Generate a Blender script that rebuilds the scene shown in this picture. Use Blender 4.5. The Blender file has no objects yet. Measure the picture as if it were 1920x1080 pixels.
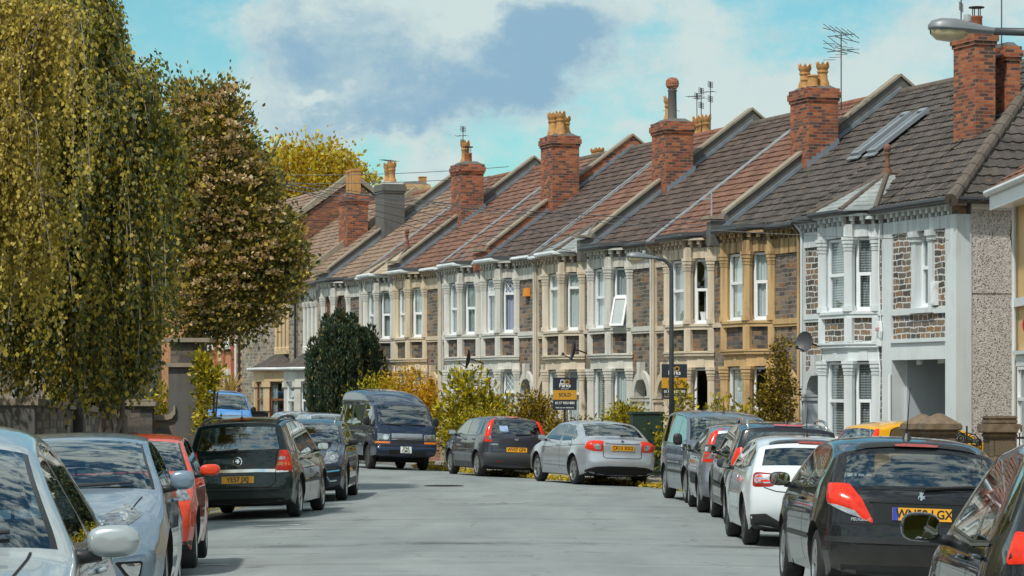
import bpy, bmesh, math, random
import numpy as np
from mathutils import Vector, Matrix, geometry
from mathutils.bvhtree import BVHTree
R = math.radians
SC = bpy.context.scene
COL = SC.collection

# ---------------------------------------------------------------- camera
cam_data = bpy.data.cameras.new("camera")
cam = bpy.data.objects.new("camera", cam_data)
COL.objects.link(cam)
cam.location = (0, 0, 1.95)
cam.rotation_euler = (R(90), 0, 0)
cam_data.lens = 105.0
cam_data.sensor_width = 36.0
cam_data.shift_y = 0.1052
cam_data.clip_start = 0.5
cam_data.clip_end = 3000
SC.camera = cam
SC.view_settings.view_transform = 'Standard'
SC.view_settings.look = 'None'
SC.view_settings.gamma = 1
SC.view_settings.exposure = 0.22

# ---------------------------------------------------------------- sun and sky
SUN_DIR = Vector((-0.50, -0.76, 0.0)).normalized()
SUN_EL = R(54)
TO_SUN = Vector((SUN_DIR.x * math.cos(SUN_EL), SUN_DIR.y * math.cos(SUN_EL), math.sin(SUN_EL)))
sd = bpy.data.lights.new("sun", 'SUN')
sd.energy = 3.0
sd.angle = R(2.5)
sd.color = (1.0, 0.95, 0.86)
sun = bpy.data.objects.new("sun", sd)
COL.objects.link(sun)
sun.location = (0, 0, 60)
sun.rotation_euler = TO_SUN.to_track_quat('Z', 'Y').to_euler()

world = bpy.data.worlds.new("World")
SC.world = world
world.use_nodes = True
def build_world():
    nt = world.node_tree
    nt.nodes.clear()
    N = nt.nodes.new
    L = nt.links.new
    out = N('ShaderNodeOutputWorld')
    bg = N('ShaderNodeBackground')
    bg.inputs['Strength'].default_value = 0.14
    L(bg.outputs[0], out.inputs[0])
    sky = N('ShaderNodeTexSky')
    sky.sky_type = 'NISHITA'
    sky.sun_disc = False
    sky.sun_elevation = SUN_EL
    sky.sun_rotation = math.atan2(TO_SUN.x, TO_SUN.y)
    sky.air_density = 1.0
    sky.dust_density = 0.4
    sky.ozone_density = 1.0
    tc = N('ShaderNodeTexCoord')
    def vm(op, a, b):
        n = N('ShaderNodeVectorMath'); n.operation = op
        for k, v in enumerate((a, b)):
            if v is None: continue
            if hasattr(v, 'is_linked'): L(v, n.inputs[k])
            else: n.inputs[k].default_value = v
        return n
    def mth(op, a, b=None, c=None, clamp=False):
        n = N('ShaderNodeMath'); n.operation = op; n.use_clamp = clamp
        for k, v in enumerate((a, b, c)):
            if v is None: continue
            if hasattr(v, 'is_linked'): L(v, n.inputs[k])
            else: n.inputs[k].default_value = v
        return n.outputs[0]
    d = tc.outputs['Generated']
    sep = N('ShaderNodeSeparateXYZ'); L(d, sep.inputs[0])
    dx, dy, dz = sep.outputs
    front = mth('GREATER_THAN', dy, 0.2)
    def noise(vec, scale, detail, rough, dist=0.0, w=0.0):
        n = N('ShaderNodeTexNoise'); n.noise_dimensions = '4D'
        L(vec, n.inputs['Vector'])
        n.inputs['Scale'].default_value = scale; n.inputs['Detail'].default_value = detail
        n.inputs['Roughness'].default_value = rough; n.inputs['Distortion'].default_value = dist
        n.inputs['W'].default_value = w
        return n.outputs['Fac']
    st = vm('MULTIPLY', d, (1.0, 1.0, 1.45)).outputs[0]
    warp = N('ShaderNodeTexNoise'); L(st, warp.inputs['Vector'])
    warp.inputs['Scale'].default_value = 30; warp.inputs['Detail'].default_value = 8; warp.inputs['Roughness'].default_value = 0.62
    wv = vm('SUBTRACT', warp.outputs['Color'], (0.5, 0.5, 0.5)).outputs[0]
    wv = vm('MULTIPLY', wv, (0.05, 0.05, 0.05)).outputs[0]
    dw = vm('ADD', d, wv).outputs[0]
    sw = N('ShaderNodeSeparateXYZ'); L(dw, sw.inputs[0])
    wx, wy, wz = sw.outputs
    def blob(ax, az, sx, sz, amp, rot=0.0):
        a = mth('SUBTRACT', wx, ax); b = mth('SUBTRACT', wz, az)
        c, s = math.cos(rot), math.sin(rot)
        a2 = mth('ADD', mth('MULTIPLY', a, c / sx), mth('MULTIPLY', b, s / sx))
        b2 = mth('ADD', mth('MULTIPLY', a, -s / sz), mth('MULTIPLY', b, c / sz))
        r2 = mth('ADD', mth('MULTIPLY', a2, a2), mth('MULTIPLY', b2, b2))
        e = mth('POWER', 2.71828, mth('MULTIPLY', r2, -1.0))
        return mth('MULTIPLY', mth('MULTIPLY', e, amp), front)
    def px(x, y): return (x - 960) / 5600.0, (742 - y) / 5600.0
    def addall(lst):
        r = lst[0]
        for q in lst[1:]: r = mth('ADD', r, q)
        return r
    bl = []
    for (x, y, sx, sy, amp, rot) in CLOUD_BLOBS:
        ax, az = px(x, y); bl.append(blob(ax, az, sx / 5600.0, sy / 5600.0, amp, rot))
    cover = addall(bl)
    n1 = noise(st, 30, 10, 0.66, 0.3, 3.1)
    n2 = noise(st, 11, 8, 0.62, 0.3, 1.3)
    back = mth('SUBTRACT', 1.0, front)
    n4 = noise(st, 90, 8, 0.68, 0.2, 5.5)
    dens = mth('ADD', mth('MULTIPLY', mth('SUBTRACT', n1, 0.5), 1.35), cover)
    dens = mth('ADD', dens, mth('MULTIPLY', mth('SUBTRACT', n4, 0.5), 0.9))
    gen = mth('ADD', mth('MULTIPLY', mth('SUBTRACT', n2, 0.40), 4.6), mth('MULTIPLY', mth('SUBTRACT', n1, 0.5), 1.8))
    low = mth('MULTIPLY', mth('POWER', 2.71828, mth('MULTIPLY', mth('ABSOLUTE', dz), -7.0)), 0.9)
    gen = mth('ADD', gen, low)
    lowf = mth('MULTIPLY', mth('POWER', 2.71828, mth('MULTIPLY', mth('ABSOLUTE', dz), -22.0)), 0.9)
    side = mth('MULTIPLY', mth('SUBTRACT', mth('MAXIMUM', mth('ABSOLUTE', dx), dz), 0.22), 3.0, None, True)
    dens = mth('ADD', mth('ADD', dens, lowf), mth('MULTIPLY', gen, side))
    dens = mth('ADD', mth('MULTIPLY', dens, front), mth('MULTIPLY', gen, back))
    mask = N('ShaderNodeMapRange'); mask.interpolation_type = 'SMOOTHSTEP'
    L(dens, mask.inputs[0]); mask.inputs[1].default_value = 0.0; mask.inputs[2].default_value = 0.85
    # shading of the cloud: grey-blue bodies, white rims
    gl = []
    for (x, y, sx, sy, amp, rot) in GREY_BLOBS:
        ax, az = px(x, y); gl.append(blob(ax, az, sx / 5600.0, sy / 5600.0, amp, rot))
    grey = addall(gl)
    n3 = noise(st, 34, 10, 0.68, 0.4, 7.7)
    g = mth('ADD', grey, mth('MULTIPLY', mth('SUBTRACT', n3, 0.5), 1.9))
    g = mth('ADD', g, mth('MULTIPLY', mth('SUBTRACT', n4, 0.5), 0.7))
    g = mth('ADD', g, mth('MULTIPLY', mth('MAXIMUM', back, side), 0.20))
    gm = N('ShaderNodeMapRange'); gm.interpolation_type = 'SMOOTHSTEP'
    L(g, gm.inputs[0]); gm.inputs[1].default_value = -0.05; gm.inputs[2].default_value = 1.35
    cc = N('ShaderNodeMix'); cc.data_type = 'RGBA'
    k = CLOUD_GAIN
    cc.inputs['A'].default_value = (6.0 * k, 7.2 * k, 7.1 * k, 1)
    cc.inputs['B'].default_value = (2.7 * k, 4.5 * k, 5.85 * k, 1)
    L(gm.outputs[0], cc.inputs['Factor'])
    # the unseen banks behind, beside and overhead, brightened for fill and reflections
    sidef = mth('MAXIMUM', back, side)
    bb = N('ShaderNodeMix'); bb.data_type = 'RGBA'; bb.blend_type = 'MULTIPLY'
    bb.inputs['B'].default_value = (1.45, 1.32, 1.22, 1)
    L(sidef, bb.inputs['Factor']); L(cc.outputs['Result'], bb.inputs['A']); cc = bb
    tint = N('ShaderNodeMix'); tint.data_type = 'RGBA'; tint.blend_type = 'MULTIPLY'
    tint.inputs['Factor'].default_value = 1.0
    tint.inputs['B'].default_value = SKY_TINT
    L(sky.outputs[0], tint.inputs['A'])
    mx = N('ShaderNodeMix'); mx.data_type = 'RGBA'
    L(mask.outputs[0], mx.inputs['Factor'])
    L(tint.outputs['Result'], mx.inputs['A'])
    L(cc.outputs['Result'], mx.inputs['B'])
    L(mx.outputs['Result'], bg.inputs[0])
SKY_TINT = (0.40, 0.69, 0.66, 1)
CLOUD_GAIN = 0.63
# (px x, px y, half-width, half-height, amount, tilt) of the cloud banks, as directions in the sky
CLOUD_BLOBS = [(640, 90, 150, 110, 1.0, 0), (820, 60, 200, 110, 1.0, 0), (1040, 70, 120, 90, .95, 0), (620, 195, 160, 55, .9, 0), (780, 195, 150, 55, .85, 0.15), (930, 150, 120, 60, .7, .2), (520, 60, 60, 60, .45, 0),
               (800, 285, 75, 28, .75, .12), (880, 300, 60, 22, .35, .1), (1330, 60, 80, 60, .55, 0), (1290, 150, 110, 60, .55, .2), (1420, 210, 150, 70, .65, .2), (1600, 150, 200, 80, .75, .25), (1830, 40, 140, 60, .7, 0), (1700, 210, 220, 60, .6, 0),
               (1190, 260, 80, 34, .5, 0), (1220, 10, 90, 35, .6, 0), (1000, 240, 70, 35, .35, .3), (1120, 320, 90, 30, .3, 0), (620, 245, 80, 20, .4, 0)]
GREY_BLOBS = [(560, 100, 90, 85, .55, 0), (720, 135, 220, 75, .80, -0.05), (1060, 65, 100, 65, 1.15, 0.2), (860, 190, 170, 60, .85, .15), (640, 230, 150, 32, .75, 0), (1000, 125, 120, 60, .7, 0), (620, 170, 45, 18, -.95, .5), (860, 40, 60, 30, -.75, 0.4), (690, 40, 100, 40, .5, 0), (950, 60, 90, 50, .4, 0), (1330, 60, 60, 50, -.4, 0), (1650, 60, 70, 30, .4, 0), (1480, 110, 60, 30, .25, 0)]
build_world()
# ---------------------------------------------------------------- helpers
def tag(o, label=None, cat=None, group=None, kind=None):
    if label: o['label'] = label
    if cat: o['category'] = cat
    if group: o['group'] = group
    if kind: o['kind'] = kind
    return o
def empty(name, loc=(0, 0, 0), rz=0.0, label=None, cat=None, group=None):
    o = bpy.data.objects.new(name, None)
    COL.objects.link(o)
    o.empty_display_size = 0.3
    o.location = loc
    o.rotation_euler = (0, 0, rz)
    return tag(o, label, cat, group)

class MB:
    """collects geometry and links it as one mesh object"""
    def __init__(self, xf=None):
        self.v = []; self.f = []; self.m = []; self.xf = xf
    def add(self, verts, faces, mi=0):
        b = len(self.v)
        if self.xf: verts = [self.xf(p) for p in verts]
        self.v.extend([tuple(p) for p in verts])
        self.f.extend([tuple(i + b for i in f) for f in faces])
        self.m.extend([mi] * len(faces))
    def box(self, x0, x1, y0, y1, z0, z1, mi=0):
        vs = [(x, y, z) for z in (z0, z1) for y in (y0, y1) for x in (x0, x1)]
        self.add(vs, [(0, 2, 3, 1), (4, 5, 7, 6), (0, 1, 5, 4), (2, 6, 7, 3), (0, 4, 6, 2), (1, 3, 7, 5)], mi)
    def obox(self, o, ex, ey, a0, a1, b0, b1, z0, z1, mi=0):
        """box along a horizontal frame: o origin, ex / ey unit directions"""
        o = Vector(o); ex = Vector(ex); ey = Vector(ey)
        vs = [o + ex * a + ey * b + Vector((0, 0, z)) for z in (z0, z1) for b in (b0, b1) for a in (a0, a1)]
        self.add(vs, [(0, 2, 3, 1), (4, 5, 7, 6), (0, 1, 5, 4), (2, 6, 7, 3), (0, 4, 6, 2), (1, 3, 7, 5)], mi)
    def prism(self, poly, fa, fb, mi=0, caps=True):
        """poly: list of 2D points; fa / fb map a 2D point to the two end faces"""
        n = len(poly)
        vs = [fa(p) for p in poly] + [fb(p) for p in poly]
        fs = [(i, (i + 1) % n, n + (i + 1) % n, n + i) for i in range(n)]
        if caps: fs += [tuple(range(n))[::-1], tuple(range(n, 2 * n))]
        self.add(vs, fs, mi)
    def vprism(self, poly, z0, z1, mi=0):
        self.prism(poly, lambda p: (p[0], p[1], z0), lambda p: (p[0], p[1], z1), mi)
    def tube(self, pts, r, n=8, mi=0, caps=True):
        pts = [Vector(p) for p in pts]
        rr = r if isinstance(r, (list, tuple)) else [r] * len(pts)
        vs = []; fs = []
        up = None
        for i, p in enumerate(pts):
            d = (pts[min(i + 1, len(pts) - 1)] - pts[max(i - 1, 0)])
            if d.length < 1e-9: d = Vector((0, 0, 1))
            d.normalize()
            if up is None:
                up = d.orthogonal().normalized()
            else:
                up = (up - d * up.dot(d))
                if up.length < 1e-6: up = d.orthogonal()
                up.normalize()
            s = d.cross(up)
            for k in range(n):
                a = 2 * math.pi * k / n
                vs.append(p + (up * math.cos(a) + s * math.sin(a)) * rr[i])
        for i in range(len(pts) - 1):
            for k in range(n):
                fs.append((i * n + k, i * n + (k + 1) % n, (i + 1) * n + (k + 1) % n, (i + 1) * n + k))
        if caps:
            fs.append(tuple(range(n))[::-1]); fs.append(tuple(range((len(pts) - 1) * n, len(pts) * n)))
        self.add(vs, fs, mi)
    def lathe(self, prof, c=(0, 0, 0), n=16, axis='z', mi=0, caps=True):
        """prof: list of (radius, height)"""
        vs = []; fs = []
        for (r, h) in prof:
            for k in range(n):
                a = 2 * math.pi * k / n
                if axis == 'z': p = (c[0] + r * math.cos(a), c[1] + r * math.sin(a), c[2] + h)
                elif axis == 'y': p = (c[0] + r * math.cos(a), c[1] + h, c[2] + r * math.sin(a))
                else: p = (c[0] + h, c[1] + r * math.cos(a), c[2] + r * math.sin(a))
                vs.append(p)
        for i in range(len(prof) - 1):
            for k in range(n):
                fs.append((i * n + k, i * n + (k + 1) % n, (i + 1) * n + (k + 1) % n, (i + 1) * n + k))
        if caps:
            fs.append(tuple(range(n))[::-1]); fs.append(tuple(range((len(prof) - 1) * n, len(prof) * n)))
        self.add(vs, fs, mi)
    def grid(self, rows, mi=0):
        n = len(rows[0])
        vs = [p for r in rows for p in r]
        fs = [(i * n + k, i * n + k + 1, (i + 1) * n + k + 1, (i + 1) * n + k) for i in range(len(rows) - 1) for k in range(n - 1)]
        self.add(vs, fs, mi)
    def build(self, name, mats, parent=None, smooth=False, bevel=0.0, recalc=True, label=None, autosmooth=None):
        me = bpy.data.meshes.new(name)
        me.from_pydata(self.v, [], self.f)
        if not isinstance(mats, (list, tuple)): mats = [mats]
        for m in mats: me.materials.append(m)
        if len(mats) > 1: me.polygons.foreach_set('material_index', self.m)
        if recalc or bevel or autosmooth:
            bm = bmesh.new(); bm.from_mesh(me)
            if recalc: bmesh.ops.recalc_face_normals(bm, faces=bm.faces[:])
            if bevel:
                es = [e for e in bm.edges if e.is_manifold and e.calc_face_angle(0) > 0.5]
                try: bmesh.ops.bevel(bm, geom=es, offset=bevel, segments=2, affect='EDGES', clamp_overlap=True)
                except Exception: pass
            if autosmooth:
                for e in bm.edges:
                    e.smooth = not (e.is_manifold and e.calc_face_angle(0) > R(autosmooth))
                for f in bm.faces: f.smooth = True
            bm.to_mesh(me); bm.free()
        if smooth:
            me.polygons.foreach_set('use_smooth', [True] * len(me.polygons))
        me.update()
        o = bpy.data.objects.new(name, me)
        COL.objects.link(o)
        if parent is not None: o.parent = parent
        if label: o['label'] = label
        return o

def copy_tree(o, parent=None):
    c = o.copy(); COL.objects.link(c)
    if parent is not None: c.parent = parent
    for ch in [x for x in o.children]: copy_tree(ch, c)
    return c

def text_mesh(s, size, extrude=0.0, bold=0.0, align='CENTER', sx=1.0):
    """outline of a word as raw verts / faces in the xy plane, centred"""
    cu = bpy.data.curves.new("lettering", 'FONT')
    cu.body = s; cu.size = size; cu.extrude = extrude; cu.offset = bold
    cu.align_x = align; cu.align_y = 'CENTER'; cu.resolution_u = 3
    ob = bpy.data.objects.new("lettering", cu)
    COL.objects.link(ob)
    bpy.context.view_layer.update()
    dg = bpy.context.evaluated_depsgraph_get()
    me = bpy.data.meshes.new_from_object(ob.evaluated_get(dg))
    vs = [(v.co.x * sx, v.co.y, v.co.z) for v in me.vertices]
    fs = [tuple(p.vertices) for p in me.polygons]
    bpy.data.objects.remove(ob); bpy.data.curves.remove(cu); bpy.data.meshes.remove(me)
    return vs, fs

# ---------------------------------------------------------------- materials
MATS = {}
class NT:
    def __init__(self, name):
        self.mat = bpy.data.materials.new(name)
        self.mat.use_nodes = True
        self.nt = self.mat.node_tree
        self.nt.nodes.clear()
        self.out = self.n('ShaderNodeOutputMaterial')
        self.b = self.n('ShaderNodeBsdfPrincipled')
        self.l(self.b.outputs[0], self.out.inputs[0])
    def n(self, t, **kw):
        x = self.nt.nodes.new(t)
        for k, v in kw.items(): setattr(x, k, v)
        return x
    def l(self, a, b): self.nt.links.new(a, b)
    def set(self, node, key, v):
        s = node.inputs[key]
        if hasattr(v, 'is_linked'): self.l(v, s)
        elif isinstance(v, (tuple, list)) and len(v) == 3 and s.type == 'RGBA': s.default_value = (*v, 1)
        else: s.default_value = v
    def p(self, **kw):
        names = {'base': 'Base Color', 'rough': 'Roughness', 'metal': 'Metallic', 'coat': 'Coat Weight', 'coatr': 'Coat Roughness', 'normal': 'Normal',
                 'ior': 'IOR', 'spec': 'Specular IOR Level', 'trans': 'Transmission Weight', 'emit': 'Emission Color', 'emits': 'Emission Strength', 'alpha': 'Alpha', 'sheen': 'Sheen Weight'}
        for k, v in kw.items(): self.set(self.b, names[k], v)
        return self
    def coord(self, kind='Object'): return self.n('ShaderNodeTexCoord').outputs[kind]
    def vec(self, op, a, b=(0, 0, 0)):
        x = self.n('ShaderNodeVectorMath', operation=op); self.set(x, 0, a); self.set(x, 1, b); return x.outputs[0]
    def math(self, op, a, b=0.0, clamp=False):
        x = self.n('ShaderNodeMath', operation=op, use_clamp=clamp); self.set(x, 0, a); self.set(x, 1, b); return x.outputs[0]
    def sep(self, v): x = self.n('ShaderNodeSeparateXYZ'); self.l(v, x.inputs[0]); return x.outputs
    def comb(self, x, y, z):
        c = self.n('ShaderNodeCombineXYZ'); self.set(c, 0, x); self.set(c, 1, y); self.set(c, 2, z); return c.outputs[0]
    def noise(self, v, scale, detail=4, rough=0.5, out='Fac', dist=0.0):
        x = self.n('ShaderNodeTexNoise'); self.l(v, x.inputs['Vector'])
        x.inputs['Scale'].default_value = scale; x.inputs['Detail'].default_value = detail; x.inputs['Roughness'].default_value = rough
        x.inputs['Distortion'].default_value = dist
        return x.outputs[out]
    def ramp(self, f, stops, interp='LINEAR'):
        x = self.n('ShaderNodeValToRGB'); x.color_ramp.interpolation = interp
        e = x.color_ramp.elements
        while len(e) < len(stops): e.new(0.5)
        for k, (p, c) in enumerate(stops):
            e[k].position = p; e[k].color = (*c, 1) if len(c) == 3 else c
        self.l(f, x.inputs[0]); return x.outputs[0]
    def mix(self, f, a, b, blend='MIX'):
        x = self.n('ShaderNodeMix', data_type='RGBA', blend_type=blend)
        self.set(x, 'Factor', f); self.set(x, 'A', a); self.set(x, 'B', b); return x.outputs['Result']
    def bump(self, h, strength=0.4, dist=0.02):
        x = self.n('ShaderNodeBump'); x.inputs['Strength'].default_value = strength; x.inputs['Distance'].default_value = dist
        self.l(h, x.inputs['Height']); self.l(x.outputs[0], self.b.inputs['Normal'])
    def rnd(self): return self.n('ShaderNodeObjectInfo').outputs['Random']

def g(v): return (v, v, v)
def simple(name, col, rough=0.6, metal=0.0, coat=0.0, var=0.10, scale=6.0, bump=0.0, spec=0.5, coatr=0.03):
    if name in MATS: return MATS[name]
    m = NT(name)
    c = m.coord()
    f = m.noise(c, scale, 5, 0.6)
    k = m.ramp(f, [(0.25, g(1 - var)), (0.75, g(1 + var * 0.6))])
    m.p(base=m.mix(1.0, col, k, 'MULTIPLY'), rough=rough, metal=metal, coat=coat, coatr=coatr, spec=spec)
    if bump: m.bump(m.noise(c, scale * 8, 4, 0.6), bump, 0.01)
    MATS[name] = m.mat
    return m.mat

def stone_mat(name, cols, mortar, bw=0.34, rh=0.105, ms=0.010, seed=0.0):
    if name in MATS: return MATS[name]
    m = NT(name)
    s = m.sep(m.coord())
    xx = m.math('ADD', s[0], s[1])
    v = m.comb(m.math('ADD', xx, seed), s[2], 0.0)
    wob = m.vec('MULTIPLY', m.vec('SUBTRACT', m.noise(v, 3.2, 3, 0.6, 'Color'), (0.5, 0.5, 0.5)), (0.16, 0.10, 0))
    wob2 = m.vec('MULTIPLY', m.vec('SUBTRACT', m.noise(v, 17, 2, 0.5, 'Color'), (0.5, 0.5, 0.5)), (0.035, 0.03, 0))
    v = m.vec('ADD', m.vec('ADD', v, wob), wob2)
    br = m.n('ShaderNodeTexBrick'); m.l(v, br.inputs['Vector'])
    br.offset = 0.43; br.squash = 0.62; br.squash_frequency = 3
    br.inputs['Color1'].default_value = (0, 0, 0, 1); br.inputs['Color2'].default_value = (1, 1, 1, 1); br.inputs['Mortar'].default_value = (.5, .5, .5, 1)
    br.inputs['Scale'].default_value = 1.0; br.inputs['Mortar Size'].default_value = ms; br.inputs['Mortar Smooth'].default_value = 0.15
    br.inputs['Brick Width'].default_value = bw; br.inputs['Row Height'].default_value = rh
    n = len(cols)
    col = m.ramp(br.outputs['Color'], [(i / n, c) for i, c in enumerate(cols)], 'CONSTANT')
    f = m.noise(v, 30, 4, 0.65)
    col = m.mix(0.8, col, m.ramp(f, [(0.2, g(0.55)), (0.8, g(1.35))]), 'MULTIPLY')
    big = m.noise(v, 0.8, 3, 0.6)
    col = m.mix(0.6, col, m.ramp(big, [(0.3, g(0.68)), (0.7, g(1.2))]), 'MULTIPLY')
    col = m.mix(br.outputs['Fac'], col, mortar)
    m.p(base=col, rough=0.9, spec=0.25)
    h = m.math('ADD', m.math('MULTIPLY', br.outputs['Fac'], -1.0), m.math('MULTIPLY', f, 0.5))
    m.bump(h, 0.8, 0.02)
    MATS[name] = m.mat
    return m.mat

def brick_mat(name, cols, mortar, ms=0.009, bw=0.225, rh=0.075):
    if name in MATS: return MATS[name]
    m = NT(name)
    s = m.sep(m.coord())
    v = m.comb(m.math('ADD', s[0], s[1]), s[2], 0.0)
    br = m.n('ShaderNodeTexBrick'); m.l(v, br.inputs['Vector'])
    br.inputs['Color1'].default_value = (0, 0, 0, 1); br.inputs['Color2'].default_value = (1, 1, 1, 1); br.inputs['Mortar'].default_value = (.5, .5, .5, 1)
    br.inputs['Scale'].default_value = 1.0; br.inputs['Mortar Size'].default_value = ms; br.inputs['Mortar Smooth'].default_value = 0.1
    br.inputs['Brick Width'].default_value = bw; br.inputs['Row Height'].default_value = rh
    n = len(cols)
    col = m.ramp(br.outputs['Color'], [(i / n, c) for i, c in enumerate(cols)], 'CONSTANT')
    f = m.noise(m.coord(), 24, 4, 0.65)
    col = m.mix(0.7, col, m.ramp(f, [(0.2, g(0.6)), (0.8, g(1.25))]), 'MULTIPLY')
    st = m.noise(m.coord(), 1.6, 5, 0.65)
    col = m.mix(m.ramp(st, [(0.48, g(0)), (0.70, g(0.6))]), col, (0.075, 0.062, 0.055))
    col = m.mix(m.math('MULTIPLY', br.outputs['Fac'], 0.75), col, mortar)
    m.p(base=col, rough=0.88, spec=0.25)
    m.bump(m.math('ADD', m.math('MULTIPLY', br.outputs['Fac'], -1.0), m.math('MULTIPLY', f, 0.4)), 0.5, 0.012)
    MATS[name] = m.mat
    return m.mat

def tile_mat(name, a, b, moss=0.0, patch=None):
    """clay or concrete roof tiles, colour varied tile by tile; object x runs along the eaves"""
    if name in MATS: return MATS[name]
    m = NT(name)
    c = m.coord()
    s = m.sep(c)
    wn = m.n('ShaderNodeTexWhiteNoise', noise_dimensions='3D')
    m.l(m.comb(m.math('FLOOR', m.math('DIVIDE', s[0], 0.25)), m.math('FLOOR', m.math('DIVIDE', s[2], 0.189)), 0.0), wn.inputs['Vector'])
    k = m.math('ADD', m.math('MULTIPLY', wn.outputs['Value'], 0.55), m.math('MULTIPLY', m.noise(c, 1.1, 4, 0.6), 0.6))
    col = m.ramp(k, [(0.25, a), (0.85, b)])
    d = m.noise(c, 9, 6, 0.7)
    col = m.mix(0.75, col, m.ramp(d, [(0.25, g(0.6)), (0.75, g(1.3))]), 'MULTIPLY')
    if patch:
        pf = m.ramp(m.noise(c, 0.55, 2, 0.5), [(0.46, g(0)), (0.56, g(1))])
        col = m.mix(pf, col, m.mix(0.5, patch, col, 'MIX'))
    sp = m.noise(c, 16, 3, 0.7)
    col = m.mix(m.ramp(sp, [(0.66, g(0)), (0.74, g(0.55))]), col, (0.36, 0.34, 0.28))
    if moss:
        mm = m.math('MULTIPLY', m.noise(c, 2.3, 5, 0.7), m.noise(c, 13, 3, 0.6))
        col = m.mix(m.ramp(mm, [(0.36, g(0)), (0.42, g(moss))]), col, (0.42, 0.23, 0.04))
    m.p(base=col, rough=0.85, spec=0.3)
    m.bump(d, 0.3, 0.01)
    MATS[name] = m.mat
    return m.mat

def paint_mat(name, col, dirt=0.25, dirtcol=(0.16, 0.12, 0.08), streak=0.0, rough=0.65):
    if name in MATS: return MATS[name]
    m = NT(name)
    c = m.coord()
    s = m.sep(c)
    f = m.noise(c, 2.2, 6, 0.65)
    v = m.noise(m.comb(m.math('MULTIPLY', s[0], 9.0), m.math('MULTIPLY', s[1], 9.0), m.math('MULTIPLY', s[2], 0.7)), 1.0, 4, 0.6)
    k = m.math('MULTIPLY', m.math('ADD', f, v), 0.5)
    colr = m.mix(0.5, col, m.ramp(m.noise(c, 0.9, 3, 0.5), [(0.3, g(0.86)), (0.7, g(1.08))]), 'MULTIPLY')
    colr = m.mix(m.ramp(k, [(0.50, g(0)), (0.72, g(dirt))]), colr, dirtcol)
    if streak:
        # soot washed down from the gutter
        t = m.math('MULTIPLY', m.math('SUBTRACT', s[2], 4.4), 0.7, True)
        colr = m.mix(m.math('MULTIPLY', m.math('MULTIPLY', t, m.ramp(v, [(0.38, g(0.08)), (0.62, g(1))])), streak), colr, (0.07, 0.045, 0.02))
    m.p(base=colr, rough=rough, spec=0.35)
    m.bump(m.noise(c, 40, 4, 0.6), 0.12, 0.01)
    MATS[name] = m.mat
    return m.mat

def glass_mat(name, tint=(0.45, 0.5, 0.5), ior=1.8, rough=0.0):
    if name in MATS: return MATS[name]
    m = NT(name)
    m.nt.nodes.remove(m.b)
    tr = m.n('ShaderNodeBsdfTransparent'); tr.inputs[0].default_value = (*tint, 1)
    gl = m.n('ShaderNodeBsdfGlossy'); gl.inputs['Color'].default_value = (0.92, 0.97, 1.0, 1); gl.inputs['Roughness'].default_value = rough
    f0 = ((ior - 1) / (ior + 1)) ** 2     # Schlick, the same from either side of a thin sheet
    lw = m.n('ShaderNodeLayerWeight'); lw.inputs['Blend'].default_value = 0.5
    fac = m.math('ADD', f0, m.math('MULTIPLY', m.math('POWER', lw.outputs['Facing'], 4.0), 1 - f0))
    mx = m.n('ShaderNodeMixShader')
    m.l(fac, mx.inputs[0]); m.l(tr.outputs[0], mx.inputs[1]); m.l(gl.outputs[0], mx.inputs[2])
    m.l(mx.outputs[0], m.out.inputs[0])
    MATS[name] = m.mat
    return m.mat

def car_paint(name, col, metal=0.0, rough=0.35, flake=0.0):
    if name in MATS: return MATS[name]
    m = NT(name)
    c = m.coord()
    dust = m.noise(c, 3.0, 5, 0.65)
    s = m.sep(c)
    low = m.ramp(m.math('ADD', s[2], m.math('MULTIPLY', m.math('SUBTRACT', dust, 0.5), 0.25)), [(0.22, g(0.30)), (0.55, g(0.0))])
    base = m.mix(low, col, (0.16, 0.14, 0.115))
    m.p(base=base, metal=metal, rough=rough, coat=1.0, coatr=0.02, spec=0.15)
    m.b.inputs['Coat IOR'].default_value = 1.45
    MATS[name] = m.mat
    return m.mat

def leaf_mat(name, stops, trans=0.35, rough=0.5):
    """one leaf shade per leaf (mesh island)"""
    if name in MATS: return MATS[name]
    m = NT(name)
    geo = m.n('ShaderNodeNewGeometry')
    col = m.ramp(geo.outputs['Random Per Island'], stops)
    m.p(base=col, rough=rough, spec=0.35)
    tl = m.n('ShaderNodeBsdfTranslucent')
    m.l(m.mix(1.0, col, (1.25, 1.15, 0.55), 'MULTIPLY'), tl.inputs[0])
    mx = m.n('ShaderNodeMixShader'); mx.inputs[0].default_value = trans
    m.l(m.b.outputs[0], mx.inputs[1]); m.l(tl.outputs[0], mx.inputs[2]); m.l(mx.outputs[0], m.out.inputs[0])
    MATS[name] = m.mat
    return m.mat
# ---------------------------------------------------------------- ground, road, pavements
KR = [(-12, 3.3), (15, 4.15), (29, 4.7), (39, 4.9), (50, 5.0), (57, 4.95), (61, 4.2), (65.3, 3.35), (68, 2.7), (71.5, 1.2), (73, .6), (76, -.4), (82, -2.1), (90, -4.3), (96, -6.0), (100, -7.3), (106, -9.4), (150, -24.5)]
KL = [(-12, -1.8), (12, -3.55), (22, -4.5), (28, -5.1), (35, -5.45), (43, -5.6), (49, -5.5), (56, -5.35), (62, -6.1), (70, -8.3), (80, -11.3), (100, -17.8), (150, -34)]
def _sm(pts):
    ys = np.arange(-12, 150.5, 0.5)
    xs = np.interp(ys, [p[0] for p in pts], [p[1] for p in pts])
    k = np.exp(-0.5 * (np.arange(-8, 9) / 3.5) ** 2); k /= k.sum()
    return ys, np.convolve(np.pad(xs, 8, mode='edge'), k, 'valid')
_KR, _KL = _sm(KR), _sm(KL)
def kerbR(y): return float(np.interp(y, *_KR))
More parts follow.
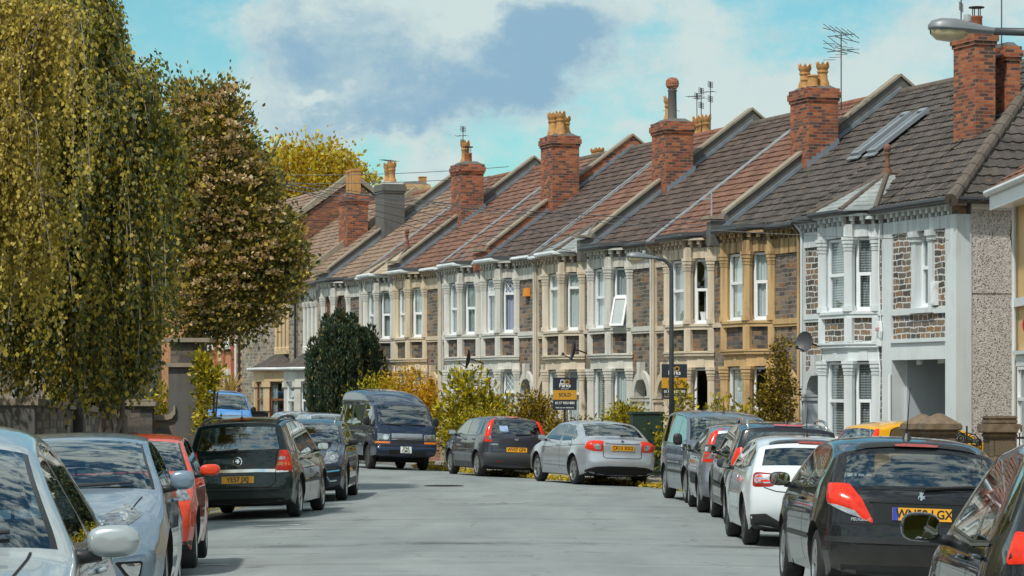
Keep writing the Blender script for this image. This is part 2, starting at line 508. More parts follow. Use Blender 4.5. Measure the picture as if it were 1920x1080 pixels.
def kerbL(y): return float(np.interp(y, *_KL))
def gbase(y): return 0.03 + 0.6 * max(0.0, 1 - max(y, -10) / 42.0) ** 1.5
def gz(x, y):
    l, r = kerbL(y), kerbR(y)
    u = (x - (l + r) / 2) / ((r - l) / 2)
    return gbase(y) - 0.11 * min(abs(u), 1.0) ** 2

def asphalt():
    m = NT('asphalt')
    c = m.coord(); s = m.sep(c)
    f = m.noise(c, 60, 4, 0.7)
    b = m.noise(m.vec('MULTIPLY', c, (0.5, 0.09, 1)), 1.3, 4, 0.6)
    p = m.noise(m.vec('MULTIPLY', c, (1.0, 0.35, 1)), 0.6, 6, 0.65)
    col = m.ramp(b, [(0.3, (0.205, 0.230, 0.232)), (0.7, (0.285, 0.315, 0.315))])
    col = m.mix(0.7, col, m.ramp(p, [(0.3, g(0.78)), (0.7, g(1.12))]), 'MULTIPLY')
    col = m.mix(0.8, col, m.ramp(f, [(0.2, g(0.62)), (0.8, g(1.32))]), 'MULTIPLY')
    # tar seams across the carriageway and cracks along it
    wob = m.math('MULTIPLY', m.math('SUBTRACT', m.noise(c, 0.5, 6, 0.65), 0.5), 1.3)
    yy = m.math('ADD', s[1], wob)
    mask = None
    for (y0, w, a) in ((33.3, .22, .4), (36.2, .16, .5), (38.4, .65, 1.0), (40.3, .16, .6), (46.6, .4, .35), (52.5, .8, .35)):
        q = m.math('SUBTRACT', 1.0, m.math('DIVIDE', m.math('ABSOLUTE', m.math('SUBTRACT', yy, y0)), w), True)
        q = m.math('MULTIPLY', q, a)
        mask = q if mask is None else m.math('MAXIMUM', mask, q)
    brk = m.ramp(m.noise(c, 0.8, 6, 0.72), [(0.40, g(0.0)), (0.60, g(1.0))])
    mask = m.math('MULTIPLY', mask, brk)
    col = m.mix(m.math('MULTIPLY', mask, 0.85), col, (0.05, 0.052, 0.052))
    spots = m.ramp(m.noise(c, 5.0, 3, 0.6), [(0.70, g(0)), (0.76, g(0.55))])
    col = m.mix(spots, col, (0.085, 0.085, 0.085))
    # trench repairs, oil drips along the parking lanes, fine crazing
    pv = m.n('ShaderNodeTexVoronoi', feature='DISTANCE_TO_EDGE'); m.l(m.vec('ADD', m.vec('MULTIPLY', c, (0.55, 0.22, 0)), m.vec('MULTIPLY', m.noise(c, 1.6, 5, 0.65, 'Color'), (0.5, 0.5, 0))), pv.inputs['Vector']); pv.inputs['Scale'].default_value = 1.0
    crk = m.ramp(pv.outputs['Distance'], [(0.0, g(0.75)), (0.012, g(0.0))])
    col = m.mix(m.math('MULTIPLY', crk, m.ramp(m.noise(c, 0.35, 3, 0.6), [(0.45, g(0)), (0.6, g(1))])), col, (0.07, 0.072, 0.07))
    oil = m.math('MULTIPLY', m.ramp(m.noise(m.vec('MULTIPLY', c, (1.4, 0.5, 1)), 1.1, 4, 0.6), [(0.60, g(0)), (0.74, g(1))]), m.ramp(m.noise(c, 11, 4, 0.7), [(0.35, g(0.2)), (0.65, g(1))]))
    col = m.mix(m.math('MULTIPLY', oil, 0.55), col, (0.10, 0.10, 0.095))
    lt = m.ramp(m.noise(m.vec('MULTIPLY', c, (0.25, 1.6, 1)), 1.0, 6, 0.7), [(0.52, g(0)), (0.68, g(0.22))])
    col = m.mix(lt, col, (0.42, 0.43, 0.405))
    m.p(base=col, rough=0.85, spec=0.3)
    m.bump(f, 0.35, 0.01)
    return m.mat
def paving():
    m = NT('paving')
    c = m.coord()
    br = m.n('ShaderNodeTexBrick'); m.l(c, br.inputs['Vector'])
    br.inputs['Brick Width'].default_value = 0.6; br.inputs['Row Height'].default_value = 0.6; br.inputs['Scale'].default_value = 1
    br.inputs['Mortar Size'].default_value = 0.012
    br.inputs['Color1'].default_value = (0.24, 0.23, 0.215, 1); br.inputs['Color2'].default_value = (0.31, 0.30, 0.28, 1); br.inputs['Mortar'].default_value = (0.1, 0.1, 0.09, 1)
    col = m.mix(0.8, br.outputs['Color'], m.ramp(m.noise(c, 6, 6, 0.7), [(0.2, g(0.65)), (0.8, g(1.2))]), 'MULTIPLY')
    m.p(base=col, rough=0.9); m.bump(m.noise(c, 60, 3, 0.6), 0.2, 0.01)
    return m.mat

def build_ground():
    ys = list(np.arange(-12, 150.1, 1.0))
    NR = 15
    rows = []
    for y in ys:
        l, r = kerbL(y), kerbR(y)
        rows.append([(l + (r - l) * k / (NR - 1), y, gz(l + (r - l) * k / (NR - 1), y)) for k in range(NR)])
    mb = MB(); mb.grid(rows); tag(mb.build('road', asphalt(), smooth=True, recalc=False), kind='structure')
    pv = paving()
    kb = simple('kerb_stone', (0.27, 0.26, 0.245), 0.85, var=.3, scale=3)
    soil = simple('garden_soil', (0.13, 0.115, 0.08), 0.95, var=.4, scale=2, bump=.4)
    for side in (-1, 1):
        e = kerbL if side < 0 else kerbR
        gut, kt, pav, gar = [], [], [], []
        for y in ys:
            x = e(y); zr = gz(x, y); zt = zr + 0.115
            kt.append([(x, y, zr - 0.05), (x, y, zt - .015), (x + side * .02, y, zt), (x + side * 0.15, y, zt)])
            pav.append([(x + side * 0.15, y, zt - .002), (x + side * 2.1, y, zt + 0.04)])
            gar.append([(x + side * 2.1, y, zt + 0.036), (x + side * 14, y, zt + 0.03), (x + side * 60, y, zt - 0.2)])
        mb = MB(); mb.grid(kt); tag(mb.build('kerb', kb, recalc=False), kind='structure')
        mb = MB(); mb.grid(pav); tag(mb.build('pavement', pv, recalc=False), kind='structure')
        mb = MB(); mb.grid(gar); tag(mb.build('garden_ground', soil, recalc=False), kind='structure')
    mb = MB(); mb.grid([[(-1500, -400, -0.6), (1500, -400, -0.6)], [(-1500, 1800, -0.6), (1500, 1800, -0.6)]])
    tag(mb.build('ground', simple('far_ground', (0.09, 0.10, 0.05), 0.95, var=.3, scale=.05), recalc=False), kind='structure')
    # double yellow lines by the left kerb
    mb = MB()
    for off in (0.28, 0.48):
        mb.grid([[(kerbL(y) + off + w, y, gz(kerbL(y) + off, y) + 0.006) for w in (0, .08)] for y in np.arange(36, 62, 1.0)])
    m = NT('worn_yellow_paint'); c = m.coord()
    m.p(base=m.mix(m.ramp(m.noise(c, 7, 5, .7), [(.45, g(0)), (.6, g(1))]), (0.55, 0.36, 0.05), (0.25, 0.25, 0.22)), rough=.8)
    tag(mb.build('road_marking', m.mat, recalc=False), kind='structure')
    # faint white give-way dashes and the tarred trench edge
    mb = MB()
    for (x0, x1, y, w) in ((-1.35, -0.75, 53.2, .16), (-.65, -.15, 53.1, .16), (-.05, .25, 53.2, .16), (-3.9, -3.2, 45.0, .3), (-3.4, -2.9, 43.6, .25), (-3.75, -3.2, 33.5, .2)):
        mb.grid([[(x, yy, gz(x, yy) + 0.005) for x in np.linspace(x0, x1, 6)] for yy in (y, y + w)])
    m = NT('worn_white_paint'); c = m.coord()
    m.p(base=m.mix(m.ramp(m.noise(c, 6, 5, .7), [(.42, g(0)), (.58, g(1))]), (0.5, 0.52, 0.5), (0.27, 0.29, 0.285)), rough=.8)
    tag(mb.build('road_marking', m.mat, recalc=False), kind='structure')
build_ground()

def manhole(x, y, r):
    mb = MB(); z = gz(x, y)
    mb.lathe([(r, 0.0), (r, 0.012), (r * .93, .012), (r * .93, .006), (r * .86, .006), (r * .86, .014), (0.001, .014)], (x, y, z), 24)
    for k in range(-3, 4):
        mb.box(x - .8 * r * math.sqrt(max(.05, 1 - (k / 4) ** 2)), x + .8 * r * math.sqrt(max(.05, 1 - (k / 4) ** 2)), y + k * r * .22 - .012, y + k * r * .22 + .012, z + .013, z + .018)
    return tag(mb.build('manhole_cover', simple('cast_iron', (0.05, 0.048, 0.046), 0.6, .3, var=.3)), 'dark round iron manhole cover in the middle of the road', 'manhole cover')
manhole(-1.45, 63.5, 0.42)
# ---------------------------------------------------------------- the terrace of houses
UX = Vector((-0.315, 0.949, 0)).normalized()       # along the terrace, away from the camera
UY = Vector((-UX.y, UX.x, 0))                       # out of the front walls towards the street
C0 = Vector((9.0, 60.3, 0.0))                       # near corner of the end house
TROT = math.atan2(UX.y, UX.x)
EAVE = 5.88
SLOPE = 0.74
RIDGE_Y = -4.6
def tpos(s, out=0.0, z=0.0):
    p = C0 + UX * s + UY * out
    return Vector((p.x, p.y, z))
def rz_(y): return EAVE - 0.03 + SLOPE * (0.25 - y)

STONE = stone_mat('rubble_stone', [(.085, .075, .068), (.16, .135, .115), (.23, .19, .155), (.115, .105, .10), (.30, .215, .14), (.19, .165, .145), (.28, .15, .08), (.14, .12, .105)], (.30, .255, .205))
STONE_W = stone_mat('pointed_stone', [(.10, .088, .08), (.17, .14, .115), (.25, .18, .12), (.13, .12, .115), (.22, .18, .15), (.30, .18, .10)], (.62, .62, .60), bw=.36, rh=.13, ms=.014)
STONE_P = stone_mat('panel_stone', [(.075, .07, .068), (.13, .115, .105), (.20, .165, .13), (.10, .093, .09), (.24, .15, .09)], (.17, .15, .13), bw=.3, rh=.11)
STONE_L = stone_mat('pale_rubble', [(.30, .27, .225), (.22, .20, .175), (.38, .33, .265), (.17, .155, .14), (.33, .26, .18)], (.42, .37, .30), bw=.3, rh=.13)
BRICK = brick_mat('chimney_brick', [(.39, .11, .048), (.26, .075, .042), (.47, .155, .065), (.33, .095, .046), (.11, .06, .048), (.42, .13, .058), (.17, .08, .055)], (.22, .18, .15))
BRICK_H = brick_mat('house_brick', [(.50, .17, .08), (.42, .13, .06), (.56, .22, .10), (.46, .15, .07)], (.42, .30, .2))
BUFF = brick_mat('buff_brick', [(.60, .38, .17), (.52, .31, .13), (.66, .44, .21)], (.42, .36, .28))
CEMENT = paint_mat('grey_cement', (.125, .12, .112), .6, (.045, .042, .04))
CEMENT_L = paint_mat('pale_cement', (.36, .37, .37), .4, (.16, .15, .14))
COPING = paint_mat('coping_stone', (.30, .255, .19), .6, (.09, .08, .06))
POT = simple('clay_pot', (.50, .255, .085), .75, var=.35, scale=8)
POT_R = simple('red_clay', (.36, .12, .05), .75, var=.3, scale=8)
LEAD = simple('lead_flashing', (.22, .26, .31), .5, .2, var=.25)
IRON = simple('black_iron', (.02, .02, .022), .5, .2)
ALU = simple('aerial_aluminium', (.14, .145, .15), .45, .6)
WHITE_UPVC = simple('white_upvc', (.80, .83, .85), .35, var=.05)
GUT_W = simple('white_gutter', (.66, .69, .70), .4, var=.2, scale=2)
GUT_B = simple('black_gutter', (.03, .031, .034), .4, var=.2)
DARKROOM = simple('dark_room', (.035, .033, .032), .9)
PANE = glass_mat('window_pane', (.90, .93, .93), 1.6)
def curtain_mat(name, col):
    if name in MATS: return MATS[name]
    m = NT(name); s = m.sep(m.coord())
    w = m.n('ShaderNodeTexWave'); m.l(m.comb(m.math('ADD', s[0], s[1]), m.math('MULTIPLY', s[2], .03), 0), w.inputs['Vector'])
    w.inputs['Scale'].default_value = 3.0; w.inputs['Distortion'].default_value = 3
    m.p(base=m.mix(1.0, col, m.ramp(w.outputs['Fac'], [(0, g(.72)), (1, g(1.0))]), 'MULTIPLY'), rough=.9)
    MATS[name] = m.mat; return m.mat
CURT = {'net': curtain_mat('net_curtain', (.80, .84, .85)), 'grey': curtain_mat('grey_curtain', (.50, .54, .56)), 'lilac': curtain_mat('lilac_curtain', (.62, .62, .80))}
def blind_mat():
    m = NT('slatted_blind'); s = m.sep(m.coord())
    w = m.math('FRACT', m.math('MULTIPLY', s[2], 18.0))
    m.p(base=m.ramp(w, [(.0, (.06, .06, .06)), (.45, (.26, .27, .28)), (.95, (.55, .57, .58))]), rough=.6)
    return m.mat
CURT['blind'] = blind_mat()
SLATE = tile_mat('bay_slate', (.20, .22, .225), (.34, .36, .355))
TILES = {'dark': tile_mat('roof_dark', (.050, .044, .041), (.112, .095, .084), .5), 'brown': tile_mat('roof_brown', (.060, .046, .041), (.135, .096, .080)),
         'red': tile_mat('roof_red', (.20, .092, .062), (.34, .165, .105)), 'rust': tile_mat('roof_rust', (.125, .066, .048), (.23, .122, .085)),
         'mixed': tile_mat('roof_mixed', (.10, .075, .065), (.20, .14, .115), 0, (.30, .12, .075)), 'pale': tile_mat('roof_pale', (.17, .115, .085), (.29, .20, .145))}
RIDGE_T = simple('ridge_tile', (.13, .105, .085), .85, var=.4, scale=5)
RIDGE_R = simple('red_ridge_tile', (.24, .10, .06), .85, var=.4, scale=5)

def slope_roof(mb, o, e, up, L, nc, xa, xb, wave=0.016, pitch=0.20, step=0.036, seg=7):
    """interlocking tile courses: o eaves start, e along the eaves, up the slope; xa / xb give the ends of a course at height fraction v"""
    o = Vector(o); e = Vector(e).normalized(); up = Vector(up).normalized(); n = e.cross(up)
    if n.z < 0: n = -n
    def prof(x):
        t = (x / pitch) % 1.0
        return wave * (0.5 - 0.5 * math.cos(2 * math.pi * t)) if t < .62 else wave * 0.15
    dx = pitch / seg
    for k in range(nc):
        v0, v1 = k / nc, (k + 1) / nc
        a0, b0, a1, b1 = xa(v0), xb(v0), xa(v1), xb(v1)
        lo, hi = min(a0, a1), max(b0, b1)
        xs = [lo] + [i * dx for i in range(int(math.floor(lo / dx)) + 1, int(math.ceil(hi / dx)))] + [hi]
        r = [[], [], []]
        sag = 0.004 * math.sin(k * 2.1)
        for x in xs:
            x0 = min(max(x, a0), b0); x1 = min(max(x, a1), b1)
            jit = 0.006 * math.sin(17.3 * math.floor(x / pitch) + 5.1 * k)
            h = prof(x) + jit
            p0 = o + e * x0 + up * (v0 * L); p1 = o + e * x1 + up * (v1 * L + 0.03)
            r[0].append(p0 + n * (-0.012)); r[1].append(p0 + n * (step + h + sag)); r[2].append(p1 + n * (0.004 + h))
        mb.grid(r)

def chimney(root, xf, xc, yc, lx, ly, zb, zt, mat, pots, aerial=None, cap=True, name='chimney', flaunch=True):
    """stack over a party wall, with corbelled cap, mortar flaunching and pots"""
    mb = MB(xf)
    mb.box(xc - lx / 2, xc + lx / 2, yc - ly / 2, yc + ly / 2, zb, zt - .32)
    mb.box(xc - lx / 2 - .03, xc + lx / 2 + .03, yc - ly / 2 - .03, yc + ly / 2 + .03, zt - .32, zt - .24)
    mb.box(xc - lx / 2 - .06, xc + lx / 2 + .06, yc - ly / 2 - .06, yc + ly / 2 + .06, zt - .24, zt - .09)
    mb.box(xc - lx / 2 - .03, xc + lx / 2 + .03, yc - ly / 2 - .03, yc + ly / 2 + .03, zt - .09, zt)
    st = mb.build(name, mat, root)
    mb = MB(xf)
    a, b = lx / 2 - .02, ly / 2 - .02
    mb.add([(xc - a, yc - b, zt), (xc + a, yc - b, zt), (xc + a, yc + b, zt), (xc - a, yc + b, zt),
            (xc - a * .7, yc - b * .6, zt + .1), (xc + a * .7, yc - b * .6, zt + .1), (xc + a * .7, yc + b * .6, zt + .1), (xc - a * .7, yc + b * .6, zt + .1)],
           [(0, 1, 5, 4), (1, 2, 6, 5), (2, 3, 7, 6), (3, 0, 4, 7), (4, 5, 6, 7)])
    mb.build('mortar_cap', CEMENT if mat is not CEMENT else CEMENT_L, st)
    for (px_, py_, kind, h) in pots:
        mb = MB(xf); c = (xc + px_, yc + py_, zt + .04)
        if kind == 'crown':
            mb.lathe([(.17, 0), (.16, .12), (.125, .2), (.115, h * .55), (.14, h * .58), (.14, h * .64), (.12, h * .66), (.135, h * .72), (.16, h * .78), (.165, h * .86), (.13, h * .86), (.11, h * .5)], c, 14, caps=False)
            n = 8
            for k in range(n):
                a0 = 2 * math.pi * k / n; a1 = 2 * math.pi * (k + 1) / n; am = (a0 + a1) / 2
                q = lambda a, r, z: (c[0] + r * math.cos(a), c[1] + r * math.sin(a), c[2] + z)
                mb.add([q(a0, .165, h * .86), q(a1, .165, h * .86), q(am, .175, h), q(a0, .13, h * .86), q(a1, .13, h * .86), q(am, .145, h)],
                       [(0, 1, 2), (4, 3, 5), (0, 2, 5, 3), (1, 4, 5, 2)])
            mb.build('chimney_pot', POT, st, autosmooth=50)
        elif kind == 'plain':
            mb.lathe([(.15, 0), (.13, .1), (.125, h * .86), (.15, h * .88), (.15, h), (.11, h), (.10, h * .5)], c, 14, caps=False)
            mb.build('chimney_pot', POT, st, autosmooth=50)
        elif kind == 'square':
            mb.box(c[0] - .16, c[0] + .16, c[1] - .13, c[1] + .13, c[2], c[2] + h * .9); mb.box(c[0] - .18, c[0] + .18, c[1] - .15, c[1] + .15, c[2] + h * .9, c[2] + h)
            mb.build('chimney_pot', POT, st)
        elif kind == 'cowl':
            mb.lathe([(.14, 0), (.125, h * .1), (.115, h * .8), (.13, h * .82), (.13, h * .86)], c, 14)
            mb.build('chimney_pot', CEMENT, st, autosmooth=50)
            mb = MB(xf)
            for k in range(18):
                a = 2 * math.pi * k / 18
                rows = []
                for j in range(7):
                    t = math.pi * (j / 6); rr = .02 + .165 * math.sin(t) ** .8; zz = h * .86 + .17 - .17 * math.cos(t)
                    rows.append([(c[0] + rr * math.cos(a + w + .25 * t), c[1] + rr * math.sin(a + w + .25 * t), c[2] + zz) for w in (0, .28)])
                mb.grid(rows)
            mb.build('cowl', POT_R, st, recalc=False)
        elif kind == 'flue':
            mb.lathe([(.13, 0), (.12, h * .5), (.13, h * .52), (.13, h * .6)], c, 12)
            mb.build('chimney_pot', POT_R, st, autosmooth=50)
            mb = MB(xf)
            for k in range(4): mb.tube([(c[0] + .09 * math.cos(k * 1.57), c[1] + .09 * math.sin(k * 1.57), c[2] + h * .6), (c[0] + .09 * math.cos(k * 1.57), c[1] + .09 * math.sin(k * 1.57), c[2] + h * .95)], .012, 5)
            mb.lathe([(.17, h * .95), (.17, h)], c, 12)
            mb.build('flue_cap', IRON, st)
    if aerial:
        for (ax, ay, h, kind, rot) in aerial: aerial_mesh(st, xf, (xc + ax, yc + ay, zt - .5), h + .5, kind, rot)
    return st

def aerial_mesh(parent, xf, o, h, kind, rot=0.0):
    mb = MB(xf); o = Vector(o)
    top = o + Vector((0, 0, h))
    mb.tube([o, top], .016, 6)
    c, s = math.cos(rot), math.sin(rot)
    d = Vector((c, s, 0)); q = Vector((-s, c, 0))
    def grid_panel(z, w, hh, tilt=0.0):
        ctr = o + Vector((0, 0, z))
        for k in range(4):
            zz = -hh / 2 + hh * k / 3
            mb.tube([ctr - q * w / 2 + Vector((0, 0, zz)) + d * tilt * zz, ctr + q * w / 2 + Vector((0, 0, zz)) + d * tilt * zz], .009, 5)
        for k in (-1, -.33, .33, 1):
            mb.tube([ctr + q * w / 2 * k - Vector((0, 0, hh / 2)) - d * tilt * hh / 2, ctr + q * w / 2 * k + Vector((0, 0, hh / 2)) + d * tilt * hh / 2], .009, 5)
    def yagi(z, L, n):
        ctr = o + Vector((0, 0, z))
        mb.tube([ctr - d * L * .35, ctr + d * L * .65], .012, 5)
        for k in range(n):
            p = ctr + d * (L * (-.35 + k / (n - 1)))
            w = .20 - .06 * k / n
            mb.tube([p - q * w, p + q * w], .007, 4)
    if kind == 'grid':
        grid_panel(h - .08, .36, .18); yagi(h - .08, .5, 5)
    elif kind == 'double':
        grid_panel(h - .08, .38, .17); grid_panel(h - .52, .38, .17); yagi(h - .3, .35, 3)
    elif kind == 'yagi':
        yagi(h - .05, .9, 9)
    elif kind == 'log':
        for (z, t) in ((h - .05, .35), (h - .42, -.1)):
            ctr = o + Vector((0, 0, z))
            for sg in (-1, 1):
                for k in range(5):
                    p = ctr + q * (sg * .14 * 0) + d * (-.36 + .18 * k) + Vector((0, 0, .05 * k * sg))
                    mb.tube([p - q * .24 + Vector((0, 0, -t * .24)), p + q * .24 + Vector((0, 0, t * .24))], .008, 4)
            mb.tube([ctr - d * .4, ctr + d * .42], .012, 5)
            for e_ in (-1, 1):
                mb.tube([ctr - d * .36 + q * .24 * e_ + Vector((0, 0, t * .24 * e_ - .1)), ctr + d * .36 + q * .24 * e_ + Vector((0, 0, t * .24 * e_ + .1))], .012, 4)
    return mb.build('aerial', ALU, parent, recalc=False)

FB = {}
def facet_frame(P, Q):
    e = (Vector((*Q, 0)) - Vector((*P, 0))); L = e.length; e.normalize()
    n = Vector((-e.y, e.x, 0))
    return e, n, L

def make_window(root, xf, P, e, n, t0, t1, z0, z1, style, curt, name='window', fw=.055):
    """sash or casement in a facet: P origin, e along, n outwards"""
    P = Vector((*P, 0)) if len(P) == 2 else Vector(P)
    fm = {'w': WHITE_UPVC}.get(style.get('col', 'w'))
    if fm is None: fm = simple('frame_' + style['col'], {'brown': (.20, .07, .03), 'cream': (.62, .52, .36), 'dark': (.05, .05, .05)}[style['col']], .45)
    mb = MB(xf)
    d0, d1 = -.15, -.09
    mb.obox(P, e, n, t0, t0 + fw, d0, d1, z0, z1); mb.obox(P, e, n, t1 - fw, t1, d0, d1, z0, z1)
    mb.obox(P, e, n, t0 + fw, t1 - fw, d0, d1, z1 - fw, z1); mb.obox(P, e, n, t0 + fw, t1 - fw, d0, d1, z0, z0 + fw * 1.2)
    mid = z0 + (z1 - z0) * style.get('mid', .52)
    if style.get('mid', 1): mb.obox(P, e, n, t0 + fw, t1 - fw, d0 + .002, d1 + .012, mid - .035, mid + .035)
    if style.get('sash2', True) and style.get('mid', 1):   # inner stiles of the lower sash
        mb.obox(P, e, n, t0 + fw, t0 + fw + .035, d0 + .004, d1 + .006, z0 + fw * 1.2, mid - .035); mb.obox(P, e, n, t1 - fw - .035, t1 - fw, d0 + .004, d1 + .006, z0 + fw * 1.2, mid - .035)
    if style.get('mull'):
        tm = (t0 + t1) / 2; mb.obox(P, e, n, tm - .02, tm + .02, d0 + .003, d1 + .004, mid + .035, z1 - fw)
    mb.obox(P, e, n, t0 - .02, t1 + .02, -.16, -.02, z0 - .05, z0 - .001)
    if style.get('lattice'):
        k = 0
        w = t1 - t0 - 2 * fw
        zl0, zl1 = mid + .035, z1 - fw
        for q in np.arange(-2.0, 2.01, .13):
            for sg in (1, -1):
                a, b = (t0 + fw + q, zl0), (t0 + fw + q + sg * (zl1 - zl0) * .7, zl1)
                pts = []
                for f_ in np.linspace(0, 1, 12):
                    tt = a[0] + (b[0] - a[0]) * f_; zz = a[1] + (b[1] - a[1]) * f_
                    if t0 + fw <= tt <= t1 - fw: pts.append(P + e * tt + n * (d1 - .03) + Vector((0, 0, zz)))
                if len(pts) >= 2: mb.tube([pts[0], pts[-1]], .008, 4)
    w = mb.build(name, fm, root)
    mb = MB(xf)
    mb.obox(P, e, n, t0 + fw * .7, t1 - fw * .7, -.128, -.122, z0 + fw * .7, z1 - fw * .7)
    mb.build('pane', PANE, w)
    if curt and curt != 'none':
        mb = MB(xf)
        a, b = t0 + .01, t1 - .01
        zt, zb = z1 - .02, z0 + .02
        if curt.endswith('_half'): a = t0 + (t1 - t0) * .55; curt = curt[:-5]
        if curt.endswith('_top'): zb = z0 + (z1 - z0) * .62; curt = curt[:-4]
        rows = []
        N = max(8, int((b - a) / .03))
        for zz in (zb, zt):
            rows.append([P + e * (a + (b - a) * k / N) + n * (-.19 + .022 * math.sin(k * 1.7)) + Vector((0, 0, zz)) for k in range(N + 1)])
        mb.grid(rows)
        mb.build('blind' if curt == 'blind' else 'curtain', CURT[curt], w, recalc=False)
    return w

def house(s, W, flip, dz, label, paint, roof, stone=STONE, off=0.0, gut='w', frame=None, turret=None, up=None, parapet=True, chim=None, parapet_mat=None,
          curtains=('net', 'net', 'net', 'net'), styles=None, door=(.45, .47, .46), roof_kw=None, lining=None, eave_dx=(0, 0)):
    root = empty('terraced_house', tpos(s, 0, dz), TROT, label, 'house', 'stone terraced houses along the street')
    ox = off
    xf = (lambda p: Vector((ox + (W - p[0]), p[1], p[2]))) if flip else (lambda p: Vector((ox + p[0], p[1], p[2])))
    B0, B1, B2, B3 = 1.63, 2.13, 3.48, 3.98
    p = .5
    # ---- stone front wall
    mb = MB(xf)
    zt = 5.62
    mb.box(0, .32, -.3, 0, -.4, zt); mb.box(1.34, B0 + .02, -.3, 0, -.4, zt); mb.box(B3 - .02, W, -.3, 0, -.4, zt)
    arc = [(.83 + .51 * math.cos(a), 1.98 + .51 * math.sin(a)) for a in np.linspace(0, math.pi, 13)]
    poly = [(.32, zt), (1.34, zt)] + arc
    mb.prism(poly, lambda q: (q[0], 0, q[1]), lambda q: (q[0], -.3, q[1]))
    mb.build('front_wall', stone, root)
    # ---- back and party walls, floors
    mb = MB(xf)
    mb.box(0.0, W, -9.2, -9.0, -.4, 5.8)
    mb.box(.001, .1, -9.0, -.3, -.4, 5.8); mb.box(W - .1, W - .001, -9.0, -.3, -.4, 5.8)
    mb.build('rear_wall', CEMENT, root)
    mb = MB(xf)
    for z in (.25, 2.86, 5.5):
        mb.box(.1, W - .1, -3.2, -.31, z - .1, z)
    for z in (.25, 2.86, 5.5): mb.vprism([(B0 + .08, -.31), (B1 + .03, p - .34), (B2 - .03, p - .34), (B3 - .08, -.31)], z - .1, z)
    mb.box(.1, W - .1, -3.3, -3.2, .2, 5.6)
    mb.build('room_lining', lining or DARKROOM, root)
    # ---- painted dressings on the flat wall
    mb = MB(xf)
    mb.box(0.0, .15, 0, .05, -.4, 5.62); mb.build('pilaster', paint, root)
    mb = MB(xf); mb.box(.15, B0 - .03, 0, .07, 3.66, 3.78); mb.box(.15, B0 - .03, 0, .05, 3.60, 3.66); mb.build('string_course', paint, root)
    mb = MB(xf); mb.box(.15, B0 - .02, 0, .045, 5.28, 5.62); mb.build('frieze', paint, root)
    mb = MB(xf); mb.box(B3 + .03, W, 0, .045, 5.28, 5.62); mb.build('frieze', paint, root)
    mb = MB(xf); mb.box(B3 + .03, W, 0, .06, 3.66, 3.78); mb.build('string_course', paint, root)
    # ---- door arch, door, fanlight
    mb = MB(xf)
    outer = [(.83 + .66 * math.cos(a), 1.98 + .66 * math.sin(a)) for a in np.linspace(0, math.pi, 17)]
    inner = [(.83 + .47 * math.cos(a), 1.98 + .47 * math.sin(a)) for a in np.linspace(0, math.pi, 17)]
    for k in range(16):
        mb.prism([outer[k], outer[k + 1], inner[k + 1], inner[k]], lambda q: (q[0], .09, q[1]), lambda q: (q[0], -.28, q[1]))
    mb.prism([(.75, 2.40), (.91, 2.40), (.95, 2.86), (.71, 2.86)], lambda q: (q[0], .15, q[1]), lambda q: (q[0], 0, q[1]))
    for (a, b) in ((.17, .36), (1.30, 1.49)):
        mb.box(a, b, -.28, .08, -.2, 1.9)
        mb.box(a - .03, b + .03, -.25, .12, 1.84, 1.98); mb.box(a - .045, b + .045, -.25, .14, 1.93, 1.98)
        mb.box(a - .02, b + .02, -.25, .11, -.2, .35)
    mb.build('door_surround', paint, root)
    mb = MB(xf)
    mb.box(.36, 1.30, -.27, -.22, .1, 1.95)
    mb.box(.44, .80, -.22, -.20, .2, .9); mb.box(.86, 1.22, -.22, -.20, .2, .9); mb.box(.44, .80, -.22, -.20, 1.0, 1.85); mb.box(.86, 1.22, -.22, -.20, 1.0, 1.85)
    dm = simple('door_%.2f_%.2f_%.2f' % door, door, .4)
    dr = mb.build('door', dm, root)
    mb = MB(xf); mb.lathe([(.001, 0), (.03, .005), (.035, .03), (.001, .045)], (1.22, -.2, 1.05), 10, 'y'); mb.build('handle', ALU, dr)
    mb = MB(xf); mb.prism(inner + [(.36, 1.96), (1.30, 1.96)][::1], lambda q: (q[0], -.22, q[1]), lambda q: (q[0], -.26, q[1])); mb.build('fanlight', simple('fanlight_glass', (.06, .07, .08), .08, coat=1.0), root)
    # ---- the bay: stone dressings
    F = [((B0, 0), (B1, p)), ((B1, p), (B2, p)), ((B2, p), (B3, 0))]
    mb = MB(xf); mp = MB(xf)
    for i, (P, Q) in enumerate(F):
        e, n, L = facet_frame(P, Q)
        P3 = Vector((*P, 0))
        if n.y < 0 or (i == 0 and n.x > 0): n = -n
        if i == 1 and n.y < 0: n = -n
        a, b = (-.0, L + .0)
        mb.obox(P3, e, n, a, b, -.25, 0, -.4, .88)
        mb.obox(P3, e, n, a, b, -.25, .05, .88, .98)
        mb.obox(P3, e, n, a, b, -.25, -.002, 2.70, 2.95)
        # keyed lintel blocks
        mb.obox(P3, e, n, L * .5 - .09, L * .5 + .09, -.2, .012, 2.70, 2.94)
        mb.obox(P3, e, n, a, b, -.25, .035, 2.95, 2.985); mb.obox(P3, e, n, a - .03, b + .03, -.25, .075, 2.985, 3.05); mb.obox(P3, e, n, a - .04, b + .04, -.25, .10, 3.05, 3.085)
        mb.obox(P3, e, n, a, b, -.25, -.004, 3.085, 3.10)
        mp.obox(P3, e, n, .09, L - .09, -.25, -.02, 3.10, 3.62)
        mb.obox(P3, e, n, a - .01, b + .01, -.25, .06, 3.62, 3.70); mb.obox(P3, e, n, a - .02, b + .02, -.25, .085, 3.70, 3.76)
        mb.obox(P3, e, n, a, b, -.25, -.002, 5.36, 5.62)
        mb.obox(P3, e, n, L * .5 - .09, L * .5 + .09, -.2, .012, 5.36, 5.61)
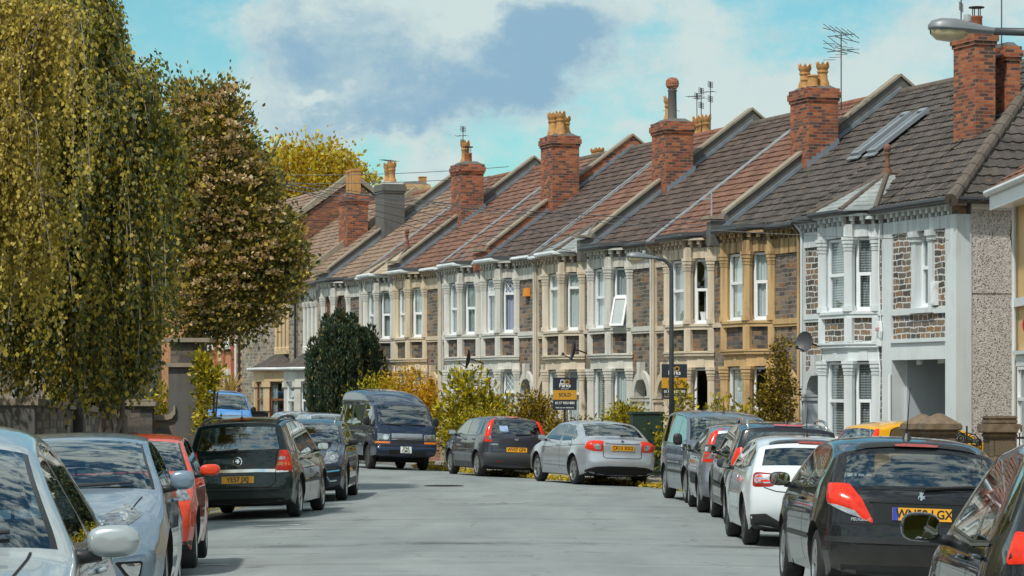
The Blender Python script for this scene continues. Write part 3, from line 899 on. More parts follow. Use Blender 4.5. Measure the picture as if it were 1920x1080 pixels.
        # jambs
        for (j0, j1) in ((0, .10), (L - .10, L)):
            for (z0, z1) in ((.98, 2.70), (3.10, 3.62), (3.76, 5.36)):
                mb.obox(P3, e, n, j0, j1, -.24, -.006, z0, z1)
    # pilasters with capitals at the corners
    def pil(c, w, rot, half=False):
        for (z0, z1) in ((.98, 2.70), (3.76, 5.36)):
            cx, cy = c
            def oct_(r, za, zb):
                pts = [(cx + r * math.cos(rot + math.pi / 8 + k * math.pi / 4), cy + r * math.sin(rot + math.pi / 8 + k * math.pi / 4)) for k in range(8)]
                mb.vprism(pts, za, zb)
            oct_(w * .62, z0, z0 + .12); oct_(w * .5, z0 + .12, z1 - .26)
            oct_(w * .56, z1 - .30, z1 - .27)
            oct_(w * .6, z1 - .22, z1 - .15); oct_(w * .68, z1 - .15, z1 - .07); oct_(w * .75, z1 - .07, z1)
            oct_(w * .54, z1 - .26, z1 - .22)
        mb.vprism([(c[0] + w * .48 * math.cos(rot + math.pi / 8 + k * math.pi / 4), c[1] + w * .48 * math.sin(rot + math.pi / 8 + k * math.pi / 4)) for k in range(8)], 3.09, 3.63)
        mb.vprism([(c[0] + w * .54 * math.cos(rot + math.pi / 8 + k * math.pi / 4), c[1] + w * .54 * math.sin(rot + math.pi / 8 + k * math.pi / 4)) for k in range(8)], 5.36, 5.625)
    pil((B1, p - .03), .25, 0.39); pil((B2, p - .03), .25, 0.39)
    pil((B0 + .06, .03), .24, 0.39); pil((B3 - .06, .03), .24, 0.39)
    bay = mb.build('bay_window', paint, root)
    mp.build('stone_panel', STONE_P if stone is not STONE_W else STONE_W, bay)
    # ---- windows of the bay
    styles = styles or {}
    for i, (P, Q) in enumerate(F):
        e, n, L = facet_frame(P, Q)
        if n.y < 0: n = -n
        m0 = .155
        for fl, (z0, z1) in enumerate(((1.0, 2.68), (3.79, 5.34))):
            st = dict(styles.get(fl, {}))
            seen = (0 if not flip else 2)
            cu = curtains[fl * 2 + (0 if i == seen else 1)]
            make_window(root, xf, P, e, n, m0, L - m0, z0, z1, st, cu)
    # ---- bracketed cornice, following the bay
    path = [(0, 0), (B0, 0), (B1, p), (B2, p), (B3, 0), (W, 0)]
    mb = MB(xf); md = MB(xf)
    for (P, Q) in zip(path[:-1], path[1:]):
        e, n, L = facet_frame(P, Q)
        if n.y < 0: n = -n
        P3 = Vector((*P, 0))
        md.obox(P3, e, n, 0, L, -.2, -.004, 5.62, 5.80)
        mb.obox(P3, e, n, -.05, L + .05, -.2, .20, 5.795, 5.85)
        k = max(1, int(round(L / .27)))
        for j in range(k):
            t = (j + .5) * L / k
            mb.obox(P3, e, n, t - .045, t + .045, -.05, .14, 5.70, 5.795); mb.obox(P3, e, n, t - .035, t + .035, -.05, .07, 5.622, 5.70)
    co = mb.build('cornice', paint, root)
    md.build('stone_panel', STONE_P, co)
    # ---- gutter and downpipe
    gm = GUT_W if gut == 'w' else GUT_B
    mb = MB(xf)
    gp = []
    for (x, y) in [(0 - eave_dx[0], 0), (B0, 0), (B1, p), (B2, p), (B3, 0), (W + eave_dx[1], 0)]:
        gp.append((x, y + .25, 5.885))
    gp[1] = (B0 + .1, .25, 5.885); gp[2] = (B1 - .1, p + .25, 5.885); gp[3] = (B2 + .1, p + .25, 5.885); gp[4] = (B3 - .1, .25, 5.885)
    mb.tube(gp, .062, 8)
    mb.build('gutter', gm, root, autosmooth=40)
    mb = MB(xf); mb.tube([(.05, .25, 5.85), (.09, .1, 5.65), (.09, .085, 5.5), (.09, .085, 0)], .034, 8)
    mb.build('downpipe', paint, root, autosmooth=40)
    # ---- roof
    rk = roof_kw or {}
    mb = MB(xf)
    L = (0.28 - RIDGE_Y) * math.sqrt(1 + SLOPE ** 2)
    xa = rk.get('xa', lambda v: 0.0); xb = rk.get('xb', lambda v: W)
    slope_roof(mb, (0, .28, rz_(.28)), (1, 0, 0), (0, -1, SLOPE), L, 21, xa, xb)
    rz0 = rz_(RIDGE_Y)
    ra, rb = xa(1.0), xb(1.0)
    mb.add([(ra, RIDGE_Y, rz0), (rb, RIDGE_Y, rz0), (xb(0), -9.45, rz_(.28)), (xa(0), -9.45, rz_(.28))], [(0, 1, 2, 3)])
    rf = mb.build('roof', TILES[roof], root, recalc=False)
    mb = MB(xf); x = ra
    while x < rb - .05:
        x1 = min(x + .45, rb)
        mb.tube([(x, RIDGE_Y, rz0 - .02), (x1 - .01, RIDGE_Y, rz0 - .02)], .12, 10); x = x1
    mb.build('ridge_tiles', RIDGE_T if roof in ('dark', 'brown', 'mixed') else RIDGE_R, rf)
    # lead strip against the next roof at the outer boundary
    if rk.get('strip', True):
        mb = MB(xf)
        mb.prism([(.27, rz_(.27) + .055), (RIDGE_Y, rz0 + .055), (RIDGE_Y, rz0 + .09), (.27, rz_(.27) + .09)], lambda q: (-.02, q[0], q[1]), lambda q: (.075, q[0], q[1]))
        mb.build('verge_strip', simple('pale_verge', (.33, .355, .375), .6, var=.6, scale=3), rf)
    # ---- roof of the bay
    if turret:
        mb = MB(xf)
        ap = ((B1 + B2) / 2, -.75, 6.86 + turret.get('h', 0))
        ev = [(B0 - .25, .22), (B1 - .12, p + .24), (B2 + .12, p + .24), (B3 + .25, .22)]
        bk = [(B0 - .15, -.9, rz_(-.9) + .02), (B3 + .15, -.9, rz_(-.9) + .02)]
        for k in range(3):
            a = Vector((*ev[k], 5.90)); b = Vector((*ev[k + 1], 5.90)); t = Vector(ap)
            n_ = 9
            for j in range(n_):
                v0, v1 = j / n_, min(1, (j + 1) / n_ + .02)
                q0 = a.lerp(t, v0); q1 = b.lerp(t, v0); q2 = b.lerp(t, v1); q3 = a.lerp(t, v1)
                up_ = Vector((0, 0, .022))
                mb.add([q0, q1, q1 + up_, q0 + up_, q2 + up_ * .15, q3 + up_ * .15], [(0, 1, 2, 3), (3, 2, 4, 5)])
        rq = (ap[0], -1.55, ap[2] - .02)
        a = Vector((*ev[0], 5.90)); b = Vector((*ev[3], 5.90))
        mb.add([a, ap, rq, (B0 - .4, -.35, rz_(-.35))], [(0, 1, 2, 3)]); mb.add([b, ap, rq, (B3 + .4, -.35, rz_(-.35))], [(0, 1, 2, 3)])
        tr = mb.build('bay_roof', turret.get('mat', SLATE), root, recalc=False)
        mb = MB(xf)
        for k in range(4): mb.tube([Vector((*ev[k], 5.93)), Vector(ap)], .055, 8)
        mb.tube([ap, rq], .08, 8)
        mb.build('hip_tiles', turret.get('hip', RIDGE_T), tr)
        if turret.get('finial', True):
            mb = MB(xf)
            mb.lathe([(.10, -.1), (.10, .06), (.06, .10), (.075, .18), (.045, .24), (.05, .38), (.075, .42), (.05, .45), (.085, .51), (.085, .56), (.05, .62), (.001, .64)], ap, 12)
            mb.build('finial', simple('finial_clay', (.19, .085, .055), .8, var=.3), tr, autosmooth=50)
    else:
        mb = MB(xf)
        ev = [(B0 - .2, .1), (B1 - .12, p + .26), (B2 + .12, p + .26), (B3 + .2, .1)]
        mb.vprism(ev, 5.90, 5.99)
        mb.build('bay_roof', simple('dark_lead', (.055, .057, .062), .6, var=.3), root)
    # ---- party parapet
    if parapet:
        pm = parapet_mat or CEMENT
        mb = MB(xf)
        h = .38
        pts = [(.42, 5.62), (.42, rz_(.28) + .36), (.15, rz_(.28) + .42), (.02, rz_(.02) + h), (RIDGE_Y, rz0 + h + .03), (-9.4, rz_(.28) + h), (-9.4, 5.4)]
        mb.prism(pts, lambda q: (W - .13, q[0], q[1]), lambda q: (W + .13, q[0], q[1]))
        pw = mb.build('parapet', pm, root)
        mb = MB(xf)
        pts = [(.02, rz_(.02) + h + .002), (RIDGE_Y, rz0 + h + .032), (RIDGE_Y, rz0 + h + .10), (.02, rz_(.02) + h + .07)]
        mb.prism(pts, lambda q: (W - .18, q[0], q[1]), lambda q: (W + .18, q[0], q[1]))
        pts = [(RIDGE_Y, rz0 + h + .032), (-9.4, rz_(.28) + h), (-9.4, rz_(.28) + h + .07), (RIDGE_Y, rz0 + h + .10)]
        mb.prism(pts, lambda q: (W - .18, q[0], q[1]), lambda q: (W + .18, q[0], q[1]))
        mb.box(W - .2, W + .2, .1, .5, rz_(.28) + .425, rz_(.28) + .50)
        mb.build('coping', COPING, pw)
        # mortar fillet and lead at the foot of the parapet, camera side
        mb = MB(xf)
        mb.prism([(.2, rz_(.2) + .05), (RIDGE_Y, rz0 + .05), (RIDGE_Y, rz0 + .16), (.2, rz_(.2) + .16)], lambda q: (W - .20, q[0], q[1]), lambda q: (W - .128, q[0], q[1]))
        mb.build('flashing', LEAD if parapet is True else CEMENT_L, pw)
    if chim:
        chimney(root, xf, W, chim.get('y', -2.3), chim.get('lx', 1.1), chim.get('ly', .78), rz_(-1.4) - .4, chim.get('zt', 9.42), chim.get('mat', BRICK), chim['pots'], chim.get('aerial'))
        if chim.get('mat') is None:
            mb = MB(xf)   # stepped lead at the foot of the stack
            for k in range(7):
                yy = -1.92 - .12 * k
                mb.box(W - .565, W - .552, yy - .12, yy, rz_(yy) - .05, rz_(yy) + .24)
            mb.build('flashing', LEAD, root)
    return root, xf

def skylight(root, xf, x, y0, y1, w, open_=False):
    n = Vector((0, SLOPE, 1)).normalized(); up = Vector((0, -1, SLOPE)).normalized()
    o = Vector((x, y0, rz_(y0))) + n * .05
    L = (y0 - y1) * math.sqrt(1 + SLOPE ** 2)
    def bx(mb, a0, a1, b0, b1, c0, c1):
        vs = [o + Vector((a, 0, 0)) + up * b + n * c for c in (c0, c1) for b in (b0, b1) for a in (a0, a1)]
        mb.add(vs, [(0, 2, 3, 1), (4, 5, 7, 6), (0, 1, 5, 4), (2, 6, 7, 3), (0, 4, 6, 2), (1, 3, 7, 5)])
    mb = MB(xf)
    bx(mb, 0, .07, 0, L, 0, .09); bx(mb, w - .07, w, 0, L, 0, .09); bx(mb, .07, w - .07, 0, .09, 0, .09); bx(mb, .07, w - .07, L - .12, L, 0, .10)
    bx(mb, -.08, w + .08, -.14, 0, -.01, .02)
    f = mb.build('skylight', simple('skylight_frame', (.30, .33, .36), .45, .3), root)
    mb = MB(xf); bx(mb, .07, w - .07, .09, L - .12, .04, .05); mb.build('pane', simple('skylight_glass', (.30, .36, .40), .12, coat=1.0, var=.15), f)

def dish(root, p, aim, r=.32, mat=None):
    """satellite dish on a wall arm; p and aim in house coordinates"""
    p = Vector(p); d = Vector(aim).normalized(); u = d.orthogonal().normalized(); v = d.cross(u)
    mb = MB(); rows = []
    for k in range(7):
        rr = r * k / 6
        rows.append([p + d * (.09 * (k / 6) ** 2) + (u * math.cos(a) + v * math.sin(a)) * max(rr, .002) for a in np.linspace(0, 2 * math.pi, 25)])
    mb.grid(rows)
    mb.grid([[q - d * .012 for q in r_] for r_ in rows])
    mb.grid([rows[-1], [q - d * .012 for q in rows[-1]]])
    o = mb.build('satellite_dish', mat or simple('dish_grey', (.05, .052, .056), .55), root, smooth=True, recalc=False)
    mb = MB()
    f = p + d * .34 - Vector((0, 0, .16))
    mb.tube([p - Vector((0, 0, r * .9)) + d * .06, f], .014, 6)
    mb.lathe([(.035, -.04), (.035, .04)], f, 8)
    mb.tube([p - d * .02, p - d * .12, p - d * .12 + Vector((0, -.35, -.12))], .02, 6)
    mb.build('dish_arm', IRON, o)
# paints of the dressings, one per house
P_WHITE = paint_mat('white_masonry_paint', (.635, .685, .705), .30, (.30, .31, .31), .35)
P_WHITE2 = paint_mat('cream_white_paint', (.62, .615, .56), .45, (.26, .22, .17), .4)
P_WHITE3 = paint_mat('white_stone_paint', (.63, .62, .57), .45, (.26, .23, .18), .4)
P_CREAM = paint_mat('bath_stone', (.63, .53, .39), .5, (.24, .17, .10), .45)
P_CREAM2 = paint_mat('pale_bath_stone', (.65, .555, .425), .5, (.28, .19, .11), .4)
P_CREAM3 = paint_mat('warm_stone_paint', (.65, .57, .45), .45, (.28, .19, .11), .4)
P_OCHRE = paint_mat('weathered_ochre_stone', (.57, .385, .19), .65, (.20, .105, .045), 1.0)
P_STONE = paint_mat('dressed_stone', (.60, .455, .275), .4, (.25, .17, .09))

# ---- end house with the carriage arch
def end_house():
    root, xf = house(0, 4.28, True, 0.0, "white painted end house with a carriage arch, pebbledashed gable and hipped dark tile roof", P_WHITE, 'dark', stone=STONE_W, off=3.37, gut='b',
                     turret={'h': -.05}, parapet=False, chim=None, curtains=('blind', 'blind', 'blind', 'blind'), styles={0: {'mid': .5}, 1: {'mid': .50}}, door=(.05, .12, .25),
                     roof_kw={'xa': lambda v: 0.0, 'xb': lambda v: 4.30, 'strip': False}, eave_dx=(0, 0))
    idf = None
    W0 = 3.37
    # stone of the passage bay, with the window hole
    wx0, wx1, wz0, wz1 = 1.20, 1.82, 3.80, 5.34
    px0, px1, pz = .48, 2.98, 2.70
    mb = MB()
    mb.box(.0, wx0 - .16, -.3, 0, 3.12, 5.62); mb.box(wx1 + .16, W0, -.3, 0, 3.12, 5.62)
    mb.box(wx0 - .16, wx1 + .16, -.3, 0, 3.12, 3.72); mb.box(wx0 - .16, wx1 + .16, -.3, 0, 5.36, 5.62)
    mb.build('front_wall', STONE_W, root)
    mb = MB()
    mb.box(-.02, .47, -.3, .045, -.2, 5.62); mb.box(2.98, 3.45, -.3, .045, -.2, 5.62)
    mb.box(.47, 2.98, -.28, .04, 2.70, 3.14); mb.box(.47, 2.98, .04, .09, 3.06, 3.14)
    mb.box(.47, wx0 - .16, 0, .05, 3.64, 3.76); mb.box(wx1 + .16, 2.98, 0, .05, 3.64, 3.76)
    mb.box(.47, 2.98, .0, .042, 5.36, 5.62)
    for (a, b) in ((wx0 - .17, wx0), (wx1, wx1 + .17)):
        mb.box(a, b, -.25, .07, 3.76, 5.16); mb.box(a - .03, b + .03, -.25, .10, 5.14, 5.24); mb.box(a - .05, b + .05, -.25, .13, 5.24, 5.36)
    mb.box(wx0 - .22, wx1 + .22, -.25, .11, 3.66, 3.765)
    mb.build('passage_frame', P_WHITE, root)
    make_window(root, None, (0, 0), Vector((1, 0, 0)), Vector((0, 1, 0)), wx0, wx1, wz0, wz1, {'mid': .52, 'mull': True}, 'grey_half')
    mb = MB(); mb.box(.85, 1.06, .0, .09, 3.80, 4.28); mb.box(.87, 1.04, .09, .10, 3.83, 4.25)
    mb.build('meter_box', WHITE_UPVC, root, bevel=.01)
    # tunnel through the house
    PT = paint_mat('passage_whitewash', (.50, .55, .60), .25, (.25, .26, .27))
    mb = MB()
    mb.box(.47, .55, -9.0, -.28, -.2, 2.75); mb.box(2.90, 2.98, -9.0, -.28, -.2, 2.75); mb.box(.55, 2.90, -9.0, -.30, 2.75, 2.85); mb.box(.55, 2.90, -9.1, -9.0, -.2, 2.75)
    mb.build('passage_wall', PT, root)
    mb = MB(); mb.box(1.2, 1.5, -.36, -.30, 2.62, 2.70); mb.build('passage_lamp', WHITE_UPVC, root)
    mb = MB(); mb.box(2.3, 2.5, -.36, -.30, 2.60, 2.70); mb.build('passage_lamp', WHITE_UPVC, root)
    mb = MB(); mb.tube([(2.99, .08, 0), (2.99, .08, 1.6), (2.99, .08, 2.4)], .035, 8); mb.build('downpipe', WHITE_UPVC, root)
    # bracketed cornice of this part and its gutter
    mb = MB(); md = MB()
    md.box(0, W0, -.2, -.004, 5.62, 5.80); mb.box(-.02, W0, -.2, .20, 5.795, 5.87)
    for j in range(11):
        t = .3 + j * .28
        mb.box(t - .05, t + .05, -.05, .14, 5.70, 5.795); mb.box(t - .04, t + .04, -.05, .07, 5.622, 5.70)
    co = mb.build('cornice', P_WHITE, root); md.build('stone_panel', STONE_P, co)
    mb = MB(); mb.tube([(-.2, .30, 5.90), (W0 + .1, .27, 5.885)], .062, 8); mb.tube([(-.25, .32, 5.9), (-.25, -9.4, 5.9)], .062, 8)
    mb.build('gutter', GUT_B, root)
    # pebbledashed gable
    m = NT('pebbledash'); c = m.coord()
    vo = m.n('ShaderNodeTexVoronoi'); m.l(c, vo.inputs['Vector']); vo.inputs['Scale'].default_value = 48
    sp = m.sep(vo.outputs['Color'])
    col = m.ramp(sp[0], [(0, (.17, .145, .14)), (.07, (.35, .30, .28)), (.18, (.58, .53, .505)), (.55, (.64, .60, .575)), (.85, (.70, .67, .64))], 'CONSTANT')
    col = m.mix(.6, col, m.ramp(m.noise(c, 9, 4, .6), [(.3, g(.7)), (.7, g(1.15))]), 'MULTIPLY')
    col = m.mix(.4, col, m.ramp(m.noise(m.vec('MULTIPLY', c, (3, 3, .5)), 1.0, 4, .6), [(.3, g(.75)), (.7, g(1.1))]), 'MULTIPLY')
    m.p(base=col, rough=.95, spec=.2); m.bump(vo.outputs['Distance'], .6, .02)
    mb = MB()
    mb.box(0.0, .3, -9.2, -.301, -.3, 3.98); mb.box(0.0, .3, -9.2, -.301, 4.03, 5.84); mb.box(.02, .3, -9.2, -.301, 3.98, 4.03)
    mb.box(.3, W0, -9.2, -9.0, 2.9, 5.8)
    mb.build('gable_wall', m.mat, root)
    mb = MB(); mb.box(-.03, .0, -9.2, -.3, 5.72, 5.86); mb.build('fascia_board', WHITE_UPVC, root)
    mb = MB(); mb.tube([(-.02, -5.2, 5.7), (-.03, -5.0, 5.2), (-.03, -5.35, 4.9), (-.03, -5.1, 4.5)], .01, 5); mb.build('cable', IRON, root)
    # front slope above the passage, cut by the hip, and the hip end
    L = (0.28 - RIDGE_Y) * math.sqrt(1 + SLOPE ** 2)
    hl = .28 - RIDGE_Y
    mb = MB()
    slope_roof(mb, (0, .28, rz_(.28)), (1, 0, 0), (0, -1, SLOPE), L, 21, lambda v: -.28 + v * hl, lambda v: W0 + .01)
    slope_roof(mb, (-.28, .28, rz_(.28)), (0, -1, 0), (1, 0, SLOPE), L, 18, lambda v: v * hl, lambda v: 2 * hl - v * hl, wave=.026, pitch=.28, step=.036)
    z0 = rz_(RIDGE_Y)
    mb.add([(-.28 + hl, RIDGE_Y, z0), (W0, RIDGE_Y, z0), (W0, -9.45, rz_(.28)), (-.28, -9.45, rz_(.28))], [(0, 1, 2, 3)])
    rf = mb.build('roof', TILES['dark'], root, recalc=False)
    mb = MB()
    a = Vector((-.30, .30, rz_(.28) + .05)); b = Vector((-.28 + hl, RIDGE_Y, z0 + .05))
    n = 15
    for k in range(n):
        p = a.lerp(b, k / n); q = a.lerp(b, (k + 1.02) / n)
        mb.tube([p, q], [.14, .125], 10)
    x = b.x
    while x < W0: mb.tube([(x, RIDGE_Y, z0), (min(x + .44, W0), RIDGE_Y, z0)], .12, 10); x += .45
    mb.build('hip_tiles', RIDGE_T, rf)
    # lichen scatter lives in the tile material; two roof windows, stack, alarm box, dish
    skylight(root, None, 8.75, -1.95, -3.3, .46); skylight(root, None, 7.85, -1.95, -3.3, .46)
    chimney(root, None, 3.37, -2.1, 1.05, .46, rz_(-1.6) - .4, 9.75, BRICK, [(-.1, 0, 'flue', .5), (.3, .1, 'plain', .25)], aerial=[(.62, .0, 1.15, 'double', .9), (-.1, -.6, 1.5, 'double', .6)], name='chimney')
    chimney(root, None, 3.45, -2.85, .9, .3, rz_(-2.6) - .4, 9.45, BRICK, [], name='chimney')
    mb = MB()
    for (a_, b_, h) in ((4.3, 0, .9), (4.32, .3, .45), (4.3, -.3, .5)):
        mb.tube([(a_, -2.5 + b_, 8.6), (a_, -2.5 + b_, 8.6 + h)], .03, 6)
    mb.tube([(3.9, -2.5, 8.65), (4.75, -2.5, 8.6)], .03, 6); mb.build('aerial_bracket', IRON, root)
    mb = MB(); mb.box(3.42, 3.56, .05, .13, 3.0, 3.36)
    mb.prism([(3.40, 3.04), (3.58, 3.04), (3.62, 3.2), (3.58, 3.42), (3.40, 3.42), (3.36, 3.2)], lambda q: (q[0], .13, q[1] + .12), lambda q: (q[0], .06, q[1] + .12))
    al = mb.build('alarm_box', WHITE_UPVC, root, bevel=.012)
    vs, fs = text_mesh("ADT", .10, bold=.003)
    mb = MB(); mb.add([(3.49 - v[0], .1335, 3.36 + v[1]) for v in vs], fs); mb.build('lettering', simple('alarm_red', (.5, .05, .05), .5), al)
    mb = MB(); mb.tube([(3.45, .1, 5.6), (3.5, .1, 4.6), (3.42, .09, 3.5)], .012, 5); mb.tube([(3.6, .06, 2.95), (3.5, .06, 2.5), (3.55, .06, 1.2)], .014, 5); mb.build('cable', WHITE_UPVC, root)
    mb = MB(); mb.box(3.55, 3.75, .2, .3, 5.72, 5.78); mb.tube([(3.65, .0, 5.75), (3.65, .25, 5.75)], .02, 6); mb.build('floodlight', WHITE_UPVC, root)
    dish(root, (5.62, .82, 3.12), (-.45, .88, .12), .23, simple('grey_dish', (.075, .078, .082), .5))
    # plants growing on the stack
    return root
END = end_house()

H = house
rA, xA = H(7.65, 4.65, False, -.06, "house with weathered ochre stone bay beside the white end house", P_OCHRE, 'dark', gut='b', parapet_mat=CEMENT,
           curtains=('none', 'net', 'net', 'net'), styles={0: {'mid': .42}, 1: {'mid': .56}}, door=(.045, .05, .055), roof_kw={'strip': False},
           chim={'y': -2.35, 'zt': 9.45, 'pots': [(-.28, -.1, 'crown', .62), (.28, .12, 'crown', .62), (-.05, .22, 'plain', .2), (-.36, .2, 'plain', .28)], 'aerial': [(-.48, -.5, 1.35, 'log', .5)]})
rB, xB = H(12.3, 4.65, True, -.06, "sandy stone house with a potted plant in its upper bay, right of the lamp post", P_CREAM2, 'rust', gut='b', parapet=False, curtains=('none', 'grey_half', 'grey_half', 'grey'), styles={0: {'mid': .28}, 1: {'mid': .52}}, door=(.5, .52, .5),
           roof_kw={'strip': True})
mbp = MB(xB); mbp.lathe([(.07, 0), (.10, .18), (.11, .2)], (3.62, .12, 3.86), 12); pot_ = mbp.build('flower_pot', WHITE_UPVC, rB)
rC, xC = H(16.95, 4.65, False, -.04, "cream white house with one bay window pane tilted open", P_WHITE2, 'brown', gut='b', parapet_mat=CEMENT, curtains=('net', 'blind', 'grey', 'net'), styles={0: {'mid': .22}, 1: {'mid': .52}}, door=(.68, .7, .7),
           chim={'y': -2.3, 'zt': 9.43, 'pots': [(-.25, .1, 'cowl', .98), (.22, 0, 'crown', .72)], 'aerial': [(.6, -.25, .7, 'double', .8)]})
rD, xD = H(21.6, 4.65, True, -.03, "sandy stone house with slate bay roof, behind the free-standing sold board", P_CREAM3, 'rust', gut='w', parapet=False, curtains=('net', 'net', 'net', 'net'), styles={0: {'mid': .62, 'sash2': False}, 1: {'mid': .74, 'sash2': False}}, door=(.3, .32, .33),
           turret={'h': -.1, 'finial': False})
rF, xF = H(26.25, 4.65, False, .02, "white stone house with lattice leaded bay windows and an orange alarm box", P_WHITE3, 'brown', gut='w', parapet_mat=BRICK, curtains=('net', 'grey', 'lilac', 'grey'), styles={0: {'mid': .62, 'lattice': True, 'sash2': False}, 1: {'mid': .72, 'lattice': True, 'sash2': False}}, door=(.10, .17, .22),
           chim={'y': -2.3, 'zt': 9.75, 'ly': .85, 'pots': [(-.33, .1, 'crown', .72), (-.02, .2, 'crown', .70), (.33, .12, 'crown', .72), (.05, -.2, 'crown', .62)], 'mat': None} | {'mat': BRICK})
rG, xG = H(30.9, 4.65, True, .04, "white stone house with clear sashes left of the lattice-windowed house", P_WHITE3, 'mixed', gut='w', parapet=False, curtains=('grey', 'grey', 'grey', 'grey'), styles={0: {'mid': .5}, 1: {'mid': .50}}, door=(.4, .4, .42))
rH, xH = H(35.55, 4.65, False, .06, "sandy stone house with white framed bay, behind the orange bush", P_CREAM, 'rust', gut='w', parapet_mat=CEMENT, curtains=('net', 'net', 'net', 'net'), styles={0: {'mid': .5}, 1: {'mid': .48}}, door=(.35, .36, .35),
           chim={'y': -2.3, 'zt': 9.55, 'pots': [(-.25, .05, 'flue', .55), (.25, 0, 'crown', .8)], 'aerial': [(.33, .05, 1.3, 'double', .85)]})
rI, xI = H(40.2, 4.65, True, .08, "white stone house with a striped slate turret over its bay, behind the yew", P_WHITE3, 'rust', gut='w', parapet=False, curtains=('grey', 'grey', 'grey', 'grey'), styles={0: {'mid': 0}, 1: {'mid': .5}}, door=(.4, .4, .4),
           turret={'mat': tile_mat('buff_slate', (.30, .24, .17), (.50, .42, .31)), 'hip': RIDGE_T, 'finial': True})
rJ, xJ = H(44.85, 4.65, False, .10, "white stone house with dark lattice upper window, behind the yew top", P_WHITE3, 'pale', gut='b', parapet_mat=CEMENT, curtains=('none', 'grey', 'none', 'grey'), styles={0: {'mid': .6, 'col': 'brown'}, 1: {'mid': .45, 'lattice': True, 'col': 'brown', 'sash2': False}}, door=(.3, .3, .3),
           chim={'y': -2.3, 'zt': 9.47, 'mat': CEMENT, 'pots': [(-.25, 0, 'crown', .8), (.28, 0, 'crown', .78)], 'aerial': [(.3, -.1, .95, 'yagi', 2.3)]})
# rear stacks showing over the ridges belong to their houses
chimney(rF, xF, 4.65, -6.9, 1.2, .8, 6.5, 9.75, BRICK, [(-.4, 0, 'crown', .75), (-.1, 0, 'crown', .75), (.3, 0, 'crown', .75)], aerial=[(-.75, 0, 1.75, 'double', .8), (-.25, .1, 1.6, 'double', .8), (.35, 0, 1.5, 'grid', .8)])
chimney(rC, xC, 4.65, -6.9, 1.2, .8, 6.5, 9.65, BRICK, [(-.2, 0, 'crown', .5), (.25, 0, 'crown', .5)])
chimney(rH, xH, 4.65, -6.9, 1.2, .8, 6.5, 9.7, BRICK, [(-.2, 0, 'crown', .5), (.25, 0, 'crown', .5)])
skylight(rG, xG, 4.65 - .9, -1.9, -3.4, .6); skylight(rG, xG, 4.65 - 1.75, -1.9, -3.4, .6)
# open casement of the cream house, orange and white boxes, dishes
mb = MB(xC); e, n, L = facet_frame((1.63, 0), (2.13, .5)); n = -n if n.y < 0 else n
P3 = Vector((1.63, 0, 0))
def slant(mb, t0, t1, z0, z1, lean, fr):
    q = lambda t, z, d: P3 + e * t + n * (-.08 + lean * (z1 - z) / (z1 - z0) + d) + Vector((0, 0, z))
    for (a, b, c_, d_) in ((t0, t0 + fr, z0, z1), (t1 - fr, t1, z0, z1), (t0 + fr, t1 - fr, z1 - fr, z1), (t0 + fr, t1 - fr, z0, z0 + fr)):
        vs = [q(t, z, dd) for z in (c_, d_) for dd in (0, .05) for t in (a, b)]
        mb.add(vs, [(0, 2, 3, 1), (4, 5, 7, 6), (0, 1, 5, 4), (2, 6, 7, 3), (0, 4, 6, 2), (1, 3, 7, 5)])
    return q
q = slant(mb, .16, .55, 3.82, 4.58, .30, .05)
cs = mb.build('open_casement', WHITE_UPVC, rC)
mb = MB(xC); mb.add([q(.2, 3.87, .02), q(.5, 3.87, .02), q(.5, 4.53, .02), q(.2, 4.53, .02)], [(0, 1, 2, 3)]); mb.build('pane', simple('sky_lit_pane', (.45, .5, .5), .08, coat=1.0), cs)  # pale base colour stands in for sky mirrored in the tilted pane
mb = MB(xF); mb.prism([(.62, 4.68), (.98, 4.68), (.92, 4.92), (.68, 4.92)], lambda q_: (q_[0], .0, q_[1] + .1), lambda q_: (q_[0], .13, q_[1] + .1)); mb.build('alarm_box', simple('alarm_orange', (.75, .28, .03), .45), rF, bevel=.015)
dish(rC, (4.55, .55, 3.22), (.25, .95, .15), .31)
dish(rF, (4.5, .6, 3.02), (.35, .9, .15), .31)

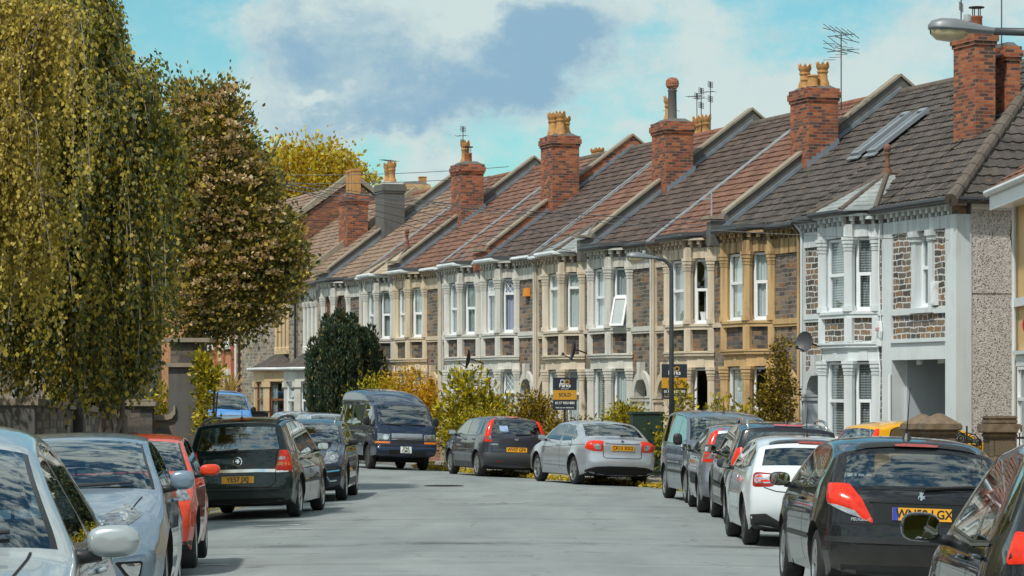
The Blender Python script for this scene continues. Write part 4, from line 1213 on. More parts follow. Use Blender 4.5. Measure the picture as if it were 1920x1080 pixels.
# ---- two older stone houses with triple lights and porch bays, further along
def old_house(s, W, dz, label, dress, roof, win_col, triple_x, porch, chim=None, gut='b'):
    root = empty('terraced_house', tpos(s, 0, dz), TROT, label, 'house', 'stone terraced houses along the street')
    mb = MB()
    w0, w1 = triple_x
    z0, z1 = 3.55, 5.30
    mb.box(0, w0, -.3, 0, -.3, 5.85); mb.box(w1, W, -.3, 0, -.3, 5.85); mb.box(w0, w1, -.3, 0, z1 + .3, 5.85); mb.box(w0, w1, -.3, 0, 2.9, z0 - .08)
    mb.box(w0, w1, -.3, -.02, -.3, .7)
    mb.build('front_wall', STONE_L, root)
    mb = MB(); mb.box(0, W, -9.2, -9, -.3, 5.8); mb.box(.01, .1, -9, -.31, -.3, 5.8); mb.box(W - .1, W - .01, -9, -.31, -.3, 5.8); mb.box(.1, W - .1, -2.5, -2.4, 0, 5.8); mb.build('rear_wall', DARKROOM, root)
    mb = MB()
    mb.box(-.02, .12, -.02, .05, -.3, 5.8); mb.box(w0 - .12, w1 + .12, -.1, .10, z0 - .16, z0 - .02)
    n = 3; sw = (w1 - w0) / n
    for k in range(n + 1):
        x = w0 + k * sw
        mb.lathe([(.10, 0), (.10, .1), (.075, .14), (.07, z1 - z0 - .22), (.09, z1 - z0 - .2), (.12, z1 - z0 - .05), (.12, z1 - z0)], (x, .02, z0 - .02), 10)
        mb.box(x - .05, x + .05, -.28, -.02, z0, z1)
    for k in range(n):
        xc = w0 + (k + .5) * sw; rr = sw / 2 - .05
        arc = [(xc + rr * math.cos(a), z1 - .02 + rr * math.sin(a)) for a in np.linspace(0, math.pi, 9)]
        mb.prism([(w0 + k * sw, z1 + .42), (w0 + (k + 1) * sw, z1 + .42), (w0 + (k + 1) * sw, z1 - .02)] + arc + [(w0 + k * sw, z1 - .02)], lambda q_: (q_[0], .05, q_[1]), lambda q_: (q_[0], -.25, q_[1]))
    mb.box(.12, W - .12, -.1, .08, 5.72, 5.86)
    mb.build('stone_dressing', dress, root)
    for k in range(n):
        make_window(root, None, (0, 0), Vector((1, 0, 0)), Vector((0, 1, 0)), w0 + k * sw + .06, w0 + (k + 1) * sw - .06, z0, z1 + .1, {'mid': .5, 'col': win_col}, 'none' if k else 'grey_half')
    # ground floor bay with a lean-to tiled roof
    b0, b1, pr = porch
    pts = [(b0, 0), (b0 + .5, pr), (b1 - .5, pr), (b1, 0)]
    mb = MB()
    for (P, Q) in zip(pts[:-1], pts[1:]):
        e, n_, L = facet_frame(P, Q); n_ = -n_ if n_.y < 0 else n_
        P3_ = Vector((*P, 0))
        mb.obox(P3_, e, n_, 0, L, -.2, 0, -.3, .8); mb.obox(P3_, e, n_, 0, L, -.2, 0, 2.35, 2.72); mb.obox(P3_, e, n_, -.03, L + .03, -.2, .08, 2.72, 2.80)
        for t in (.1, L - .1):
            mb.obox(P3_, e, n_, t - .10, t + .10, -.2, -.004, .8, 2.35); mb.obox(P3_, e, n_, t - .14, t + .14, -.2, .05, 2.14, 2.33)
        make_window(root, None, P, e, n_, .2, L - .2, .85, 2.33, {'mid': .55, 'col': win_col}, 'grey_half')
    mb.build('bay_window', dress, root)
    mb = MB()
    ev = [(b0 - .2, .0), (b0 + .38, pr + .2), (b1 - .38, pr + .2), (b1 + .2, .0)]
    tp = [(b0 + .5, .01), (b0 + .8, .01), (b1 - .8, .01), (b1 - .5, .01)]
    for k in range(3): mb.add([(*ev[k], 2.82), (*ev[k + 1], 2.82), (*tp[k + 1], 3.42), (*tp[k], 3.42)], [(0, 1, 2, 3)])
    mb.build('bay_roof', TILES['dark'], root, recalc=False)
    mb = MB(); mb.tube([(*q_, 2.82) for q_ in ev], .055, 8); mb.build('gutter', GUT_W, root)
    L = (0.28 - RIDGE_Y) * math.sqrt(1 + SLOPE ** 2)
    mb = MB(); slope_roof(mb, (0, .28, rz_(.28)), (1, 0, 0), (0, -1, SLOPE), L, 21, lambda v: 0, lambda v: W)
    zr = rz_(RIDGE_Y); mb.add([(0, RIDGE_Y, zr), (W, RIDGE_Y, zr), (W, -9.45, rz_(.28)), (0, -9.45, rz_(.28))], [(0, 1, 2, 3)])
    rf = mb.build('roof', TILES[roof], root, recalc=False)
    mb = MB(); mb.tube([(0, RIDGE_Y, zr), (W, RIDGE_Y, zr)], .12, 10); mb.build('ridge_tiles', RIDGE_R, rf)
    mb = MB(); mb.tube([(0, .3, 5.9), (W, .3, 5.9)], .062, 8); mb.tube([(W - .2, .3, 5.88), (W - .2, .1, 5.6), (W - .2, .1, 0)], .05, 8); mb.build('gutter', GUT_B if gut == 'b' else GUT_W, root)
    mb = MB(); h = .3
    pts = [(.42, 5.62), (.42, rz_(.28) + .36), (.02, rz_(.02) + h), (RIDGE_Y, zr + h), (-9.4, rz_(.28) + h), (-9.4, 5.4)]
    mb.prism(pts, lambda q_: (W - .13, q_[0], q_[1]), lambda q_: (W + .13, q_[0], q_[1])); mb.build('parapet', COPING, root)
    if chim: chimney(root, None, W, chim.get('y', -2.3), 1.25, .8, rz_(-1.4) - .4, chim['zt'], chim['mat'], chim['pots'])
    return root
old_house(49.5, 4.65, .12, "stone house with white triple lights, half behind the yew", P_WHITE3, 'pale', 'w', (1.6, 3.3), (1.2, 3.9, .8), chim={'zt': 9.35, 'mat': BRICK, 'pots': [(-.42, 0, 'square', .95), (0, 0, 'square', .95), (.42, 0, 'square', .95)], 'y': -2.2})
old_house(54.15, 9.2, .14, "stone house with orange carved triple lights above a sandy porch bay", P_STONE, 'pale', 'brown', (1.2, 3.0), (.9, 3.6, .9))

# ---- tall red brick house that closes the row
def brick_house():
    s, W = 63.4, 16.0
    root = empty('brick_house', tpos(s, 0, .1), TROT, "tall red brick house with pale quoins and a gable over the stone houses", 'house')
    mb = MB()
    zr, ze = 10.6, 7.25
    mb.box(0, W, -.3, 0.0, -.3, ze); mb.box(0, W, -9.4, -9.2, -.3, ze)
    mb.build('wall', BUFF_WALL, root)
    mb = MB(); poly = [(0.002, -.3), (0.002, ze), (-4.6, zr), (-9.3, ze), (-9.3, -.3)]
    mb.prism(poly, lambda q_: (.0, q_[0], q_[1]), lambda q_: (-.3, q_[0], q_[1])); mb.build('gable_wall', BRICK_D, root)
    mb = MB()
    for (a, b) in (((.3, ze - .15), (-4.6, zr + .18)), ((-4.6, zr + .18), (-9.5, ze - .15))):
        mb.prism([a, b, (b[0], b[1] + .22), (a[0], a[1] + .22)], lambda q_: (.1, q_[0], q_[1]), lambda q_: (-.4, q_[0], q_[1]))
    mb.build('coping', COPING, root)
    mb = MB()
    for k in range(26):
        z = -.2 + k * .29
        w = .42 if k % 2 else .25
        mb.box(-.302, w, -.05, .03, z, z + .14)
    for x in (3.6, 7.4):
        for k in range(26):
            w = .30 if k % 2 else .18
            mb.box(x - w, x + w, -.05, .03, -.2 + k * .29, -.06 + k * .29)
    mb.build('quoins', simple('pale_quoin', (.62, .46, .26), .8, var=.2), root)
    mb = MB()
    for x in (1.0, 1.35, 2.8, 4.4, 6.6): mb.box(x - .15, x + .15, -.02, .04, -.2, 7.2)
    mb.build('brick_pilaster', simple('red_brick_band', (.35, .09, .045), .85, var=.25, scale=10), root)
    for (x0, x1, z0, z1) in ((1.75, 2.6, .9, 2.7), (1.75, 2.6, 3.9, 5.7), (4.8, 6.1, .9, 2.7), (4.8, 6.1, 3.9, 5.7)):
        make_window(root, None, (0, .19), Vector((1, 0, 0)), Vector((0, 1, 0)), x0, x1, z0, z1, {'mid': .5}, 'grey')
        mb = MB(); mb.box(x0 - .1, x1 + .1, .0, .12, z1, z1 + .25); mb.box(x0 - .1, x1 + .1, .0, .14, z0 - .14, z0 - .055); mb.build('lintel', P_WHITE3, root)
    L = 4.85 * math.sqrt(1 + (3.3 / 4.85) ** 2)
    mb = MB(); slope_roof(mb, (0, .25, ze - .05), (1, 0, 0), (0, -4.85, 3.33), L, 17, lambda v: 0, lambda v: W)
    mb.add([(0, -4.6, zr - .02), (W, -4.6, zr - .02), (W, -9.6, ze - .1), (0, -9.6, ze - .1)], [(0, 1, 2, 3)]); mb.build('roof', TILES['pale'], root, recalc=False)
    mb = MB(); mb.tube([(.35, .1, 0), (.35, .1, 7)], .05, 8); mb.build('downpipe', GUT_W, root)
    chimney(root, None, .4, -7.4, .9, 1.15, 7.5, 10.55, BUFF, [(0, -.4, 'square', .3)])
BUFF_WALL = brick_mat('orange_brick', [(.52, .22, .09), (.46, .18, .075), (.58, .27, .12)], (.45, .33, .22))
BRICK_D = brick_mat('sooty_brick', [(.26, .09, .05), (.19, .075, .05), (.33, .13, .06), (.12, .06, .045)], (.18, .15, .12))
brick_house()

# ---- cream house at the right edge
def cream_house():
    # its street wall runs along the near, straight part of the road
    root = empty('rendered_house', (9.55, 56.55, 0), R(90), "ochre rendered house with white trim at the right edge of the street", 'house')
    # local x runs towards -Y? here: local x -> +Y world, y -> -X (out to the street)
    W = 13.0
    ren = paint_mat('ochre_render', (.66, .44, .20), .25, (.35, .2, .09))
    mb = MB()
    mb.box(-W, 0, -.3, 0, -.3, 5.6); mb.box(-W, 0, -8.2, -8.0, -.3, 5.6); mb.box(-.3, 0, -8.0, -.3, -.3, 5.6); mb.box(-W, -W + .3, -8, -.3, -.3, 5.6)
    mb.build('wall', ren, root)
    mb = MB(); mb.box(-.16, .03, -.02, .05, -.2, 5.5); mb.build('quoins', P_WHITE, root)
    mb = MB(); mb.box(-W, .06, .052, .10, 3.62, 3.78); mb.build('string_course', P_WHITE, root)
    mb = MB()
    mb.box(-W - .3, .3, -.25, .42, 5.52, 5.66); mb.box(-W - .3, .3, .42, .46, 5.48, 5.80); mb.box(.26, .3, -8.4, .42, 5.48, 5.80)
    mb.build('fascia_board', WHITE_UPVC, root)
    mb = MB(); mb.tube([(.33, .52, 5.80), (-W - .3, .52, 5.80)], .065, 8); mb.tube([(-.25, .09, 5.5), (-.25, .09, 0)], .04, 8); mb.build('gutter', GUT_W, root)
    mb = MB()
    slope_roof(mb, (-W - .3, .5, 5.82), (1, 0, 0), (0, -1, .7), 5.6, 16, lambda v: 0, lambda v: W + .6, seg=4)
    mb.add([(-W - .3, -4.1, 9.0), (.3, -4.1, 9.0), (.3, -8.7, 5.8), (-W - .3, -8.7, 5.8)], [(0, 1, 2, 3)])
    mb.build('roof', TILES['rust'], root, recalc=False)
    mb = MB(); mb.add([(.0, .0, 5.6), (.0, -8.2, 5.6), (.0, -4.1, 8.6)], [(0, 1, 2)]); mb.build('gable', ren, root)
    # sash window with blue-white trim, close to the far corner
    mb = MB(); mb.box(-1.75, -.42, -.02, .07, .85, .98); mb.box(-1.75, -.42, -.02, .08, 2.5, 2.72); mb.box(-.56, -.42, -.02, .06, .98, 2.5); mb.box(-1.75, -1.61, -.02, .06, .98, 2.5); mb.box(-1.78, -.38, .0, .14, 2.72, 2.79)
    mb.build('window_surround', P_WHITE, root)
    make_window(root, None, (0, .17), Vector((1, 0, 0)), Vector((0, 1, 0)), -1.6, -.57, .99, 2.49, {'mid': .6}, 'net')
    mb = MB(); mb.tube([(.02, .06, 5.45), (.05, .1, 5.0), (-.08, .09, 4.7)], .012, 5); mb.build('cable', IRON, root)
cream_house()
# ---------------------------------------------------------------- cars
TYRE = simple('tyre_rubber', (.018, .018, .019), .75, var=.3, scale=14)
BLACKP = simple('black_plastic', (.022, .022, .024), .45, var=.15)
SEAL = simple('black_trim', (.010, .010, .011), .25, var=.1)
ALLOY = simple('alloy_rim', (.50, .51, .52), .28, .85, var=.15)
ALLOY_D = simple('dark_alloy_rim', (.07, .07, .075), .3, .6)
CHROME = simple('chrome', (.72, .73, .74), .10, 1.0, var=.05)
UNDER = simple('underbody', (.012, .012, .012), .9)
TRIM_IN = simple('cabin_trim', (.03, .031, .034), .85)
SEATF = simple('seat_cloth', (.055, .057, .062), .9)
REDL = simple('red_lens', (.78, .034, .012), .18, coat=.35, var=.35, scale=14, spec=.3)
REDD = simple('dark_red_lens', (.34, .014, .010), .15, coat=.4, var=.3, scale=14, spec=.3)
AMBL = simple('amber_lens', (.75, .20, .02), .12, coat=1.0, var=.2)
CLRL = simple('clear_lens', (.42, .44, .45), .06, .55, coat=1.0, var=.55, scale=18)
HEADL = simple('headlight_lens', (.26, .29, .32), .05, .45, coat=1.0, var=.75, scale=13)
HEADD = simple('headlight_bulb_bowl', (.72, .74, .76), .07, .9, coat=1.0, var=.3)
MIRG = simple('mirror_glass', (.75, .78, .80), .02, 1.0, var=.02)
PLY = simple('yellow_plate', (.78, .36, .015), .35, var=.05)
PLW = simple('white_plate', (.74, .76, .74), .35, var=.05)
PLK = simple('plate_black', (.012, .012, .013), .4)
EUB = simple('plate_blue', (.03, .06, .38), .4)
GAP = simple('panel_gap', (.006, .006, .007), .8)
GLASS = glass_mat('car_glass', (.55, .62, .62), 2.7)
GLASS_D = glass_mat('privacy_glass', (.20, .22, .23), 2.4)

def pt_in(poly, x, y):
    c = False; n = len(poly); j = n - 1
    for i in range(n):
        xi, yi = poly[i]; xj, yj = poly[j]
        if (yi > y) != (yj > y) and x < (xj - xi) * (y - yi) / (yj - yi) + xi: c = not c
        j = i
    return c
def seg_dist(poly, x, y):
    d = 9.0; n = len(poly)
    for i in range(n):
        ax, ay = poly[i]; bx, by = poly[(i + 1) % n]
        dx, dy = bx - ax, by - ay
        t = max(0, min(1, ((x - ax) * dx + (y - ay) * dy) / (dx * dx + dy * dy + 1e-12)))
        d = min(d, math.hypot(ax + dx * t - x, ay + dy * t - y))
    return d
def rpoly(pts, r=.03, seg=3):
    """round the corners of a polygon"""
    out = []; n = len(pts)
    for i in range(n):
        p0, p1, p2 = Vector(pts[i - 1]), Vector(pts[i]), Vector(pts[(i + 1) % n])
        a, b = p0 - p1, p2 - p1
        c = min(r, a.length * .45, b.length * .45)
        if c < 1e-4: out.append(tuple(p1)); continue
        A, B = p1 + a.normalized() * c, p1 + b.normalized() * c
        for k in range(seg + 1):
            t = k / seg
            out.append(tuple(A * (1 - t) ** 2 + p1 * 2 * t * (1 - t) + B * t ** 2))
    return out
def poly_off(poly, d):
    n = len(poly); ar = sum(poly[i][0] * poly[(i + 1) % n][1] - poly[(i + 1) % n][0] * poly[i][1] for i in range(n))
    sg = 1 if ar > 0 else -1
    out = []
    for i in range(n):
        a, b, c = Vector(poly[i - 1]), Vector(poly[i]), Vector(poly[(i + 1) % n])
        e1, e2 = (b - a), (c - b)
        n1 = Vector((e1.y, -e1.x)); n2 = Vector((e2.y, -e2.x))
        if n1.length > 1e-9: n1.normalize()
        if n2.length > 1e-9: n2.normalize()
        m = (n1 + n2)
        if m.length < 1e-6: m = n1
        m.normalize()
        k = d / max(.5, m.dot(n1))
        out.append((b.x + m.x * k * sg, b.y + m.y * k * sg))
    return out
def resub(poly, s):
    out = []; n = len(poly)
    for i in range(n):
        a, b = Vector(poly[i]), Vector(poly[(i + 1) % n])
        k = max(1, int(math.ceil((b - a).length / s)))
        for j in range(k): out.append(tuple(a.lerp(b, j / k)))
    return out
def cdt(loops, extra):
    vs = []; ed = []
    for lp in loops:
        b = len(vs); vs += [Vector(p) for p in lp]; ed += [(b + i, b + (i + 1) % len(lp)) for i in range(len(lp))]
    vs += [Vector(p) for p in extra]
    r = geometry.delaunay_2d_cdt(vs, ed, [], 0, 1e-5)
    return [tuple(v) for v in r[0]], [tuple(f) for f in r[2]]

class Car:
    def __init__(s, name, label, cat, paint, L, W, H, top, axles, rw, wz=None, zc=.20, ra=None, wins=(), glass=GLASS, wprof=None, group='cars parked along the kerb', taper=(.10, .10), rear_glass=None, flare=.02, ws_f=.90, rg_f=.86):
        s.L, s.W, s.H, s.rw, s.axles, s.paint = L, W, H, rw, axles, paint
        s.root = empty(name, label=label, cat=cat, group=group)
        ra = ra or rw + .055
        s.ra = ra
        hw = W / 2
        # width profile against height
        pr = wprof or [(0, .90), (.22, .935), (.40, .985), (.62, 1.0), (.82, .985), (.96, .955), (1.02, .935), (H - .02, .735), (H + .1, .70)]
        zz = np.linspace(-.1, H + .2, 300); ww = np.interp(zz, [p[0] for p in pr], [p[1] for p in pr])
        k = np.exp(-.5 * (np.arange(-10, 11) / 3.0) ** 2); k /= k.sum()
        ww = np.convolve(np.pad(ww, 10, mode='edge'), k, 'valid') * hw
        xf, xr = max(p[0] for p in top), min(p[0] for p in top)
        def Wf(x, z):
            w = float(np.interp(z, zz, ww))
            a = max(0.0, (x - .55 * xf) / (xf * .45)); b = max(0.0, (x - .55 * xr) / (xr * .45))
            w *= 1 - taper[0] * min(a, 1) ** 2.2 - taper[1] * min(b, 1) ** 2.2
            for ax in axles:
                d = math.hypot(x - ax, z - rw)
                if ra * .8 < d < ra + .16:
                    w += flare * max(0.0, 1 - abs(d - ra) / .16) ** 1.3
            return w
        s.Wf = Wf
        # ---- outline of the side view, with rounded corners
        P = []   # (x, z, r, tag)
        n = len(top)
        # flat glass: little bow where a pane starts or ends
        top = [(p[0], p[1], p[2] * (.5 if (len(p) > 3 and p[3] in ('ws', 'rg')) or (i > 0 and len(top[i - 1]) > 3 and top[i - 1][3] in ('ws', 'rg')) else 1.0)) + tuple(p[3:]) for i, p in enumerate(top)]
        for i, p in enumerate(top):
            x, z = p[0], p[1]; r = p[2]; tg = p[3] if len(p) > 3 else 'body'
            if i in (0, n - 1): P.append((x, z, r, tg if i == 0 else 'under')); continue
            a, c = Vector((top[i - 1][0], top[i - 1][1])), Vector((top[i + 1][0], top[i + 1][1])); b = Vector((x, z))
            ptag = top[i - 1][3] if len(top[i - 1]) > 3 else 'body'
            cap = .05 if (tg in ('ws', 'rg') or ptag in ('ws', 'rg')) else .30
            ca, cb = min(cap, (a - b).length * .48), min(cap, (c - b).length * .48)
            A, B = b + (a - b).normalized() * ca, b + (c - b).normalized() * cb
            for k_ in range(5):
                t = k_ / 4
                q = A * (1 - t) ** 2 + b * 2 * t * (1 - t) + B * t ** 2
                P.append((q.x, q.y, r, tg if k_ == 4 else 'body'))
        und = []
        for ax in sorted(axles):
            th0 = math.acos(min(1, max(-1, (zc - rw) / ra)))
            for t in np.linspace(-th0, th0, 17):
                und.append((ax + ra * math.sin(t), rw + ra * math.cos(t), .02, 'arch'))
            und[-1] = (und[-1][0], und[-1][1], .02, 'under')
        P += und
        # resample
        Q = []
        m = len(P)
        for i in range(m):
            a, b = P[i], P[(i + 1) % m]
            d = math.hypot(b[0] - a[0], b[1] - a[1]); kk = max(1, int(math.ceil(d / .085)))
            for j in range(kk):
                t = j / kk
                h = 4 * t * (1 - t) * .045 * d if a[3] in ('ws', 'rg') else 0.0     # panes are bowed lengthways too
                ex, ez = (b[0] - a[0]) / max(d, 1e-9), (b[1] - a[1]) / max(d, 1e-9)
                if a[3] == 'ws': ex, ez = ez, -ex
                else: ex, ez = ez, -ex
                Q.append((a[0] + (b[0] - a[0]) * t + ex * h, a[1] + (b[1] - a[1]) * t + ez * h, a[2] + (b[2] - a[2]) * t, a[3]))
        P = Q; m = len(P)
        pts = [Vector((p[0], p[1])) for p in P]
        nor = []
        for i in range(m):
            e = pts[(i + 1) % m] - pts[i - 1]
            nor.append(Vector((e.y, -e.x)).normalized())
        ar = sum(pts[i].x * pts[(i + 1) % m].y - pts[(i + 1) % m].x * pts[i].y for i in range(m))
        if ar > 0: nor = [-q for q in nor]
        isarch = [p[3] == 'arch' or P[i - 1][3] == 'arch' for i, p in enumerate(P)]
        rad = [p[2] for p in P]
        for _ in range(3): rad = [rad[i] if isarch[i] else (rad[i - 1] + 2 * rad[i] + rad[(i + 1) % m]) / 4 for i in range(m)]
        inn = [pts[i] + nor[i] * rad[i] for i in range(m)]
        for _ in range(4): inn = [inn[i] if isarch[i] or isarch[i - 1] or isarch[(i + 1) % m] else (inn[i - 1] + 2 * inn[i] + inn[(i + 1) % m]) / 4 for i in range(m)]
        NF = 2.3
        fl = [0, .16, .32, .46, .58, .68, .77, .85, .90, .93, .96, .985, 1.0]
        fl = sorted(set(fl + [ws_f, rg_f]))
        tl = [1 - (1 - f ** NF) ** (1 / NF) for f in fl]
        V = []; idx = {}
        def addv(x, y, z): V.append((x, y, z)); return len(V) - 1
        wi = [Wf(inn[i].x, inn[i].y) for i in range(m)]
        for i in range(m):
            for k_, (f, t) in enumerate(zip(fl, tl)):
                q = pts[i].lerp(inn[i], t)
                idx[i, k_] = addv(q.x, f * wi[i], q.y)
        bodyF, bodyM, wsF, rgF = [], [], [], []
        for i in range(m):
            j = (i + 1) % m; tg = P[i][3]
            for k_ in range(len(fl) - 1):
                f = (idx[i, k_], idx[j, k_], idx[j, k_ + 1], idx[i, k_ + 1])
                lim = ws_f if tg == 'ws' else rg_f
                if tg in ('ws', 'rg') and fl[k_ + 1] <= lim + 1e-6: (wsF if tg == 'ws' else rgF).append(f)
                elif tg in ('ws', 'rg') and fl[k_ + 1] <= lim + .035: bodyF.append(f); bodyM.append(1)
                else:
                    bodyF.append(f); bodyM.append(2 if tg in ('arch', 'under') and fl[k_] < .97 else (2 if tg == 'arch' else 0))
        # ---- flank
        loop = [tuple(q) for q in inn]
        loops = [loop]; wl = []
        for w in wins:
            w_ = resub(rpoly(w, .05), .09); sl = poly_off(w_, .022)
            wl.append((w_, sl)); loops += [w_, sl]
        extra = []
        x0, x1 = min(p[0] for p in loop), max(p[0] for p in loop)
        for gx in np.arange(x0, x1, .075):
            for gzz in np.arange(.1, H, .06):
                if pt_in(loop, gx, gzz) and min(seg_dist(lp, gx, gzz) for lp in loops) > .028: extra.append((gx, gzz))
        cv, cf = cdt(loops, extra)
        base = len(V)
        for (x, z) in cv: V.append((x, Wf(x, z), z))
        sideF = [[] for _ in wins]
        for f in cf:
            cx = sum(cv[q][0] for q in f) / len(f); cz = sum(cv[q][1] for q in f) / len(f)
            if not pt_in(loop, cx, cz): continue
            ff = tuple(base + q for q in f)
            for wi_, (w_, sl) in enumerate(wl):
                if pt_in(w_, cx, cz): sideF[wi_].append(ff); break
            else:
                in_seal = any(pt_in(sl, cx, cz) for (_, sl) in wl)
                bodyF.append(ff); bodyM.append(1 if in_seal else 0)
        s.V = V
        mir = [(x, -y, z) for (x, y, z) in V]
        def emit(name, faces, mats, mis=None, parent=None, sides=(1, -1)):
            allv = []; allf = []; allm = []
            for sg in sides:
                src = V if sg > 0 else mir
                used = sorted({q for f in faces for q in f}); mp = {q: len(allv) + a for a, q in enumerate(used)}
                allv += [src[q] for q in used]
                allf += [tuple(mp[q] for q in f) for f in faces]
                allm += list(mis) if mis else [0] * len(faces)
            me = bpy.data.meshes.new(name); me.from_pydata(allv, [], allf)
            for mt in mats: me.materials.append(mt)
            me.polygons.foreach_set('material_index', allm)
            bm = bmesh.new(); bm.from_mesh(me)
            bmesh.ops.remove_doubles(bm, verts=bm.verts, dist=2e-4)
            bmesh.ops.recalc_face_normals(bm, faces=bm.faces)
            for f in bm.faces: f.smooth = True
            for e in bm.edges:
                if e.is_manifold and e.calc_face_angle(0) > R(48): e.smooth = False
            bm.to_mesh(me); bm.free(); me.update()
            o = bpy.data.objects.new(name, me); COL.objects.link(o); o.parent = parent or s.root
            return o
        s.body = emit('body', bodyF, [paint, SEAL, UNDER], bodyM)
        if wsF: emit('windscreen', wsF, [glass])
        if rgF: emit('rear_window', rgF, [rear_glass or glass])
        for k_, fs in enumerate(sideF):
            if not fs: continue
            gm = glass if k_ == 0 or rear_glass is None else rear_glass
            for sg in (1, -1): emit('side_window', fs, [gm], sides=(sg,))
        # ray target for everything stuck on the skin
        allF = bodyF + wsF + rgF + [f for fs in sideF for f in fs]
        nV = len(V)
        s.bvh = BVHTree.FromPolygons([Vector(v) for v in V] + [Vector(v) for v in mir], allF + [tuple(q + nV for q in f) for f in allF])
        s._wheels_done = False

    # ---- pieces laid on the skin
    def cast(s, kind, u, v, x0=0.0):
        if kind == 'left': o, d = Vector((u, 3, v)), Vector((0, -1, 0))
        elif kind == 'right': o, d = Vector((u, -3, v)), Vector((0, 1, 0))
        elif kind == 'rear': o, d = Vector((-5, u, v)), Vector((1, 0, 0))
        elif kind == 'front': o, d = Vector((5, u, v)), Vector((-1, 0, 0))
        elif kind == 'top': o, d = Vector((u, v, 4)), Vector((0, 0, -1))
        else:
            o, d = Vector((x0, 0, v)), Vector((math.cos(u / .9) * (-1 if kind == 'cylr' else 1), math.sin(u / .9), 0))
            for q in range(4):
                h, nn, _, dist = s.bvh.ray_cast(o, d)
                if h is None: return None, None
                far, n2, _, _ = s.bvh.ray_cast(h + d * .02, d)
                if far is None: return h, (nn if nn.dot(d) > 0 else -nn)
                o = h + d * .02
            return h, d
        h, nn, _, _ = s.bvh.ray_cast(o, d)
        if h is None: return None, None
        return h, (nn if nn.dot(d) < 0 else -nn)
    def patch(s, name, mat, kind, poly, eps=.004, bulge=0.0, r=.02, x0=0.0, parent=None, mirror=False, step=.045, label=None):
        outs = []
        if kind == 'cyl':
            if sum(p[0] for p in poly) / len(poly) < x0: kind = 'cylr'
            poly = [(math.atan2(p[1], (x0 - p[0]) if kind == 'cylr' else p[0] - x0) * .9, p[2]) for p in poly]
        pl = resub(rpoly(poly, r), step)
        extra = []
        xs = [p[0] for p in pl]; ys = [p[1] for p in pl]
        for a in np.arange(min(xs) + step / 2, max(xs), step):
            for b in np.arange(min(ys) + step / 2, max(ys), step):
                if pt_in(pl, a, b) and seg_dist(pl, a, b) > step * .4: extra.append((a, b))
        cv, cf = cdt([pl], extra)
        for sg in ((1, -1) if mirror else (1,)):
            vs = []; ok = []
            for (a, b) in cv:
                aa = a; kk = kind
                if sg < 0:
                    if kind in ('rear', 'front', 'cyl', 'cylr'): aa = -a
                    elif kind == 'left': kk = 'right'
                    elif kind == 'right': kk = 'left'
                h, nn = s.cast(kk, aa, b, x0)
                if kind == 'top' and sg < 0: h, nn = s.cast(kk, a, -b, x0)
                if h is None: vs.append((0, 0, 0)); ok.append(False); continue
                d = seg_dist(pl, a, b)
                vs.append(tuple(h + nn * (eps + bulge * min(1, d / .05)))); ok.append(True)
            fs = [f for f in cf if all(ok[q] for q in f) and pt_in(pl, sum(cv[q][0] for q in f) / len(f), sum(cv[q][1] for q in f) / len(f))]
            mb = MB(); mb.add(vs, fs)
            outs.append(mb.build(name, mat, parent or s.root, smooth=True, recalc=True, label=label))
        return outs
    def line(s, name, mat, kind, pts, w=.012, eps=.003, x0=0.0, mirror=False, parent=None):
        """a narrow strip drawn along a polyline on the skin (panel gaps, mouldings)"""
        outs = []
        if kind == 'cyl':
            if sum(p[0] for p in pts) / len(pts) < x0: kind = 'cylr'
            pts = [(math.atan2(p[1], (x0 - p[0]) if kind == 'cylr' else p[0] - x0) * .9, p[2]) for p in pts]
        den = []
        for i in range(len(pts) - 1):
            a, b = Vector(pts[i]), Vector(pts[i + 1]); k = max(1, int((b - a).length / .06))
            den += [a.lerp(b, j / k) for j in range(k)]
        den.append(Vector(pts[-1]))
        for sg in ((1, -1) if mirror else (1,)):
            rows = []
            for i, p in enumerate(den):
                e = (den[min(i + 1, len(den) - 1)] - den[max(i - 1, 0)]).normalized(); nn2 = Vector((-e.y, e.x))
                row = []
                for q in (p - nn2 * w / 2, p + nn2 * w / 2):
                    kk, a, b = kind, q.x, q.y
                    if sg < 0:
                        if kind in ('rear', 'front', 'cyl', 'cylr'): a = -a
                        elif kind == 'left': kk = 'right'
                        elif kind == 'right': kk = 'left'
                        elif kind == 'top': b = -b
                    h, nn = s.cast(kk, a, b, x0)
                    if h is None: row = None; break
                    row.append(tuple(h + nn * eps))
                if row: rows.append(row)
            if len(rows) > 1:
                mb = MB(); mb.grid(rows); outs.append(mb.build(name, mat, parent or s.root, smooth=True, recalc=False))
        return outs
